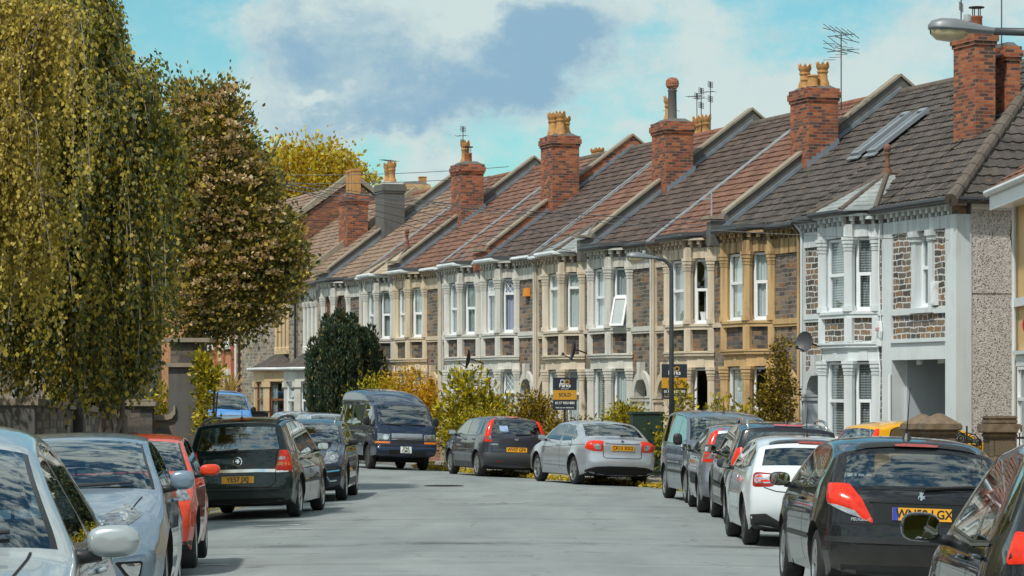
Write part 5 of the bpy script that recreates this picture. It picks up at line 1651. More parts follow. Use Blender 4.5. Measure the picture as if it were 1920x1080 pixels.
    def wheels(s, rim='alloy', spokes=6, width=.20, rimmat=None, inset=.04):
        rw, rr = s.rw, s.rw * .70
        rm = rimmat or ALLOY
        for ax in s.axles:
            for sg in (1, -1):
                yo = sg * (s.Wf(ax, s.rw + s.ra) - inset); yi = yo - sg * width
                c = (ax, 0, rw)
                mb = MB()
                prof = [(rr - .01, yi), (rr + .02, yi - sg * .0), (rw - .03, yi), (rw, yi + sg * .03), (rw, yo - sg * .03), (rw - .012, yo - sg * .012), (rw - .035, yo), (rr + .02, yo + sg * .004), (rr, yo - sg * .005), (rr - .01, yo - sg * .03)]
                mb.lathe(prof, c, 36, 'y', caps=False)
                ty = mb.build('wheel', TYRE, s.root, autosmooth=40)
                mb = MB()
                mb.lathe([(rr, yo - sg * .004), (rr - .018, yo - sg * .004), (rr - .03, yo - sg * .02), (rr - .03, yi)], c, 36, 'y', caps=False)
                yf = yo - sg * .028
                mb.lathe([(.075, yf - sg * .03), (.07, yf + sg * .006), (.03, yf + sg * .012), (.001, yf + sg * .012)], c, 18, 'y')
                for k in range(spokes):
                    a = 2 * math.pi * k / spokes + .3
                    ca, sa = math.cos(a), math.sin(a)
                    w0, w1 = (.035, .055) if rim == 'alloy' else (.06, .085)
                    if rim == 'twin': w0, w1 = .02, .025
                    for off in ((-.035, .035) if rim == 'twin' else (0,)):
                        a2 = a + off / .12 * .35
                        c2, s2 = math.cos(a2), math.sin(a2)
                        q = lambda r_, w_, y_: (ax + r_ * c2 - w_ * s2, y_, rw + r_ * s2 + w_ * c2)
                        vs = [q(.05, -w0, yf + sg * .008), q(.05, w0, yf + sg * .008), q(rr - .02, w1, yf + sg * .016), q(rr - .02, -w1, yf + sg * .016),
                              q(.05, -w0, yf - sg * .03), q(.05, w0, yf - sg * .03), q(rr - .02, w1, yf - sg * .03), q(rr - .02, -w1, yf - sg * .03)]
                        mb.add(vs, [(0, 1, 2, 3), (7, 6, 5, 4), (0, 4, 5, 1), (1, 5, 6, 2), (2, 6, 7, 3), (3, 7, 4, 0)])
                mb.build('rim', rm, ty, autosmooth=35)
                mb = MB(); mb.lathe([(rr - .03, yf - sg * .06), (.001, yf - sg * .06)], c, 24, 'y', caps=False); mb.lathe([(.14, yf - sg * .045), (.001, yf - sg * .045)], c, 20, 'y', caps=False)
                mb.build('brake_disc', UNDER, ty)
        # belly, so that nobody sees through under the floor
        mb = MB(); w = s.W / 2 - .26
        mb.box(min(s.axles) - .45, max(s.axles) + .45, -w, w, s.rw * .62, s.rw + s.ra * .75)
        mb.build('underbody', UNDER, s.root)
    def cabin(s, xs_front=0.15, xs_rear=-.75, seat_z=.55, steer=1, dash_x=.75, roof_z=None):
        mb = MB()
        hw = s.W / 2 - .12
        mb.box(-s.L * .36, dash_x, -hw, hw, .36, .42)
        mb.box(dash_x - .05, dash_x + .30, -hw, hw, .55, .90)
        o = mb.build('cabin_floor', TRIM_IN, s.root)
        for (x, ys, bench) in ((xs_front, (-.36, .36), False), (xs_rear, (-.42, .0, .42), True)):
            for y in ys:
                mb = MB()
                w = .25 if not bench else .22
                mb.box(x - .05, x + .42, y - w, y + w, seat_z - .18, seat_z)
                mb.prism([(x - .06, seat_z - .05), (x + .08, seat_z - .05), (x - .04, seat_z + .52), (x - .16, seat_z + .52)], lambda q: (q[0], y - w, q[1]), lambda q: (q[0], y + w, q[1]))
                se = mb.build('seat', SEATF, s.root, bevel=.03)
                mb = MB(); mb.box(x - .20, x - .10, y - .13, y + .13, seat_z + .56, seat_z + .74)
                mb.box(x - .16, x - .14, y - .06, y - .045, seat_z + .48, seat_z + .58); mb.box(x - .16, x - .14, y + .045, y + .06, seat_z + .48, seat_z + .58)
                mb.build('headrest', SEATF, se, bevel=.02)
        mb = MB()
        ctr = Vector((dash_x - .22, -.36 * steer, .86))
        ring = []
        for k in range(21):
            a = 2 * math.pi * k / 20
            ring.append(ctr + Vector((.06 * math.cos(a) * -1, .18 * math.sin(a), .17 * math.cos(a))))
        mb.tube(ring, .014, 6, caps=False); mb.tube([ctr + Vector((0, -.17, 0)), ctr + Vector((0, .17, 0))], .018, 6); mb.tube([ctr, ctr + Vector((.2, 0, -.08))], .03, 6)
        mb.build('steering_wheel', TRIM_IN, s.root)
    def mirror(s, x, z, mat, glass_rear=True, size=(.12, .20, .135), out=.06, z_off=.0):
        for sg in (1, -1):
            y = s.Wf(x, z)
            kind = 'left' if sg > 0 else 'right'
            h, nn = s.cast(kind, x, z)
            y0 = abs(h.y) if h is not None else y
            c = Vector((x - .02, sg * (y0 + out + size[1] / 2), z + z_off))
            mb = MB()
            rows = []
            NA, NB = 14, 16
            for i in range(NA + 1):
                t = math.pi * i / NA
                row = []
                for j in range(NB + 1):
                    a = 2 * math.pi * j / NB
                    def se(v, p): return math.copysign(abs(v) ** p, v)
                    xx = size[0] / 2 * se(math.cos(t), .75); rr_ = abs(math.sin(t)) ** .45
                    if xx < -size[0] * .38: xx = -size[0] * .38
                    row.append((c.x + xx, c.y + size[1] / 2 * rr_ * se(math.cos(a), .72), c.z + size[2] / 2 * rr_ * se(math.sin(a), .72)))
                rows.append(row)
            mb.grid(rows)
            o = mb.build('wing_mirror', mat, s.root, autosmooth=50)
            mb = MB(); xx = c.x - size[0] * .395
            pl = [(c.y + size[1] * .44 * math.copysign(abs(math.cos(a)) ** .6, math.cos(a)), c.z + size[2] * .41 * math.copysign(abs(math.sin(a)) ** .6, math.sin(a))) for a in np.linspace(0, 2 * math.pi, 25)[:-1]]
            mb.prism(pl, lambda q: (xx, q[0], q[1]), lambda q: (xx + .004, q[0], q[1]))
            mb.build('mirror_glass', MIRG, o)
            mb = MB(); mb.tube([(x, sg * (y0 - .03), z - size[2] * .45), (x - .01, sg * (y0 + out * .7), z - size[2] * .42 + z_off), (c.x, c.y - sg * size[1] * .25, c.z - size[2] * .35)], [.035, .028, .03], 8)
            mb.build('mirror_arm', BLACKP, o, smooth=True)
    def plate(s, text, rear=True, z=.62, lines=1, w=.52, h=.111, y=0.0, blue=False, mat=None):
        kind = 'rear' if rear else 'front'
        sg = -1 if rear else 1
        pts = [s.cast(kind, y + a * w / 2, z + b * h / 2)[0] for a in (-1, 0, 1) for b in (-1, 1)]
        xs = [p.x for p in pts if p is not None]
        lo = [p.x for k, p in enumerate(pts) if p is not None and k % 2 == 0]; hi = [p.x for k, p in enumerate(pts) if p is not None and k % 2 == 1]
        mlo = (min(lo) if rear else max(lo)); mhi = (min(hi) if rear else max(hi))
        mid = [s.cast(kind, y + a * w / 2, z + b * h / 2)[0] for a in (-.6, 0, .6) for b in (-.6, -.2, .2, .6)]
        lift = 0.0
        for p in mid:
            if p is not None: lift = max(lift, sg * (p.x - (mlo + (mhi - mlo) * (p.z - (z - h / 2)) / h)))
        def X(zz): return mlo + (mhi - mlo) * (zz - (z - h / 2)) / h + sg * (.008 + lift)
        mb = MB()
        vs = [(X(zz) + sg * d, y + yy, zz) for d in (-.01, .006) for zz in (z - h / 2, z + h / 2) for yy in (-w / 2, w / 2)]
        mb.add(vs, [(0, 1, 3, 2), (4, 6, 7, 5), (0, 4, 5, 1), (2, 3, 7, 6), (0, 2, 6, 4), (1, 5, 7, 3)])
        p = mb.build('number_plate', mat or (PLY if rear else PLW), s.root)
        rows = text.split('|')
        mb = MB()
        for i, t in enumerate(rows):
            size = .108 if len(rows) == 1 else .10
            vs, fs = text_mesh(t, size, bold=.0022, sx=.92 if len(rows) == 1 else 1.0)
            zo = z if len(rows) == 1 else z + h * (.24 if i == 0 else -.24)
            yo = y - (.02 if blue and rear else 0)
            mb.add([(X(zo + v[1]) + sg * .0085, yo + (-v[0] if rear else v[0]) , zo + v[1]) for v in vs], fs)
        mb.build('lettering', PLK, p, recalc=False)
        if blue:
            mb = MB(); yb = y + (w / 2 - .025) * (1 if rear else -1)
            vs = [(X(zz) + sg * .008, yb + yy, zz) for zz in (z - h / 2, z + h / 2) for yy in (-.025, .025)]
            mb.add(vs, [(0, 1, 3, 2)]); mb.build('plate_band', EUB, p)
        return p
    def text(s, t, kind, u, v, size, mat, parent=None, bold=.001, sx=1.0):
        vs, fs = text_mesh(t, size, bold=bold, sx=sx)
        mb = MB(); out = []
        for q in vs:
            a = u + (-q[0] if kind in ('rear', 'left') else q[0]); b = v + q[1]
            h, nn = s.cast(kind, a, b); out.append(tuple(h + nn * .005) if h is not None else (0, 0, 0))
        mb.add(out, fs); return mb.build('lettering', mat, parent or s.root, recalc=False)
    def badge(s, kind, u, v, r, mat=None, style='ring'):
        h, nn = s.cast(kind, u, v)
        if h is None: return
        d = nn.normalized(); a = Vector((0, 1, 0)); a = (a - d * a.dot(d)).normalized() if abs(d.y) < .9 else Vector((1, 0, 0)); b = d.cross(a)
        mb = MB()
        def P(x, y, o=.008): return h + a * x + b * y + d * o
        N = 24
        if style in ('ring', 'disc', 'oval', 'griffin', 'wing'):
            k = .45 if style == 'oval' else 1.0
            o = [P(r * math.cos(t), k * r * math.sin(t)) for t in np.linspace(0, 2 * math.pi, N + 1)[:-1]]
            i = [P(.8 * r * math.cos(t), .8 * k * r * math.sin(t), .010) for t in np.linspace(0, 2 * math.pi, N + 1)[:-1]]
            mb.add(o + i, [(q, (q + 1) % N, N + (q + 1) % N, N + q) for q in range(N)])
            e = mb.build('badge', mat or CHROME, s.root)
            mb = MB(); ins = [P(.8 * r * math.cos(t), .8 * k * r * math.sin(t), .006) for t in np.linspace(0, 2 * math.pi, N + 1)[:-1]]
            mb.add(ins, [tuple(range(N))]); mb.build('badge_field', BLACKP if style in ('ring', 'griffin', 'wing') else ALLOY, e)
            if style == 'griffin':
                mb = MB()
                for pl in ([(-.5, -.1), (-.1, .45), (.15, .35), (.0, .05), (.35, .1), (.5, -.15), (.1, -.2), (.25, -.5), (-.05, -.35), (-.3, -.5), (-.25, -.15)],):
                    mb.add([P(x * r * 1.1, y * r * 1.1, .012) for x, y in pl], [tuple(range(len(pl)))])
                mb.build('emblem', CHROME, e)
            if style == 'wing':
                mb = MB(); pl = [(-.5, -.1), (-.1, .5), (.1, .15), (.5, .35), (.25, -.05), (.45, -.2), (0, -.5), (-.1, -.1)]
                mb.add([P(x * r, y * r, .012) for x, y in pl], [tuple(range(len(pl)))]); mb.build('emblem', CHROME, e)
        elif style == 'rampant':
            pl = [(-.15, -1), (.0, -.55), (-.35, -.9), (-.6, -.8), (-.2, -.35), (-.3, -.05), (-.8, -.1), (-.85, .15), (-.4, .2), (-.75, .45), (-.65, .65), (-.2, .45), (-.15, .75), (.1, 1.0), (.4, .9), (.45, .65), (.3, .5), (.45, .1), (.75, .3), (.7, .7), (.9, .6), (.9, .1), (.5, -.2), (.4, -.6), (.55, -1), (.2, -.9), (.2, -.55), (.1, -1)]
            mb.add([P(x * r * .8, y * r) for x, y in pl], [tuple(range(len(pl)))]); mb.build('badge', CHROME, s.root)
        elif style == 'chevron':
            for o_ in (0, -.55): mb.add([P(x * r, (y + o_) * r) for x, y in ((-1, -.2), (0, .6), (1, -.2), (1, -.55), (0, .2), (-1, -.55))], [(0, 1, 4, 5), (1, 2, 3, 4)])
            mb.build('badge', CHROME, s.root)
        elif style == 'h':
            for pl in ([(-.7, -.8), (-.4, -.8), (-.55, .8), (-.9, .8)], [(.7, -.8), (.4, -.8), (.55, .8), (.9, .8)], [(-.5, -.15), (.5, -.15), (.5, .15), (-.5, .15)]): mb.add([P(x * r, y * r) for x, y in pl], [(0, 1, 2, 3)])
            mb.build('badge', CHROME, s.root)
    def wiper(s, kind, y0, y1, z0, z1, x_lift=.02):
        a, _ = s.cast(kind, y0, z0); b, n1 = s.cast(kind, y1, z1)
        if a is None or b is None: return
        mb = MB(); up = n1 * .025
        mid = [s.cast(kind, y0 + (y1 - y0) * t, z0 + (z1 - z0) * t) for t in np.linspace(0, 1, 7)]
        mb.tube([q[0] + q[1] * .02 for q in mid if q[0] is not None], [.02, .018, .015, .013, .012, .010, .008][:len([1 for q in mid if q[0] is not None])], 6)
        mb.lathe([(.03, -.01), (.03, .03)], tuple(a), 10)
        mb.build('wiper', BLACKP, s.root)
    def antenna(s, x, y, lean=-.35, L=.38, base=.04):
        h, _ = s.cast('top', x, y)
        mb = MB(); mb.lathe([(base, -.01), (base * .5, .045), (.008, .055)], tuple(h), 10); mb.tube([h + Vector((0, 0, .04)), h + Vector((lean * L, 0, L))], [.006, .0035], 6)
        mb.build('antenna', BLACKP, s.root)
    def rails(s, x0, x1, y, mat, lift=.05, r=.018):
        for sg in (1, -1):
            pts = []
            for t in np.linspace(0, 1, 13):
                x = x0 + (x1 - x0) * t; h, _ = s.cast('top', x, sg * y)
                e = min(1, min(t, 1 - t) / .09)
                pts.append(h + Vector((0, 0, -.01 + (lift + .01) * math.sin(e * math.pi / 2))))
            mb = MB(); mb.tube(pts, r, 8); mb.build('roof_rail', mat, s.root, smooth=True)
    def handles(s, pts, mat=None):
        for (x, z) in pts:
            for sg in (1, -1):
                h, nn = s.cast('left' if sg > 0 else 'right', x, z)
                if h is None: continue
                mb = MB(); mb.tube([h + Vector((-.09, sg * .005, 0)), h + Vector((-.07, sg * .03, .004)), h + Vector((.06, sg * .03, .004)), h + Vector((.09, sg * .005, 0))], .012, 6)
                mb.build('door_handle', mat or s.paint, s.root, smooth=True)
    def seams(s, polys, w=.012):
        for p in polys: s.line('panel_gap', GAP, 'left', p, w, mirror=True)
    def put(s, x, y, hx, hy, dz=0.0):
        """stand the car on the road at (x, y), front towards (hx, hy)"""
        f = Vector((hx, hy, 0)).normalized(); l = Vector((-f.y, f.x, 0))
        hb = s.W / 2 - .1
        pts = {}
        for ax in s.axles:
            for sg in (1, -1):
                p = Vector((x, y, 0)) + f * ax + l * (sg * hb); pts[ax, sg] = gz(p.x, p.y)
        af, ar = max(s.axles), min(s.axles)
        zf = (pts[af, 1] + pts[af, -1]) / 2; zr = (pts[ar, 1] + pts[ar, -1]) / 2
        zl = (pts[af, 1] + pts[ar, 1]) / 2; zt = (pts[af, -1] + pts[ar, -1]) / 2
        fx = Vector((f.x, f.y, (zf - zr) / (af - ar))).normalized(); ly = Vector((l.x, l.y, (zl - zt) / (2 * hb))).normalized()
        up = fx.cross(ly).normalized(); ly = up.cross(fx)
        zc = zr + (zf - zr) * (0 - ar) / (af - ar)
        M = Matrix((fx, ly, up)).transposed().to_4x4(); M.translation = Vector((x, y, zc + dz))
        s.root.matrix_world = M
        return s
# ---------------------------------------------------------------- the cars themselves (front = +x, left = +y)
def tail_common(c, bumper_z=.52): pass

# --- black three-letter hatchback with the yellow plate, right foreground
def black_hatch():
    pt = car_paint('black_paint', (.010, .011, .014), 0.0, .3)
    top = [(1.90, .22, .10), (2.0, .42, .26), (1.97, .62, .26), (1.80, .80, .20), (1.40, .95, .12), (1.02, 1.04, .14, 'ws'), (.10, 1.415, .16), (-.45, 1.47, .10), (-1.0, 1.445, .10), (-1.50, 1.375, .16), (-1.545, 1.345, .20, 'rg'), (-1.86, .985, .22),
           (-1.95, .93, .22), (-1.985, .72, .22), (-2.01, .60, .24), (-2.02, .44, .22), (-1.93, .22, .08)]
    wins = [[(.72, 1.02), (.06, 1.345), (-.30, 1.40), (-.36, .985)], [(-.43, .985), (-.37, 1.40), (-.95, 1.375), (-1.22, 1.285), (-1.33, 1.14), (-1.05, 1.01)]]
    c = Car('parked_car', "black hatchback with antenna and yellow plate, between the white car and the nearest right-hand car", 'car', pt, 4.03, 1.74, 1.47, top, (1.20, -1.34), .305, wins=wins, taper=(.12, .13))
    c.cabin(.15, -.8); c.wheels('alloy', 5, inset=.03)
    c.mirror(.62, 1.02, pt)
    # tail lamps: swept triangles round the corner
    c.patch('tail_light', REDL, 'cyl', [(-1.78, .62, 1.03), (-1.62, .80, 1.03), (-1.70, .82, .88), (-1.95, .66, .77), (-2.0, .44, .69), (-1.98, .44, .725), (-1.94, .54, .90)], .004, .016, r=.03, x0=-1.1, mirror=True)
    c.patch('reversing_light', CLRL, 'cyl', [(-1.78, .80, .855), (-1.93, .67, .77), (-1.98, .545, .73), (-1.95, .60, .795), (-1.85, .72, .84)], .018, .010, r=.02, x0=-1.1, mirror=True)
    c.patch('spoiler', BLACKP, 'top', [(-1.36, .50), (-1.36, -.50), (-1.52, -.55), (-1.52, .55)], .012, .02, r=.03)
    c.patch('brake_light', REDD, 'rear', [(.20, 1.372), (-.20, 1.372), (-.19, 1.352), (.19, 1.352)], .026, .004, r=.008)
    c.patch('plate_recess', SEAL, 'rear', [(.44, .875), (-.44, .875), (-.40, .70), (.40, .70)], .003, 0, r=.03)
    c.plate('WN59 LGX', True, .78, blue=True)
    c.line('chrome_strip', SEAL, 'rear', [(.46, .88), (-.46, .88)], .018, .012)
    c.badge('rear', 0, .935, .046, style='rampant')
    c.text('PEUGEOT', 'rear', .53, .72, .038, ALLOY, bold=.001)
    c.line('panel_gap', GAP, 'rear', [(.60, .985), (.40, .99), (-.40, .99), (-.60, .985)], .008)
    c.line('panel_gap', GAP, 'rear', [(.44, .685), (-.44, .685)], .012)
    c.line('panel_gap', GAP, 'cyl', [(-1.5, .8, .70), (-1.9, .70, .68), (-2.0, .45, .675)], .012, x0=-1.1, mirror=True)
    c.line('bumper_moulding', BLACKP, 'cyl', [(-1.75, .80, .54), (-1.9, .72, .54), (-2.02, .4, .54), (-2.03, 0, .54)], .05, .008, x0=-1.1, mirror=True)
    c.patch('bumper_trim', BLACKP, 'rear', [(.70, .32), (-.70, .32), (-.66, .22), (.66, .22)], .004, 0, r=.02)
    c.seams([[(-.40, .98), (-.40, .45), (-.50, .30)], [(.72, 1.0), (.80, .7), (.78, .30)], [(-1.05, 1.0), (-1.15, .80), (-1.02, .58)]])
    c.line('door_moulding', BLACKP, 'left', [(.74, .53), (-.90, .53)], .045, .008, mirror=True)
    c.line('window_trim', CHROME, 'left', [(.70, .995), (-.36, .965), (-1.05, .985)], .012, .006, mirror=True)
    c.handles([(-.22, .86)])
    c.wiper('rear', -.02, -.58, .99, 1.03)
    c.antenna(-.95, 0, -.25, .46, .05)
    return c
black_hatch().put(3.52, 28.1, -.02, 1, .03)

# --- white supermini
def white_hatch():
    pt = car_paint('white_paint', (.66, .70, .73), 0.0, .3)
    blk = car_paint('black_roof_paint', (.02, .021, .024), 0.0, .3)
    top = [(1.85, .22, .10), (1.97, .42, .26), (1.94, .64, .26), (1.75, .84, .18), (1.35, .95, .12), (.95, 1.03, .14, 'ws'), (.12, 1.40, .16), (-.40, 1.46, .10), (-1.0, 1.44, .10), (-1.52, 1.37, .16), (-1.56, 1.34, .20, 'rg'), (-1.80, 1.03, .22),
           (-1.90, .98, .22), (-1.97, .72, .22), (-1.99, .52, .22), (-1.96, .40, .2), (-1.88, .24, .08)]
    wins = [[(.66, 1.02), (.04, 1.335), (-.42, 1.39), (-.48, 1.0)], [(-.56, 1.01), (-.70, 1.39), (-1.15, 1.365), (-1.40, 1.29), (-1.52, 1.06)]]
    c = Car('parked_car', "white hatchback with dark roof edge and rounded red tail lamps", 'car', pt, 3.95, 1.71, 1.46, top, (1.22, -1.24), .315, wins=wins, rear_glass=GLASS_D)
    c.cabin(.15, -.75); c.wheels('alloy', 7, rimmat=ALLOY_D); c.mirror(.60, 1.03, blk)
    for (e, m_, pl) in ((.004, REDD, [(.73, .97), (.49, .955), (.50, .79), (.72, .775)]), (.014, CHROME, [(.715, .945), (.515, .935), (.525, .83), (.705, .82)]), (.018, REDL, [(.70, .93), (.53, .92), (.54, .845), (.69, .835)])):
        c.patch('tail_light' if e < .01 else ('lamp_ring' if m_ is CHROME else 'lamp_core'), m_, 'cyl', [(-1.9 + .18 * max(0, (y - .6) / .14), y, z) for (y, z) in pl], e, .012, r=.05, x0=-1.1, mirror=True)
    c.patch('spoiler', blk, 'top', [(-1.36, .52), (-1.36, -.52), (-1.53, -.56), (-1.53, .56)], .012, .016, r=.03)
    c.patch('brake_light', REDD, 'rear', [(.18, 1.365), (-.18, 1.365), (-.17, 1.345), (.17, 1.345)], .02, .003, r=.008)
    c.patch('bumper_trim', BLACKP, 'cyl', [(-1.75, .74, .42), (-1.93, .62, .44), (-1.99, .45, .33), (-1.97, -.45, .33), (-1.93, -.62, .44), (-1.75, -.74, .42), (-1.70, -.74, .23), (-1.70, .74, .23)], .006, .01, x0=-1.1, r=.02)
    c.line('panel_gap', GAP, 'cyl', [(-1.86, .62, .775), (-1.95, .50, .73), (-1.99, .30, .715), (-1.99, 0, .71)], .012, x0=-1.1, mirror=True)
    c.plate('WV12 KDX', True, .60)
    c.badge('rear', 0, .88, .05, style='chevron')
    c.seams([[(-.52, 1.0), (-.55, .6), (-.60, .30)], [(.68, 1.0), (.74, .7), (.72, .30)]])
    c.line('door_moulding', CHROME, 'left', [(.6, .45), (-.45, .45)], .03, .006, mirror=True)
    c.handles([(-.35, .88)], CHROME); c.antenna(-.85, 0, -.25, .40); c.wiper('rear', 0, -.5, 1.04, 1.06)
    return c
white_hatch().put(3.84, 40.5, -.015, 1)

# --- black estate / SUV with roof rails
def black_suv():
    pt = car_paint('black_blue_paint', (.014, .016, .021), .0, .3)
    top = [(2.05, .26, .10), (2.14, .48, .24), (2.10, .72, .24), (1.95, .90, .16), (1.4, 1.03, .12), (1.0, 1.10, .14, 'ws'), (.25, 1.53, .16), (-.3, 1.60, .10), (-1.2, 1.60, .10), (-1.92, 1.54, .14), (-1.97, 1.50, .16, 'rg'), (-2.10, 1.10, .18),
           (-2.15, 1.02, .18), (-2.18, .72, .18), (-2.21, .56, .2), (-2.18, .42, .18), (-2.08, .26, .08)]
    wins = [[(.78, 1.11), (.20, 1.46), (-.22, 1.52), (-.26, 1.06)], [(-.33, 1.06), (-.29, 1.52), (-1.02, 1.52), (-1.12, 1.07)], [(-1.19, 1.07), (-1.10, 1.52), (-1.62, 1.48), (-1.80, 1.12)]]
    c = Car('parked_car', "black estate car with silver roof rails, half hidden by the white hatchback", 'car', pt, 4.36, 1.82, 1.62, top, (1.30, -1.32), .34, wins=wins, zc=.24, rear_glass=GLASS_D, taper=(.08, .06))
    c.cabin(.2, -.75, .62); c.wheels('alloy', 5); c.mirror(.70, 1.12, pt)
    c.patch('tail_light', REDL, 'cyl', [(-1.90, .80, 1.17), (-2.08, .74, 1.20), (-2.14, .60, 1.02), (-2.14, .62, .90), (-2.0, .80, .86), (-1.86, .83, .98)], .004, .014, x0=-1.2, mirror=True)
    c.patch('brake_light', REDL, 'rear', [(.22, 1.545), (-.22, 1.545), (-.22, 1.525), (.22, 1.525)], .02, .003, r=.006)
    c.line('door_moulding', BLACKP, 'left', [(.9, .56), (-.95, .56)], .05, .008, mirror=True)
    c.line('sill_trim', simple('grey_sill', (.20, .20, .20), .5), 'left', [(.9, .33), (-.95, .33)], .10, .006, mirror=True)
    c.patch('bumper_trim', BLACKP, 'rear', [(.8, .50), (-.8, .50), (-.74, .27), (.74, .27)], .006, 0)
    c.plate('WR58 DPN', True, .80)
    c.rails(.05, -1.75, .60, CHROME, .07, .022); c.seams([[(-.295, 1.05), (-.3, .6), (-.34, .36)], [(-1.155, 1.06), (-1.10, .8), (-.98, .62)], [(.8, 1.1), (.9, .75), (.86, .36)]])
    c.handles([(-.16, .96), (-1.0, .97)]); c.antenna(-1.55, 0, -.3, .34)
    return c
black_suv().put(4.12, 47.2, -.01, 1)

# --- grey hatch with tall tail lamps at the pillar
def tall_lamp_hatch(name_label, pt, clad=True):
    top = [(1.88, .22, .10), (1.98, .42, .24), (1.95, .66, .24), (1.80, .84, .16), (1.38, .98, .12), (.98, 1.06, .14, 'ws'), (.22, 1.44, .15), (-.3, 1.50, .09), (-1.1, 1.50, .09), (-1.72, 1.44, .13), (-1.76, 1.41, .16, 'rg'), (-1.93, 1.02, .18),
           (-1.96, .96, .18), (-1.97, .66, .18), (-2.02, .56, .2), (-2.0, .40, .18), (-1.90, .24, .08)]
    wins = [[(.76, 1.06), (.17, 1.385), (-.22, 1.43), (-.26, 1.01)], [(-.33, 1.01), (-.29, 1.43), (-.98, 1.42), (-1.05, 1.02)], [(-1.12, 1.02), (-1.05, 1.42), (-1.42, 1.385), (-1.56, 1.07)]]
    c = Car('parked_car', name_label, 'car', pt, 4.02, 1.70, 1.50, top, (1.17, -1.32), .30, wins=wins, taper=(.10, .07), rear_glass=GLASS_D)
    c.cabin(.2, -.75, .58); c.wheels('alloy', 6); c.mirror(.70, 1.06, pt)
    c.patch('tail_light', REDL, 'cyl', [(-1.66, .60, 1.43), (-1.72, .52, 1.43), (-1.90, .66, 1.02), (-1.93, .62, .86), (-1.84, .80, .86), (-1.78, .79, 1.02)], .004, .012, x0=-1.0, mirror=True)
    c.patch('reversing_light', CLRL, 'cyl', [(-1.92, .66, 1.0), (-1.93, .64, .92), (-1.86, .775, .92), (-1.84, .77, 1.0)], .016, .004, x0=-1.0, r=.01, mirror=True)
    c.patch('brake_light', REDL, 'rear', [(.17, 1.475), (-.17, 1.475), (-.17, 1.45), (.17, 1.45)], .016, .004, r=.006)
    if clad:
        c.patch('bumper_trim', simple('grey_plastic', (.05, .052, .058), .5), 'cyl', [(-1.80, .80, .60), (-1.97, .62, .60), (-2.02, 0, .60), (-1.97, -.62, .60), (-1.80, -.80, .60), (-1.80, -.80, .29), (-1.97, -.62, .29), (-2.02, 0, .29), (-1.97, .62, .29), (-1.80, .80, .29)], .005, .008, x0=-1.0, r=.02)
        c.patch('sill_trim', simple('grey_plastic', (.05, .052, .058), .5), 'left', [(.72, .36), (-.88, .36), (-.90, .22), (.74, .22)], .005, 0, mirror=True, r=.01)
        c.line('door_moulding', simple('grey_moulding', (.17, .19, .23), .4), 'left', [(.80, .55), (-.96, .55)], .05, .008, mirror=True)
        for ax in c.axles:
            pts = [(ax + (c.ra + .035) * math.sin(t), c.rw + (c.ra + .035) * math.cos(t)) for t in np.linspace(-1.45, 1.45, 15)]
            c.line('arch_moulding', simple('grey_moulding', (.17, .19, .23), .4), 'left', pts, .06, .006, mirror=True)
    c.seams([[(-.295, 1.0), (-.30, .6), (-.34, .34)], [(-1.085, 1.01), (-1.05, .78), (-.95, .58)], [(.78, 1.05), (.88, .75), (.84, .34)]])
    c.handles([(-.16, .90), (-.95, .91)])
    c.line('panel_gap', GAP, 'rear', [(.60, .62), (-.60, .62)], .014)
    c.line('panel_gap', GAP, 'rear', [(.63, 1.0), (.61, .62)], .012); c.line('panel_gap', GAP, 'rear', [(-.63, 1.0), (-.61, .62)], .012)
    return c
c = tall_lamp_hatch("charcoal hatchback with tall red pillar lamps, in front of the dark camper van", car_paint('charcoal_paint', (.060, .064, .085), .55, .32))
c.plate('WV57 GFK', True, .68); c.badge('rear', .0, .93, .055, style='oval', mat=CHROME); c.text('FUSION', 'rear', .55, .80, .05, CHROME)
c.patch('sticker', simple('blue_white_sticker', (.35, .5, .75), .5, var=.5, scale=9), 'rear', [(.42, 1.26), (.22, 1.26), (.20, 1.12), (.42, 1.12)], .006, 0, r=.01)
c.patch('fog_lamp', REDD, 'rear', [(.50, .40), (.36, .40), (.36, .375), (.50, .375)], .016, .004, r=.006); c.wiper('rear', .0, -.40, 1.04, 1.06)
c.put(-.46, 74.8, -.28, .96)
c = tall_lamp_hatch("silver grey hatchback with a tall red pillar lamp, wedged behind the black estate", car_paint('silver_grey_paint', (.30, .32, .36), .7, .32), clad=False)
c.plate('WU06 ZTR', True, .68); c.put(3.95, 51.75, .0, 1)

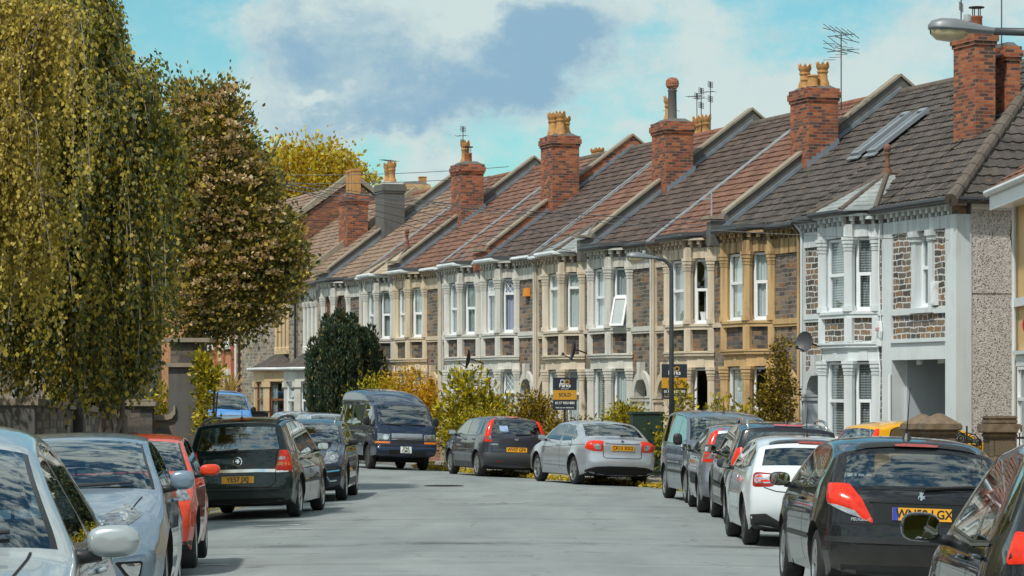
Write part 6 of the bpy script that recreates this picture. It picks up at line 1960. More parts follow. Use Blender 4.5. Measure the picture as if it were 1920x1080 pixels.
# --- silver saloon on the far kerb
def silver_saloon(label, plate):
    pt = car_paint('silver_paint', (.50, .54, .60), .55, .30)
    top = [(2.12, .22, .10), (2.22, .42, .25), (2.19, .62, .25), (2.02, .80, .18), (1.50, .94, .12), (1.05, 1.01, .14, 'ws'), (.28, 1.40, .16), (-.25, 1.46, .10), (-.85, 1.43, .12), (-1.02, 1.40, .16, 'rg'), (-1.66, 1.08, .18), (-1.80, 1.06, .14), (-2.12, 1.02, .14),
           (-2.19, .92, .16), (-2.17, .72, .2), (-2.23, .56, .22), (-2.22, .42, .22), (-2.10, .23, .08)]
    wins = [[(.80, 1.02), (.22, 1.33), (-.22, 1.385), (-.26, .98)], [(-.33, .98), (-.29, 1.385), (-.72, 1.36), (-.98, 1.27), (-1.05, 1.0)], [(-1.12, 1.0), (-1.06, 1.22), (-1.32, 1.07)]]
    c = Car('parked_car', label, 'car', pt, 4.48, 1.71, 1.46, top, (1.34, -1.26), .315, wins=wins, taper=(.12, .10))
    c.cabin(.2, -.72); c.wheels('alloy', 5); c.mirror(.74, 1.02, BLACKP if plate else pt)
    c.patch('tail_light', REDL, 'cyl', [(-1.98, .80, .98), (-2.12, .72, 1.0), (-2.19, .46, .99), (-2.17, .47, .76), (-2.10, .66, .76), (-1.95, .82, .82)], .004, .012, x0=-1.3, mirror=True)
    c.patch('reversing_light', CLRL, 'cyl', [(-2.12, .68, .92), (-2.17, .52, .92), (-2.16, .51, .80), (-2.12, .62, .80)], .016, .004, x0=-1.3, r=.015, mirror=True)
    c.line('panel_gap', GAP, 'rear', [(.46, .98), (.44, .64), (.38, .615), (-.38, .615), (-.44, .64), (-.46, .98)], .014)
    c.line('boot_crease', GAP, 'rear', [(.40, .93), (-.40, .93)], .014)
    c.patch('bumper_trim', UNDER, 'cyl', [(-1.95, .80, .34), (-2.17, .60, .42), (-2.24, .3, .44), (-2.24, -.3, .44), (-2.17, -.60, .42), (-1.95, -.80, .34), (-1.9, -.8, .24), (-2.1, -.6, .24), (-2.2, 0, .24), (-2.1, .6, .24), (-1.9, .8, .24)], .005, 0, x0=-1.3, r=.02)
    if plate:
        c.plate(plate, True, .84, y=0); c.badge('rear', 0, .985, .042, style='wing'); c.text('SKODA', 'rear', .38, .955, .03, CHROME, bold=.0005); c.text('RAPID', 'rear', -.36, .955, .03, CHROME, bold=.0005)
    c.seams([[(-.295, .97), (-.30, .6), (-.34, .32)], [(-1.05, .99), (-1.05, .8), (-.92, .58)], [(.82, 1.0), (.94, .7), (.90, .32)]])
    c.line('crease_shade', simple('silver_shadow', (.30, .33, .37), .4, .5), 'left', [(1.0, .80), (-1.9, .90)], .02, .002, mirror=True)  # flat darker silver strip, the crease's shade put into its colour
    c.line('sill_crease_shade', simple('silver_shadow', (.30, .33, .37), .4, .5), 'left', [(.85, .42), (-.8, .40)], .03, .002, mirror=True)  # same painted shade along the sill
    c.handles([(-.14, .87), (-.98, .90)]); c.antenna(-.75, 0, -.5, .12, .03); c.wiper('rear', -.15, -.5, 1.10, 1.12)
    return c
silver_saloon("silver saloon with red corner lamps and yellow plate at the far kerb", 'CK13 XXG').put(1.76, 67.9, -.30, .954)
c = silver_saloon("pale silver saloon, only its roof showing, farthest left beyond the camper van", None); c.put(-7.0, 96.3, -.30, .954, .06)
c = silver_saloon("silver saloon, only its roof showing, close behind the camper van", None); c.put(-5.75, 89.6, -.30, .954, .02)
c = silver_saloon("silver car with its roof just showing behind the dark green people carrier", None); c.put(-6.85, 71.5, .0, 1, .06)

# --- dark green people carrier, left
def people_carrier():
    pt = car_paint('dark_green_paint', (.008, .021, .024), .1, .32)
    top = [(2.14, .24, .10), (2.22, .45, .25), (2.18, .68, .25), (2.0, .86, .16), (1.62, .98, .12), (1.30, 1.06, .14, 'ws'), (.42, 1.56, .16), (-.2, 1.635, .09), (-1.2, 1.63, .09), (-1.95, 1.57, .12), (-2.0, 1.535, .15, 'rg'), (-2.13, 1.07, .17),
           (-2.17, 1.0, .17), (-2.19, .72, .17), (-2.22, .60, .2), (-2.23, .42, .2), (-2.12, .25, .08)]
    wins = [[(1.02, 1.08), (.36, 1.48), (-.12, 1.555), (-.16, 1.02)], [(-.23, 1.02), (-.19, 1.56), (-1.0, 1.55), (-1.12, 1.03)], [(-1.19, 1.03), (-1.07, 1.55), (-1.72, 1.51), (-1.88, 1.10)]]
    c = Car('parked_car', "dark green people carrier with chrome tailgate strip and red-orange tail lamps", 'car', pt, 4.46, 1.80, 1.635, top, (1.32, -1.38), .325, wins=wins, taper=(.10, .07), flare=.028, ws_f=.9, rg_f=.86)
    c.cabin(.35, -.55, .62, dash_x=1.0); c.wheels('alloy', 5); c.mirror(.86, 1.10, BLACKP)
    c.patch('tail_light', REDL, 'cyl', [(-1.98, .74, 1.10), (-2.08, .66, 1.10), (-2.17, .60, .76), (-1.99, .86, .76), (-1.93, .84, .95)], .004, .012, x0=-1.3, mirror=True)
    c.patch('indicator', AMBL, 'cyl', [(-2.06, .78, .915), (-2.13, .655, .915), (-2.15, .635, .855), (-2.04, .80, .855)], .015, .003, x0=-1.3, r=.012, mirror=True)
    c.patch('reversing_light', CLRL, 'cyl', [(-2.05, .76, 1.0), (-2.11, .67, 1.0), (-2.13, .655, .945), (-2.05, .78, .945)], .015, .003, x0=-1.3, r=.012, mirror=True)
    c.line('chrome_strip', CHROME, 'rear', [(.60, .775), (.3, .785), (-.3, .785), (-.60, .775)], .05, .012)
    c.line('chrome_strip', CHROME, 'cyl', [(-2.16, .62, .765), (-2.0, .84, .765)], .035, .008, x0=-1.3, mirror=True)
    c.plate('YE57 JXJ', True, .645); c.badge('rear', 0, .935, .075, style='griffin')
    c.line('panel_gap', GAP, 'rear', [(.62, 1.08), (.60, .60), (.52, .52), (-.52, .52), (-.60, .60), (-.62, 1.08)], .014)
    c.line('panel_gap', GAP, 'cyl', [(-1.8, .88, .74), (-2.05, .78, .50), (-2.15, .6, .47), (-2.22, .0, .46)], .012, x0=-1.3, mirror=True)
    c.patch('brake_light', REDL, 'rear', [(.17, 1.598), (-.17, 1.598), (-.17, 1.578), (.17, 1.578)], .02, .003, r=.006)
    c.wiper('rear', .02, .50, 1.11, 1.09)
    c.patch('bumper_trim', UNDER, 'rear', [(.74, .34), (-.74, .34), (-.70, .25), (.70, .25)], .004, 0)
    c.rails(.2, -1.85, .60, BLACKP, .045, .02)
    c.seams([[(-.195, 1.0), (-.2, .6), (-.24, .36)], [(-1.155, 1.02), (-1.12, .8), (-1.0, .62)], [(1.02, 1.05), (1.02, .7), (.92, .36)]])
    c.line('door_moulding', BLACKP, 'left', [(.9, .56), (-.95, .56)], .04, .008, mirror=True)
    c.handles([(-.05, .92), (-1.0, .93)]); c.antenna(-1.6, 0, .1, .22)
    return c
people_carrier().put(-4.20, 49.9, .072, 1)

# --- dark blue crossover facing the camera
def crossover():
    pt = car_paint('dark_blue_paint', (.016, .026, .050), .4, .32)
    top = [(2.05, .24, .10), (2.16, .44, .28), (2.15, .64, .28), (2.02, .82, .2), (1.45, .98, .12), (1.02, 1.05, .14, 'ws'), (.22, 1.44, .16), (-.3, 1.53, .10), (-1.1, 1.52, .10), (-1.75, 1.42, .16), (-1.8, 1.38, .2, 'rg'), (-2.05, 1.05, .2),
           (-2.12, 1.0, .2), (-2.18, .7, .22), (-2.18, .45, .22), (-2.05, .24, .08)]
    wins = [[(.80, 1.05), (.18, 1.38), (-.24, 1.45), (-.28, 1.02)], [(-.35, 1.02), (-.31, 1.45), (-1.0, 1.43), (-1.12, 1.05)], [(-1.19, 1.05), (-1.09, 1.42), (-1.4, 1.36), (-1.62, 1.13)]]
    c = Car('parked_car', "dark blue crossover facing the camera behind the dark green people carrier", 'car', pt, 4.36, 1.80, 1.53, top, (1.30, -1.40), .33, wins=wins, taper=(.13, .08))
    c.cabin(.2, -.75, .6); c.wheels('twin', 5); c.mirror(.72, 1.08, BLACKP)
    c.patch('headlight', HEADL, 'cyl', [(2.0, .50, .70), (2.04, .46, .76), (1.80, .72, .92), (1.66, .80, .95), (1.72, .82, .84), (1.9, .70, .72)], .004, .012, x0=1.0, r=.02, mirror=True)
    c.patch('daylight_lamp', HEADD, 'cyl', [(1.98, .56, .74), (1.84, .70, .84), (1.76, .77, .87), (1.88, .70, .775)], .014, .003, x0=1.0, r=.015, mirror=True)
    c.line('blue_trim', simple('cyan_trim', (.10, .42, .60), .4), 'front', [(-.62, .38), (-.58, .46), (-.40, .50), (.40, .50), (.58, .46), (.62, .38)], .022, .008)
    c.patch('lower_grille', SEAL, 'front', [(-.60, .30), (-.60, .38), (-.40, .47), (.40, .47), (.60, .38), (.60, .30)], .004, 0)
    c.patch('fog_lamp_recess', SEAL, 'cyl', [(1.95, .68, .68), (2.05, .56, .66), (2.06, .58, .42), (1.92, .76, .48)], .004, 0, x0=1.0, mirror=True)
    c.line('blue_trim', simple('cyan_trim', (.10, .42, .60), .4), 'cyl', [(2.06, .55, .56), (1.92, .74, .58)], .022, .010, x0=1.0, mirror=True)
    c.patch('fog_lamp', HEADD, 'cyl', [(2.04, .60, .40), (1.97, .70, .41), (1.96, .70, .385), (2.04, .60, .375)], .012, .003, x0=1.0, r=.01, mirror=True)
    c.line('panel_gap', GAP, 'front', [(-.62, .78), (-.3, .735), (.3, .735), (.62, .78)], .012)
    c.line('panel_gap', GAP, 'top', [(1.85, .66), (1.4, .72), (1.0, .70)], .012, mirror=True)
    c.rails(.05, -1.55, .58, CHROME, .06, .018)
    c.badge('front', 0, .80, .06, style='oval'); c.wiper('front', .55, -.10, 1.07, 1.09); c.wiper('front', -.05, -.6, 1.07, 1.09)
    c.seams([[(-.315, 1.0), (-.32, .6), (-.36, .36)], [(-1.155, 1.03), (-1.12, .8), (-1.0, .62)], [(.82, 1.05), (.94, .75), (.88, .36)]])
    c.line('sill_trim', BLACKP, 'left', [(.9, .33), (-.95, .33)], .12, .006, mirror=True)
    c.line('arch_moulding', BLACKP, 'left', [(1.30 + (c.ra + .03) * math.sin(t), .33 + (c.ra + .03) * math.cos(t)) for t in np.linspace(-1.5, 1.5, 15)], .06, .006, mirror=True)
    c.handles([(-.2, .94), (-1.0, .96)])
    return c
crossover().put(-3.93, 57.2, -.02, -1)

# --- red hatchback facing the camera
def red_hatch():
    pt = car_paint('red_paint', (.66, .050, .012), 0.0, .3)
    top = [(1.84, .22, .10), (1.93, .42, .24), (1.90, .64, .24), (1.74, .82, .16), (1.35, .95, .12), (.98, 1.02, .14, 'ws'), (.22, 1.39, .15), (-.3, 1.45, .09), (-1.0, 1.44, .09), (-1.55, 1.37, .14), (-1.6, 1.34, .18, 'rg'), (-1.86, 1.0, .2),
           (-1.92, .95, .2), (-1.94, .65, .2), (-1.93, .45, .2), (-1.85, .24, .08)]
    wins = [[(.74, 1.03), (.16, 1.335), (-.28, 1.39), (-.32, .99)], [(-.39, .99), (-.35, 1.39), (-.9, 1.37), (-1.25, 1.28), (-1.35, 1.04)]]
    c = Car('parked_car', "bright red hatchback squeezed behind the grey-blue hatchback", 'car', pt, 3.87, 1.68, 1.45, top, (1.20, -1.24), .30, wins=wins, taper=(.12, .10))
    c.cabin(.2, -.75); c.wheels('alloy', 6); c.mirror(.66, 1.03, pt, size=(.12, .22, .125), out=.07)
    c.patch('headlight', HEADL, 'cyl', [(1.86, .48, .70), (1.84, .52, .82), (1.55, .72, .92), (1.48, .78, .88), (1.6, .78, .74)], .004, .012, x0=.9, mirror=True)
    c.patch('side_repeater', AMBL, 'left', [(.90, .80), (.82, .80), (.82, .77), (.90, .77)], .01, .01, r=.01, mirror=True)
    c.patch('lower_grille', SEAL, 'front', [(-.5, .30), (-.55, .45), (.55, .45), (.5, .30)], .004, 0)
    c.patch('bumper_trim', BLACKP, 'cyl', [(1.5, .80, .32), (1.8, .62, .30), (1.93, 0, .30), (1.8, -.62, .30), (1.5, -.80, .32), (1.5, -.80, .24), (1.8, -.62, .22), (1.9, 0, .22), (1.8, .62, .22), (1.5, .80, .24)], .005, .006, x0=.9, r=.01)
    c.plate('WX06 FVH', False, .52)
    c.seams([[(-.355, .98), (-.36, .6), (-.4, .32)], [(.76, 1.02), (.86, .72), (.80, .32)]]); c.handles([(-.22, .87)])
    c.wiper('front', .5, -.1, 1.04, 1.06)
    return c
red_hatch().put(-4.22, 32.8, .06, -1, .06)

# --- grey-blue hatchback with a wide lamp band
def greyblue_hatch():
    pt = car_paint('grey_blue_paint', (.24, .315, .40), .50, .28)
    top = [(2.00, .20, .10), (2.10, .40, .30), (2.09, .58, .30), (1.98, .74, .26), (1.60, .90, .14), (1.22, 1.00, .16, 'ws'), (.22, 1.405, .18), (-.35, 1.46, .10), (-.9, 1.42, .10), (-1.4, 1.31, .14), (-1.45, 1.28, .18, 'rg'), (-1.90, 1.03, .2),
           (-2.02, .96, .2), (-2.09, .70, .22), (-2.10, .48, .22), (-2.0, .24, .08)]
    wins = [[(1.02, 1.02), (.80, 1.10), (.16, 1.335), (-.26, 1.385), (-.34, .99)], [(-.41, .99), (-.33, 1.385), (-.85, 1.34), (-1.30, 1.20), (-1.42, 1.06)]]
    c = Car('parked_car', "grey-blue hatchback with a long headlamp, second from the left edge, facing the camera", 'car', pt, 4.25, 1.76, 1.46, top, (1.27, -1.35), .315, wins=wins, taper=(.17, .12))
    c.cabin(.2, -.7, .58, dash_x=.95); c.wheels('twin', 6); c.mirror(.80, 1.05, pt, size=(.13, .19, .15), out=.07)
    c.patch('headlight', HEADL, 'cyl', [(2.05, .26, .715), (2.05, .26, .79), (1.88, .60, .845), (1.66, .78, .90), (1.70, .78, .82), (1.90, .63, .735)], .004, .012, x0=1.0, r=.015, mirror=True)
    for (yc, zc_) in ((.40, .775), (.56, .805)):
        c.patch('lamp_bowl', HEADD, 'front', [(yc + .042 * math.cos(t), zc_ + .034 * math.sin(t)) for t in np.linspace(0, 2 * math.pi, 13)[:-1]], .013, .006, r=.001, mirror=True, step=.02)
    c.patch('grille', SEAL, 'front', [(-.25, .72), (-.25, .785), (.25, .785), (.25, .72)], .004, 0, r=.01); c.badge('front', 0, .755, .05, style='h')
    c.line('panel_gap', GAP, 'top', [(1.86, .52), (1.6, .62), (1.30, .69)], .010, mirror=True)
    c.line('panel_gap', GAP, 'front', [(-.6, .84), (-.2, .80), (.2, .80), (.6, .84)], .010)
    c.patch('lower_grille', SEAL, 'front', [(-.44, .26), (-.52, .44), (.52, .44), (.44, .26)], .004, 0)
    for k in range(4): c.line('grille_bar', BLACKP, 'front', [(-.46, .29 + k * .04), (.46, .29 + k * .04)], .012, .008)
    c.line('bumper_ridge', pt, 'cyl', [(2.08, .40, .52), (1.9, .68, .55)], .03, .014, x0=1.0, mirror=True)
    c.patch('fog_lamp_recess', SEAL, 'cyl', [(2.03, .50, .49), (1.92, .68, .49), (1.93, .66, .36), (1.98, .60, .34)], .004, 0, x0=1.0, r=.02, mirror=True)
    c.patch('fog_lamp', HEADD, 'cyl', [(2.01, .53, .475), (1.93, .665, .475), (1.94, .65, .38), (1.97, .61, .365)], .010, .006, x0=1.0, r=.02, mirror=True)
    c.plate('WJ07 KTE', False, .56)
    c.wiper('front', -.66, .05, 1.03, 1.045); c.wiper('front', .02, .62, 1.02, 1.035)
    c.seams([[(-.37, .98), (-.38, .6), (-.42, .32)], [(1.0, 1.0), (.98, .7), (.9, .32)]]); c.handles([(-.25, .88)])
    return c
greyblue_hatch().put(-3.52, 23.6, .075, -1, .07)

# --- nearest silver car at the left edge
def near_saloon():
    pt = car_paint('pale_silver_paint', (.47, .51, .525), .50, .28)
    top = [(2.14, .22, .10), (2.24, .42, .25), (2.21, .62, .25), (2.06, .77, .18), (1.50, .92, .12), (.98, .99, .16, 'ws'), (.12, 1.415, .20), (-.35, 1.50, .12), (-.85, 1.485, .12), (-1.15, 1.42, .16), (-1.2, 1.39, .18, 'rg'), (-1.74, 1.02, .18),
           (-1.9, 1.0, .14), (-2.18, .97, .16), (-2.26, .78, .2), (-2.25, .48, .2), (-2.12, .24, .08)]
    wins = [[(.74, 1.005), (.06, 1.36), (-.26, 1.425), (-.30, .97)], [(-.37, .97), (-.33, 1.425), (-.8, 1.41), (-1.12, 1.29), (-1.20, .99)]]
    c = Car('parked_car', "pale silver saloon cut off by the left edge, nearest on the left", 'car', pt, 4.5, 1.76, 1.50, top, (1.35, -1.30), .315, wins=wins, taper=(.12, .10), ws_f=.90, wprof=[(0, .90), (.22, .935), (.40, .985), (.62, 1.0), (.82, .985), (.96, .95), (1.02, .92), (1.47, .66), (1.6, .62)])
    c.cabin(.2, -.72, dash_x=.8); c.wheels('alloy', 6); c.mirror(.70, 1.0, pt, size=(.13, .20, .125), out=.05)
    c.patch('headlight', HEADL, 'cyl', [(2.16, .46, .62), (2.12, .48, .76), (1.85, .74, .80), (1.88, .76, .66)], .004, .012, x0=1.2, mirror=True)
    c.patch('grille', SEAL, 'front', [(-.36, .50), (-.38, .72), (.38, .72), (.36, .50)], .004, 0)
    c.line('panel_gap', GAP, 'top', [(1.9, .58), (1.4, .64), (.95, .68)], .010, mirror=True)
    c.patch('sunroof', simple('tinted_sunroof', (.04, .05, .06), .05, coat=1.0), 'top', [(-.15, .40), (-.15, -.40), (-.62, -.40), (-.62, .40)], .006, 0, r=.05)
    c.wiper('front', -.64, .06, 1.03, 1.045); c.wiper('front', .0, .60, 1.02, 1.04)
    c.plate('WR03 HGL', False, .46)
    c.seams([[(-.335, .96), (-.34, .6), (-.38, .32)], [(.78, .98), (.86, .7), (.80, .32)]]); c.handles([(-.2, .86)])
    return c
near_saloon().put(-2.47, 11.75, .085, -1, .02)

# --- nearest dark hatchback at the right edge
def near_hatch():
    pt = car_paint('black_grey_paint', (.020, .022, .027), .3, .26)
    top = [(1.86, .22, .10), (1.95, .42, .25), (1.92, .64, .25), (1.75, .82, .18), (1.30, .95, .12), (.92, 1.03, .16, 'ws'), (.10, 1.45, .20), (-.35, 1.515, .14), (-.9, 1.505, .14), (-1.42, 1.42, .18), (-1.48, 1.38, .22, 'rg'), (-1.80, 1.0, .22),
           (-1.88, .95, .2), (-1.93, .70, .22), (-1.95, .50, .22), (-1.85, .24, .08)]
    wins = [[(.70, 1.01), (.06, 1.375), (-.30, 1.44), (-.34, .97)], [(-.41, .97), (-.37, 1.44), (-.88, 1.42), (-1.05, .985)], [(-1.12, .99), (-.95, 1.415), (-1.22, 1.34), (-1.42, 1.04)]]
    sq = lambda x: x if x > -.9 else -.9 + (x + .9) * .62      # short tail
    top = [(sq(p[0]),) + tuple(p[1:]) for p in top]; wins = [[(sq(x), z) for (x, z) in w] for w in wins]
    c = Car('parked_car', "glossy black hatchback cut off by the right edge, nearest on the right", 'car', pt, 3.52, 1.70, 1.51, top, (1.20, -1.02), .305, wins=wins, taper=(.12, .12), wprof=[(0, .90), (.22, .935), (.40, .985), (.66, 1.0), (.84, .985), (.95, .95), (1.02, .92), (1.49, .70), (1.6, .66)])
    c.cabin(.15, -.75); c.wheels('alloy', 5); c.mirror(.60, 1.0, pt, size=(.13, .20, .15), out=.08)
    c.patch('tail_light', REDL, 'cyl', [(-1.33, .71, 1.04), (-1.39, .66, 1.03), (-1.45, .68, .90), (-1.37, .76, .89)], .004, .012, x0=-.75, mirror=True)
    c.plate('WM10 RBO', True, .70)
    c.line('window_trim', simple('grey_trim', (.16, .165, .17), .3, .5), 'left', [(.70, .985), (-.38, .945), (-1.0, .965)], .014, .007, mirror=True)
    c.line('window_trim', simple('grey_trim', (.16, .165, .17), .3, .5), 'left', [(.66, 1.05), (.06, 1.41), (-.32, 1.475), (-.9, 1.455), (-1.1, 1.385), (-1.22, 1.08)], .016, .007, mirror=True)
    c.seams([[(-.375, .95), (-.38, .6), (-.42, .32)], [(-.99, .97), (-.95, .80), (-.80, .64)], [(.74, 1.0), (.82, .72), (.78, .32)]])
    c.line('panel_gap', GAP, 'rear', [(.55, .98), (.56, .62), (-.56, .62), (-.55, .98)], .012)
    c.handles([(-.22, .88), (-.85, .90)]); c.wiper('rear', 0, -.45, 1.02, 1.05)
    return c
near_hatch().put(2.98, 14.55, .042, 1, -.03)

# --- small people van facing the camera on the right
def small_van():
    pt = car_paint('steel_blue_paint', (.16, .20, .25), .55, .3)
    top = [(1.88, .24, .10), (1.98, .45, .26), (1.96, .70, .26), (1.82, .92, .18), (1.42, 1.08, .12), (1.20, 1.15, .14, 'ws'), (.55, 1.62, .14), (.1, 1.70, .09), (-.8, 1.72, .09), (-1.75, 1.69, .09), (-1.90, 1.62, .12, 'rg'), (-1.98, 1.10, .12),
           (-2.0, 1.0, .14), (-2.0, .55, .16), (-1.95, .26, .08)]
    wins = [[(1.05, 1.16), (.52, 1.53), (.10, 1.58), (.06, 1.08)], [(-.02, 1.08), (.02, 1.58), (-.85, 1.60), (-.88, 1.08)], [(-.96, 1.08), (-.94, 1.60), (-1.7, 1.57), (-1.78, 1.10)]]
    c = Car('parked_van', "steel blue compact van facing the camera at the right kerb bend", 'van', pt, 3.98, 1.72, 1.72, top, (1.22, -1.29), .31, wins=wins, taper=(.12, .03), wprof=[(0, .90), (.22, .93), (.40, .98), (.7, 1.0), (1.0, .985), (1.10, .96), (1.72, .80), (1.9, .77)], group='vans and camper vans in the street')
    c.cabin(.4, -.6, .65, dash_x=1.0); c.wheels('alloy', 6); c.mirror(.94, 1.16, BLACKP, size=(.13, .17, .22))
    c.patch('headlight', HEADL, 'cyl', [(1.88, .50, .80), (1.84, .54, .90), (1.55, .72, 1.02), (1.45, .78, 1.0), (1.6, .78, .84)], .004, .012, x0=.9, mirror=True)
    c.patch('lower_grille', SEAL, 'front', [(-.62, .30), (-.66, .62), (.66, .62), (.62, .30)], .004, 0)
    c.patch('fog_lamp', HEADD, 'front', [(.58, .44), (.72, .44), (.72, .54), (.58, .54)], .012, .01, r=.04, mirror=True)
    c.patch('bumper_trim', BLACKP, 'cyl', [(1.4, .84, .62), (1.75, .74, .64), (1.95, .4, .64), (1.98, 0, .64), (1.98, 0, .26), (1.8, .6, .26), (1.4, .84, .28)], .003, .004, x0=.9, r=.01, mirror=True)
    c.badge('front', 0, .82, .06, style='disc')
    for k in range(5): c.line('roof_rib', pt, 'top', [(.0, -.5 + k * .25), (-1.6, -.5 + k * .25)], .05, .012)
    c.antenna(.25, .0, .0, .26, .03); c.wiper('front', .62, -.05, 1.17, 1.19); c.wiper('front', -.08, -.6, 1.17, 1.19)
    c.plate('WN11 EUF', False, .58)
    c.seams([[(.02, 1.06), (.02, .6), (-.02, .34)], [(-.92, 1.06), (-.92, .7), (-.96, .55)], [(1.05, 1.15), (1.0, .8), (.92, .34)]]); c.line('door_moulding', BLACKP, 'left', [(.85, .55), (-.9, .55)], .05, .008, mirror=True); c.handles([(.12, .98), (-.8, .98)])
    return c
small_van().put(3.88, 56.2, .10, -1)

# --- dark blue camper van with raised roof
def camper():
    pt = car_paint('midnight_blue_paint', (.013, .025, .058), .1, .3)
    top = [(2.10, .34, .08), (2.28, .46, .12), (2.26, .62, .12), (2.18, .66, .10), (2.16, .95, .12), (2.02, 1.17, .12, 'ws'), (1.42, 1.74, .12), (1.05, 1.90, .16), (.4, 2.08, .14), (-.6, 2.16, .14), (-1.6, 2.16, .14), (-2.12, 2.10, .12), (-2.22, 1.85, .10), (-2.28, 1.0, .10), (-2.30, .5, .10), (-2.2, .34, .06)]
    wins = [[(1.62, 1.22), (1.34, 1.66), (.72, 1.70), (.68, 1.14)], [(.52, 1.16), (.54, 1.70), (-.62, 1.70), (-.62, 1.16)], [(-.78, 1.16), (-.78, 1.70), (-2.0, 1.70), (-2.04, 1.16)]]
    c = Car('camper_van', "midnight blue camper van with a raised roof, facing the camera at the far kerb", 'camper van', pt, 4.6, 1.69, 2.16, top, (1.15, -1.20), .32, wins=wins, zc=.34, taper=(.03, .02), flare=.012, ra=.40,
            wprof=[(0, .93), (.3, .97), (.6, 1.0), (1.0, .99), (1.15, .975), (1.74, .89), (1.80, .91), (1.86, .89), (2.10, .84), (2.16, .82), (2.3, .8)], ws_f=.90, group='vans and camper vans in the street')
    c.cabin(.9, -.6, .95, dash_x=1.45); c.wheels('steel', 8, width=.19, rimmat=ALLOY_D)
    c.line('roof_seam', SEAL, 'left', [(1.1, 1.80), (-2.15, 1.82)], .03, .006, mirror=True)
    c.mirror(1.5, 1.28, BLACKP, size=(.10, .18, .24), out=.05)
    gl = simple('silver_grille', (.36, .39, .43), .35, .6)
    c.patch('grille', gl, 'front', [(-.42, .84), (-.42, .97), (.42, .97), (.42, .84)], .006, .006, r=.01)
    for z in (.72, .775): c.line('grille_bar', BLACKP, 'front', [(-.42, z), (.42, z)], .045, .006)
    c.line('grille_bar', CHROME, 'front', [(-.42, .815), (.42, .815)], .014, .012)
    c.badge('front', 0, .905, .055, style='oval')
    c.patch('headlight', HEADL, 'front', [(.46, .78), (.46, .95), (.79, .96), (.80, .78)], .006, .010, r=.02, mirror=True)
    c.patch('lamp_bowl', HEADD, 'front', [(.50, .80), (.50, .93), (.64, .93), (.64, .80)], .016, .004, r=.03, mirror=True)
    c.patch('indicator', AMBL, 'cyl', [(2.15, .46, .755), (2.15, .46, .70), (2.08, .80, .70), (1.98, .84, .70), (1.98, .84, .755), (2.08, .80, .755)], .008, .008, x0=1.2, r=.01, mirror=True)
    c.line('bumper', SEAL, 'cyl', [(1.7, .86, .645), (2.15, .72, .645), (2.28, .4, .645), (2.3, 0, .645)], .03, .012, x0=1.2, mirror=True)
    c.patch('lower_grille', SEAL, 'front', [(-.5, .42), (-.5, .54), (.5, .52), (.5, .40)], .004, 0, r=.02)
    c.plate('J766|CMO', False, .545, w=.30, h=.17, y=-.05)
    c.wiper('front', .50, -.10, 1.19, 1.21); c.wiper('front', -.15, -.68, 1.19, 1.21)
    c.seams([[(.60, 1.74), (.60, .5)], [(-.70, 1.74), (-.70, .5)], [(1.60, 1.2), (1.62, .62)], [(-.7, .92), (-2.2, .92)]]); c.handles([(.75, .98), (-.58, .98)])
    c.line('window_trim', SEAL, 'left', [(.56, 1.71), (-2.0, 1.71)], .02, .007, mirror=True)
    return c
camper().put(-3.42, 80.9, .29, -.957)

# --- light blue camper further off, and the yellow hatch in the drive
def blue_van():
    pt = car_paint('sky_blue_paint', (.08, .27, .62), .0, .3)
    top = [(2.30, .26, .10), (2.42, .46, .18), (2.40, .75, .18), (2.25, .98, .14), (1.75, 1.18, .12), (1.62, 1.24, .12, 'ws'), (.95, 1.83, .12), (.5, 1.94, .10), (-1.5, 1.95, .10), (-2.25, 1.92, .10), (-2.35, 1.82, .10, 'rg'), (-2.42, 1.20, .10), (-2.45, .5, .10), (-2.35, .28, .06)]
    wins = [[(1.40, 1.25), (.88, 1.74), (.40, 1.78), (.36, 1.16)], [(.26, 1.16), (.28, 1.78), (-.9, 1.78), (-.9, 1.16)], [(-1.0, 1.16), (-1.0, 1.78), (-2.15, 1.76), (-2.2, 1.16)]]
    c = Car('camper_van', "sky blue camper van beside the ivy-covered pier, far down the street", 'camper van', pt, 4.9, 1.90, 1.95, top, (1.50, -1.50), .33, wins=wins, taper=(.06, .02), wprof=[(0, .93), (.3, .97), (.6, 1.0), (1.1, .99), (1.2, .97), (1.95, .84), (2.1, .8)], group='vans and camper vans in the street')
    c.cabin(.7, -.6, .9, dash_x=1.2); c.wheels('steel', 8); c.mirror(1.30, 1.26, BLACKP, size=(.1, .2, .26))
    c.line('roof_seam', SEAL, 'top', [(.78, 0), (.75, .6)], .10, .008, mirror=True)
    c.patch('headlight', HEADL, 'cyl', [(2.36, .56, .78), (2.30, .60, .95), (2.0, .84, .98), (2.1, .86, .80)], .004, .01, x0=1.3, mirror=True)
    c.patch('grille', SEAL, 'front', [(-.5, .78), (-.5, .9), (.5, .9), (.5, .78)], .004, 0)
    c.wiper('front', .5, -.1, 1.27, 1.29)
    return c
blue_van().put(-10.55, 106, .30, -.95, .25)

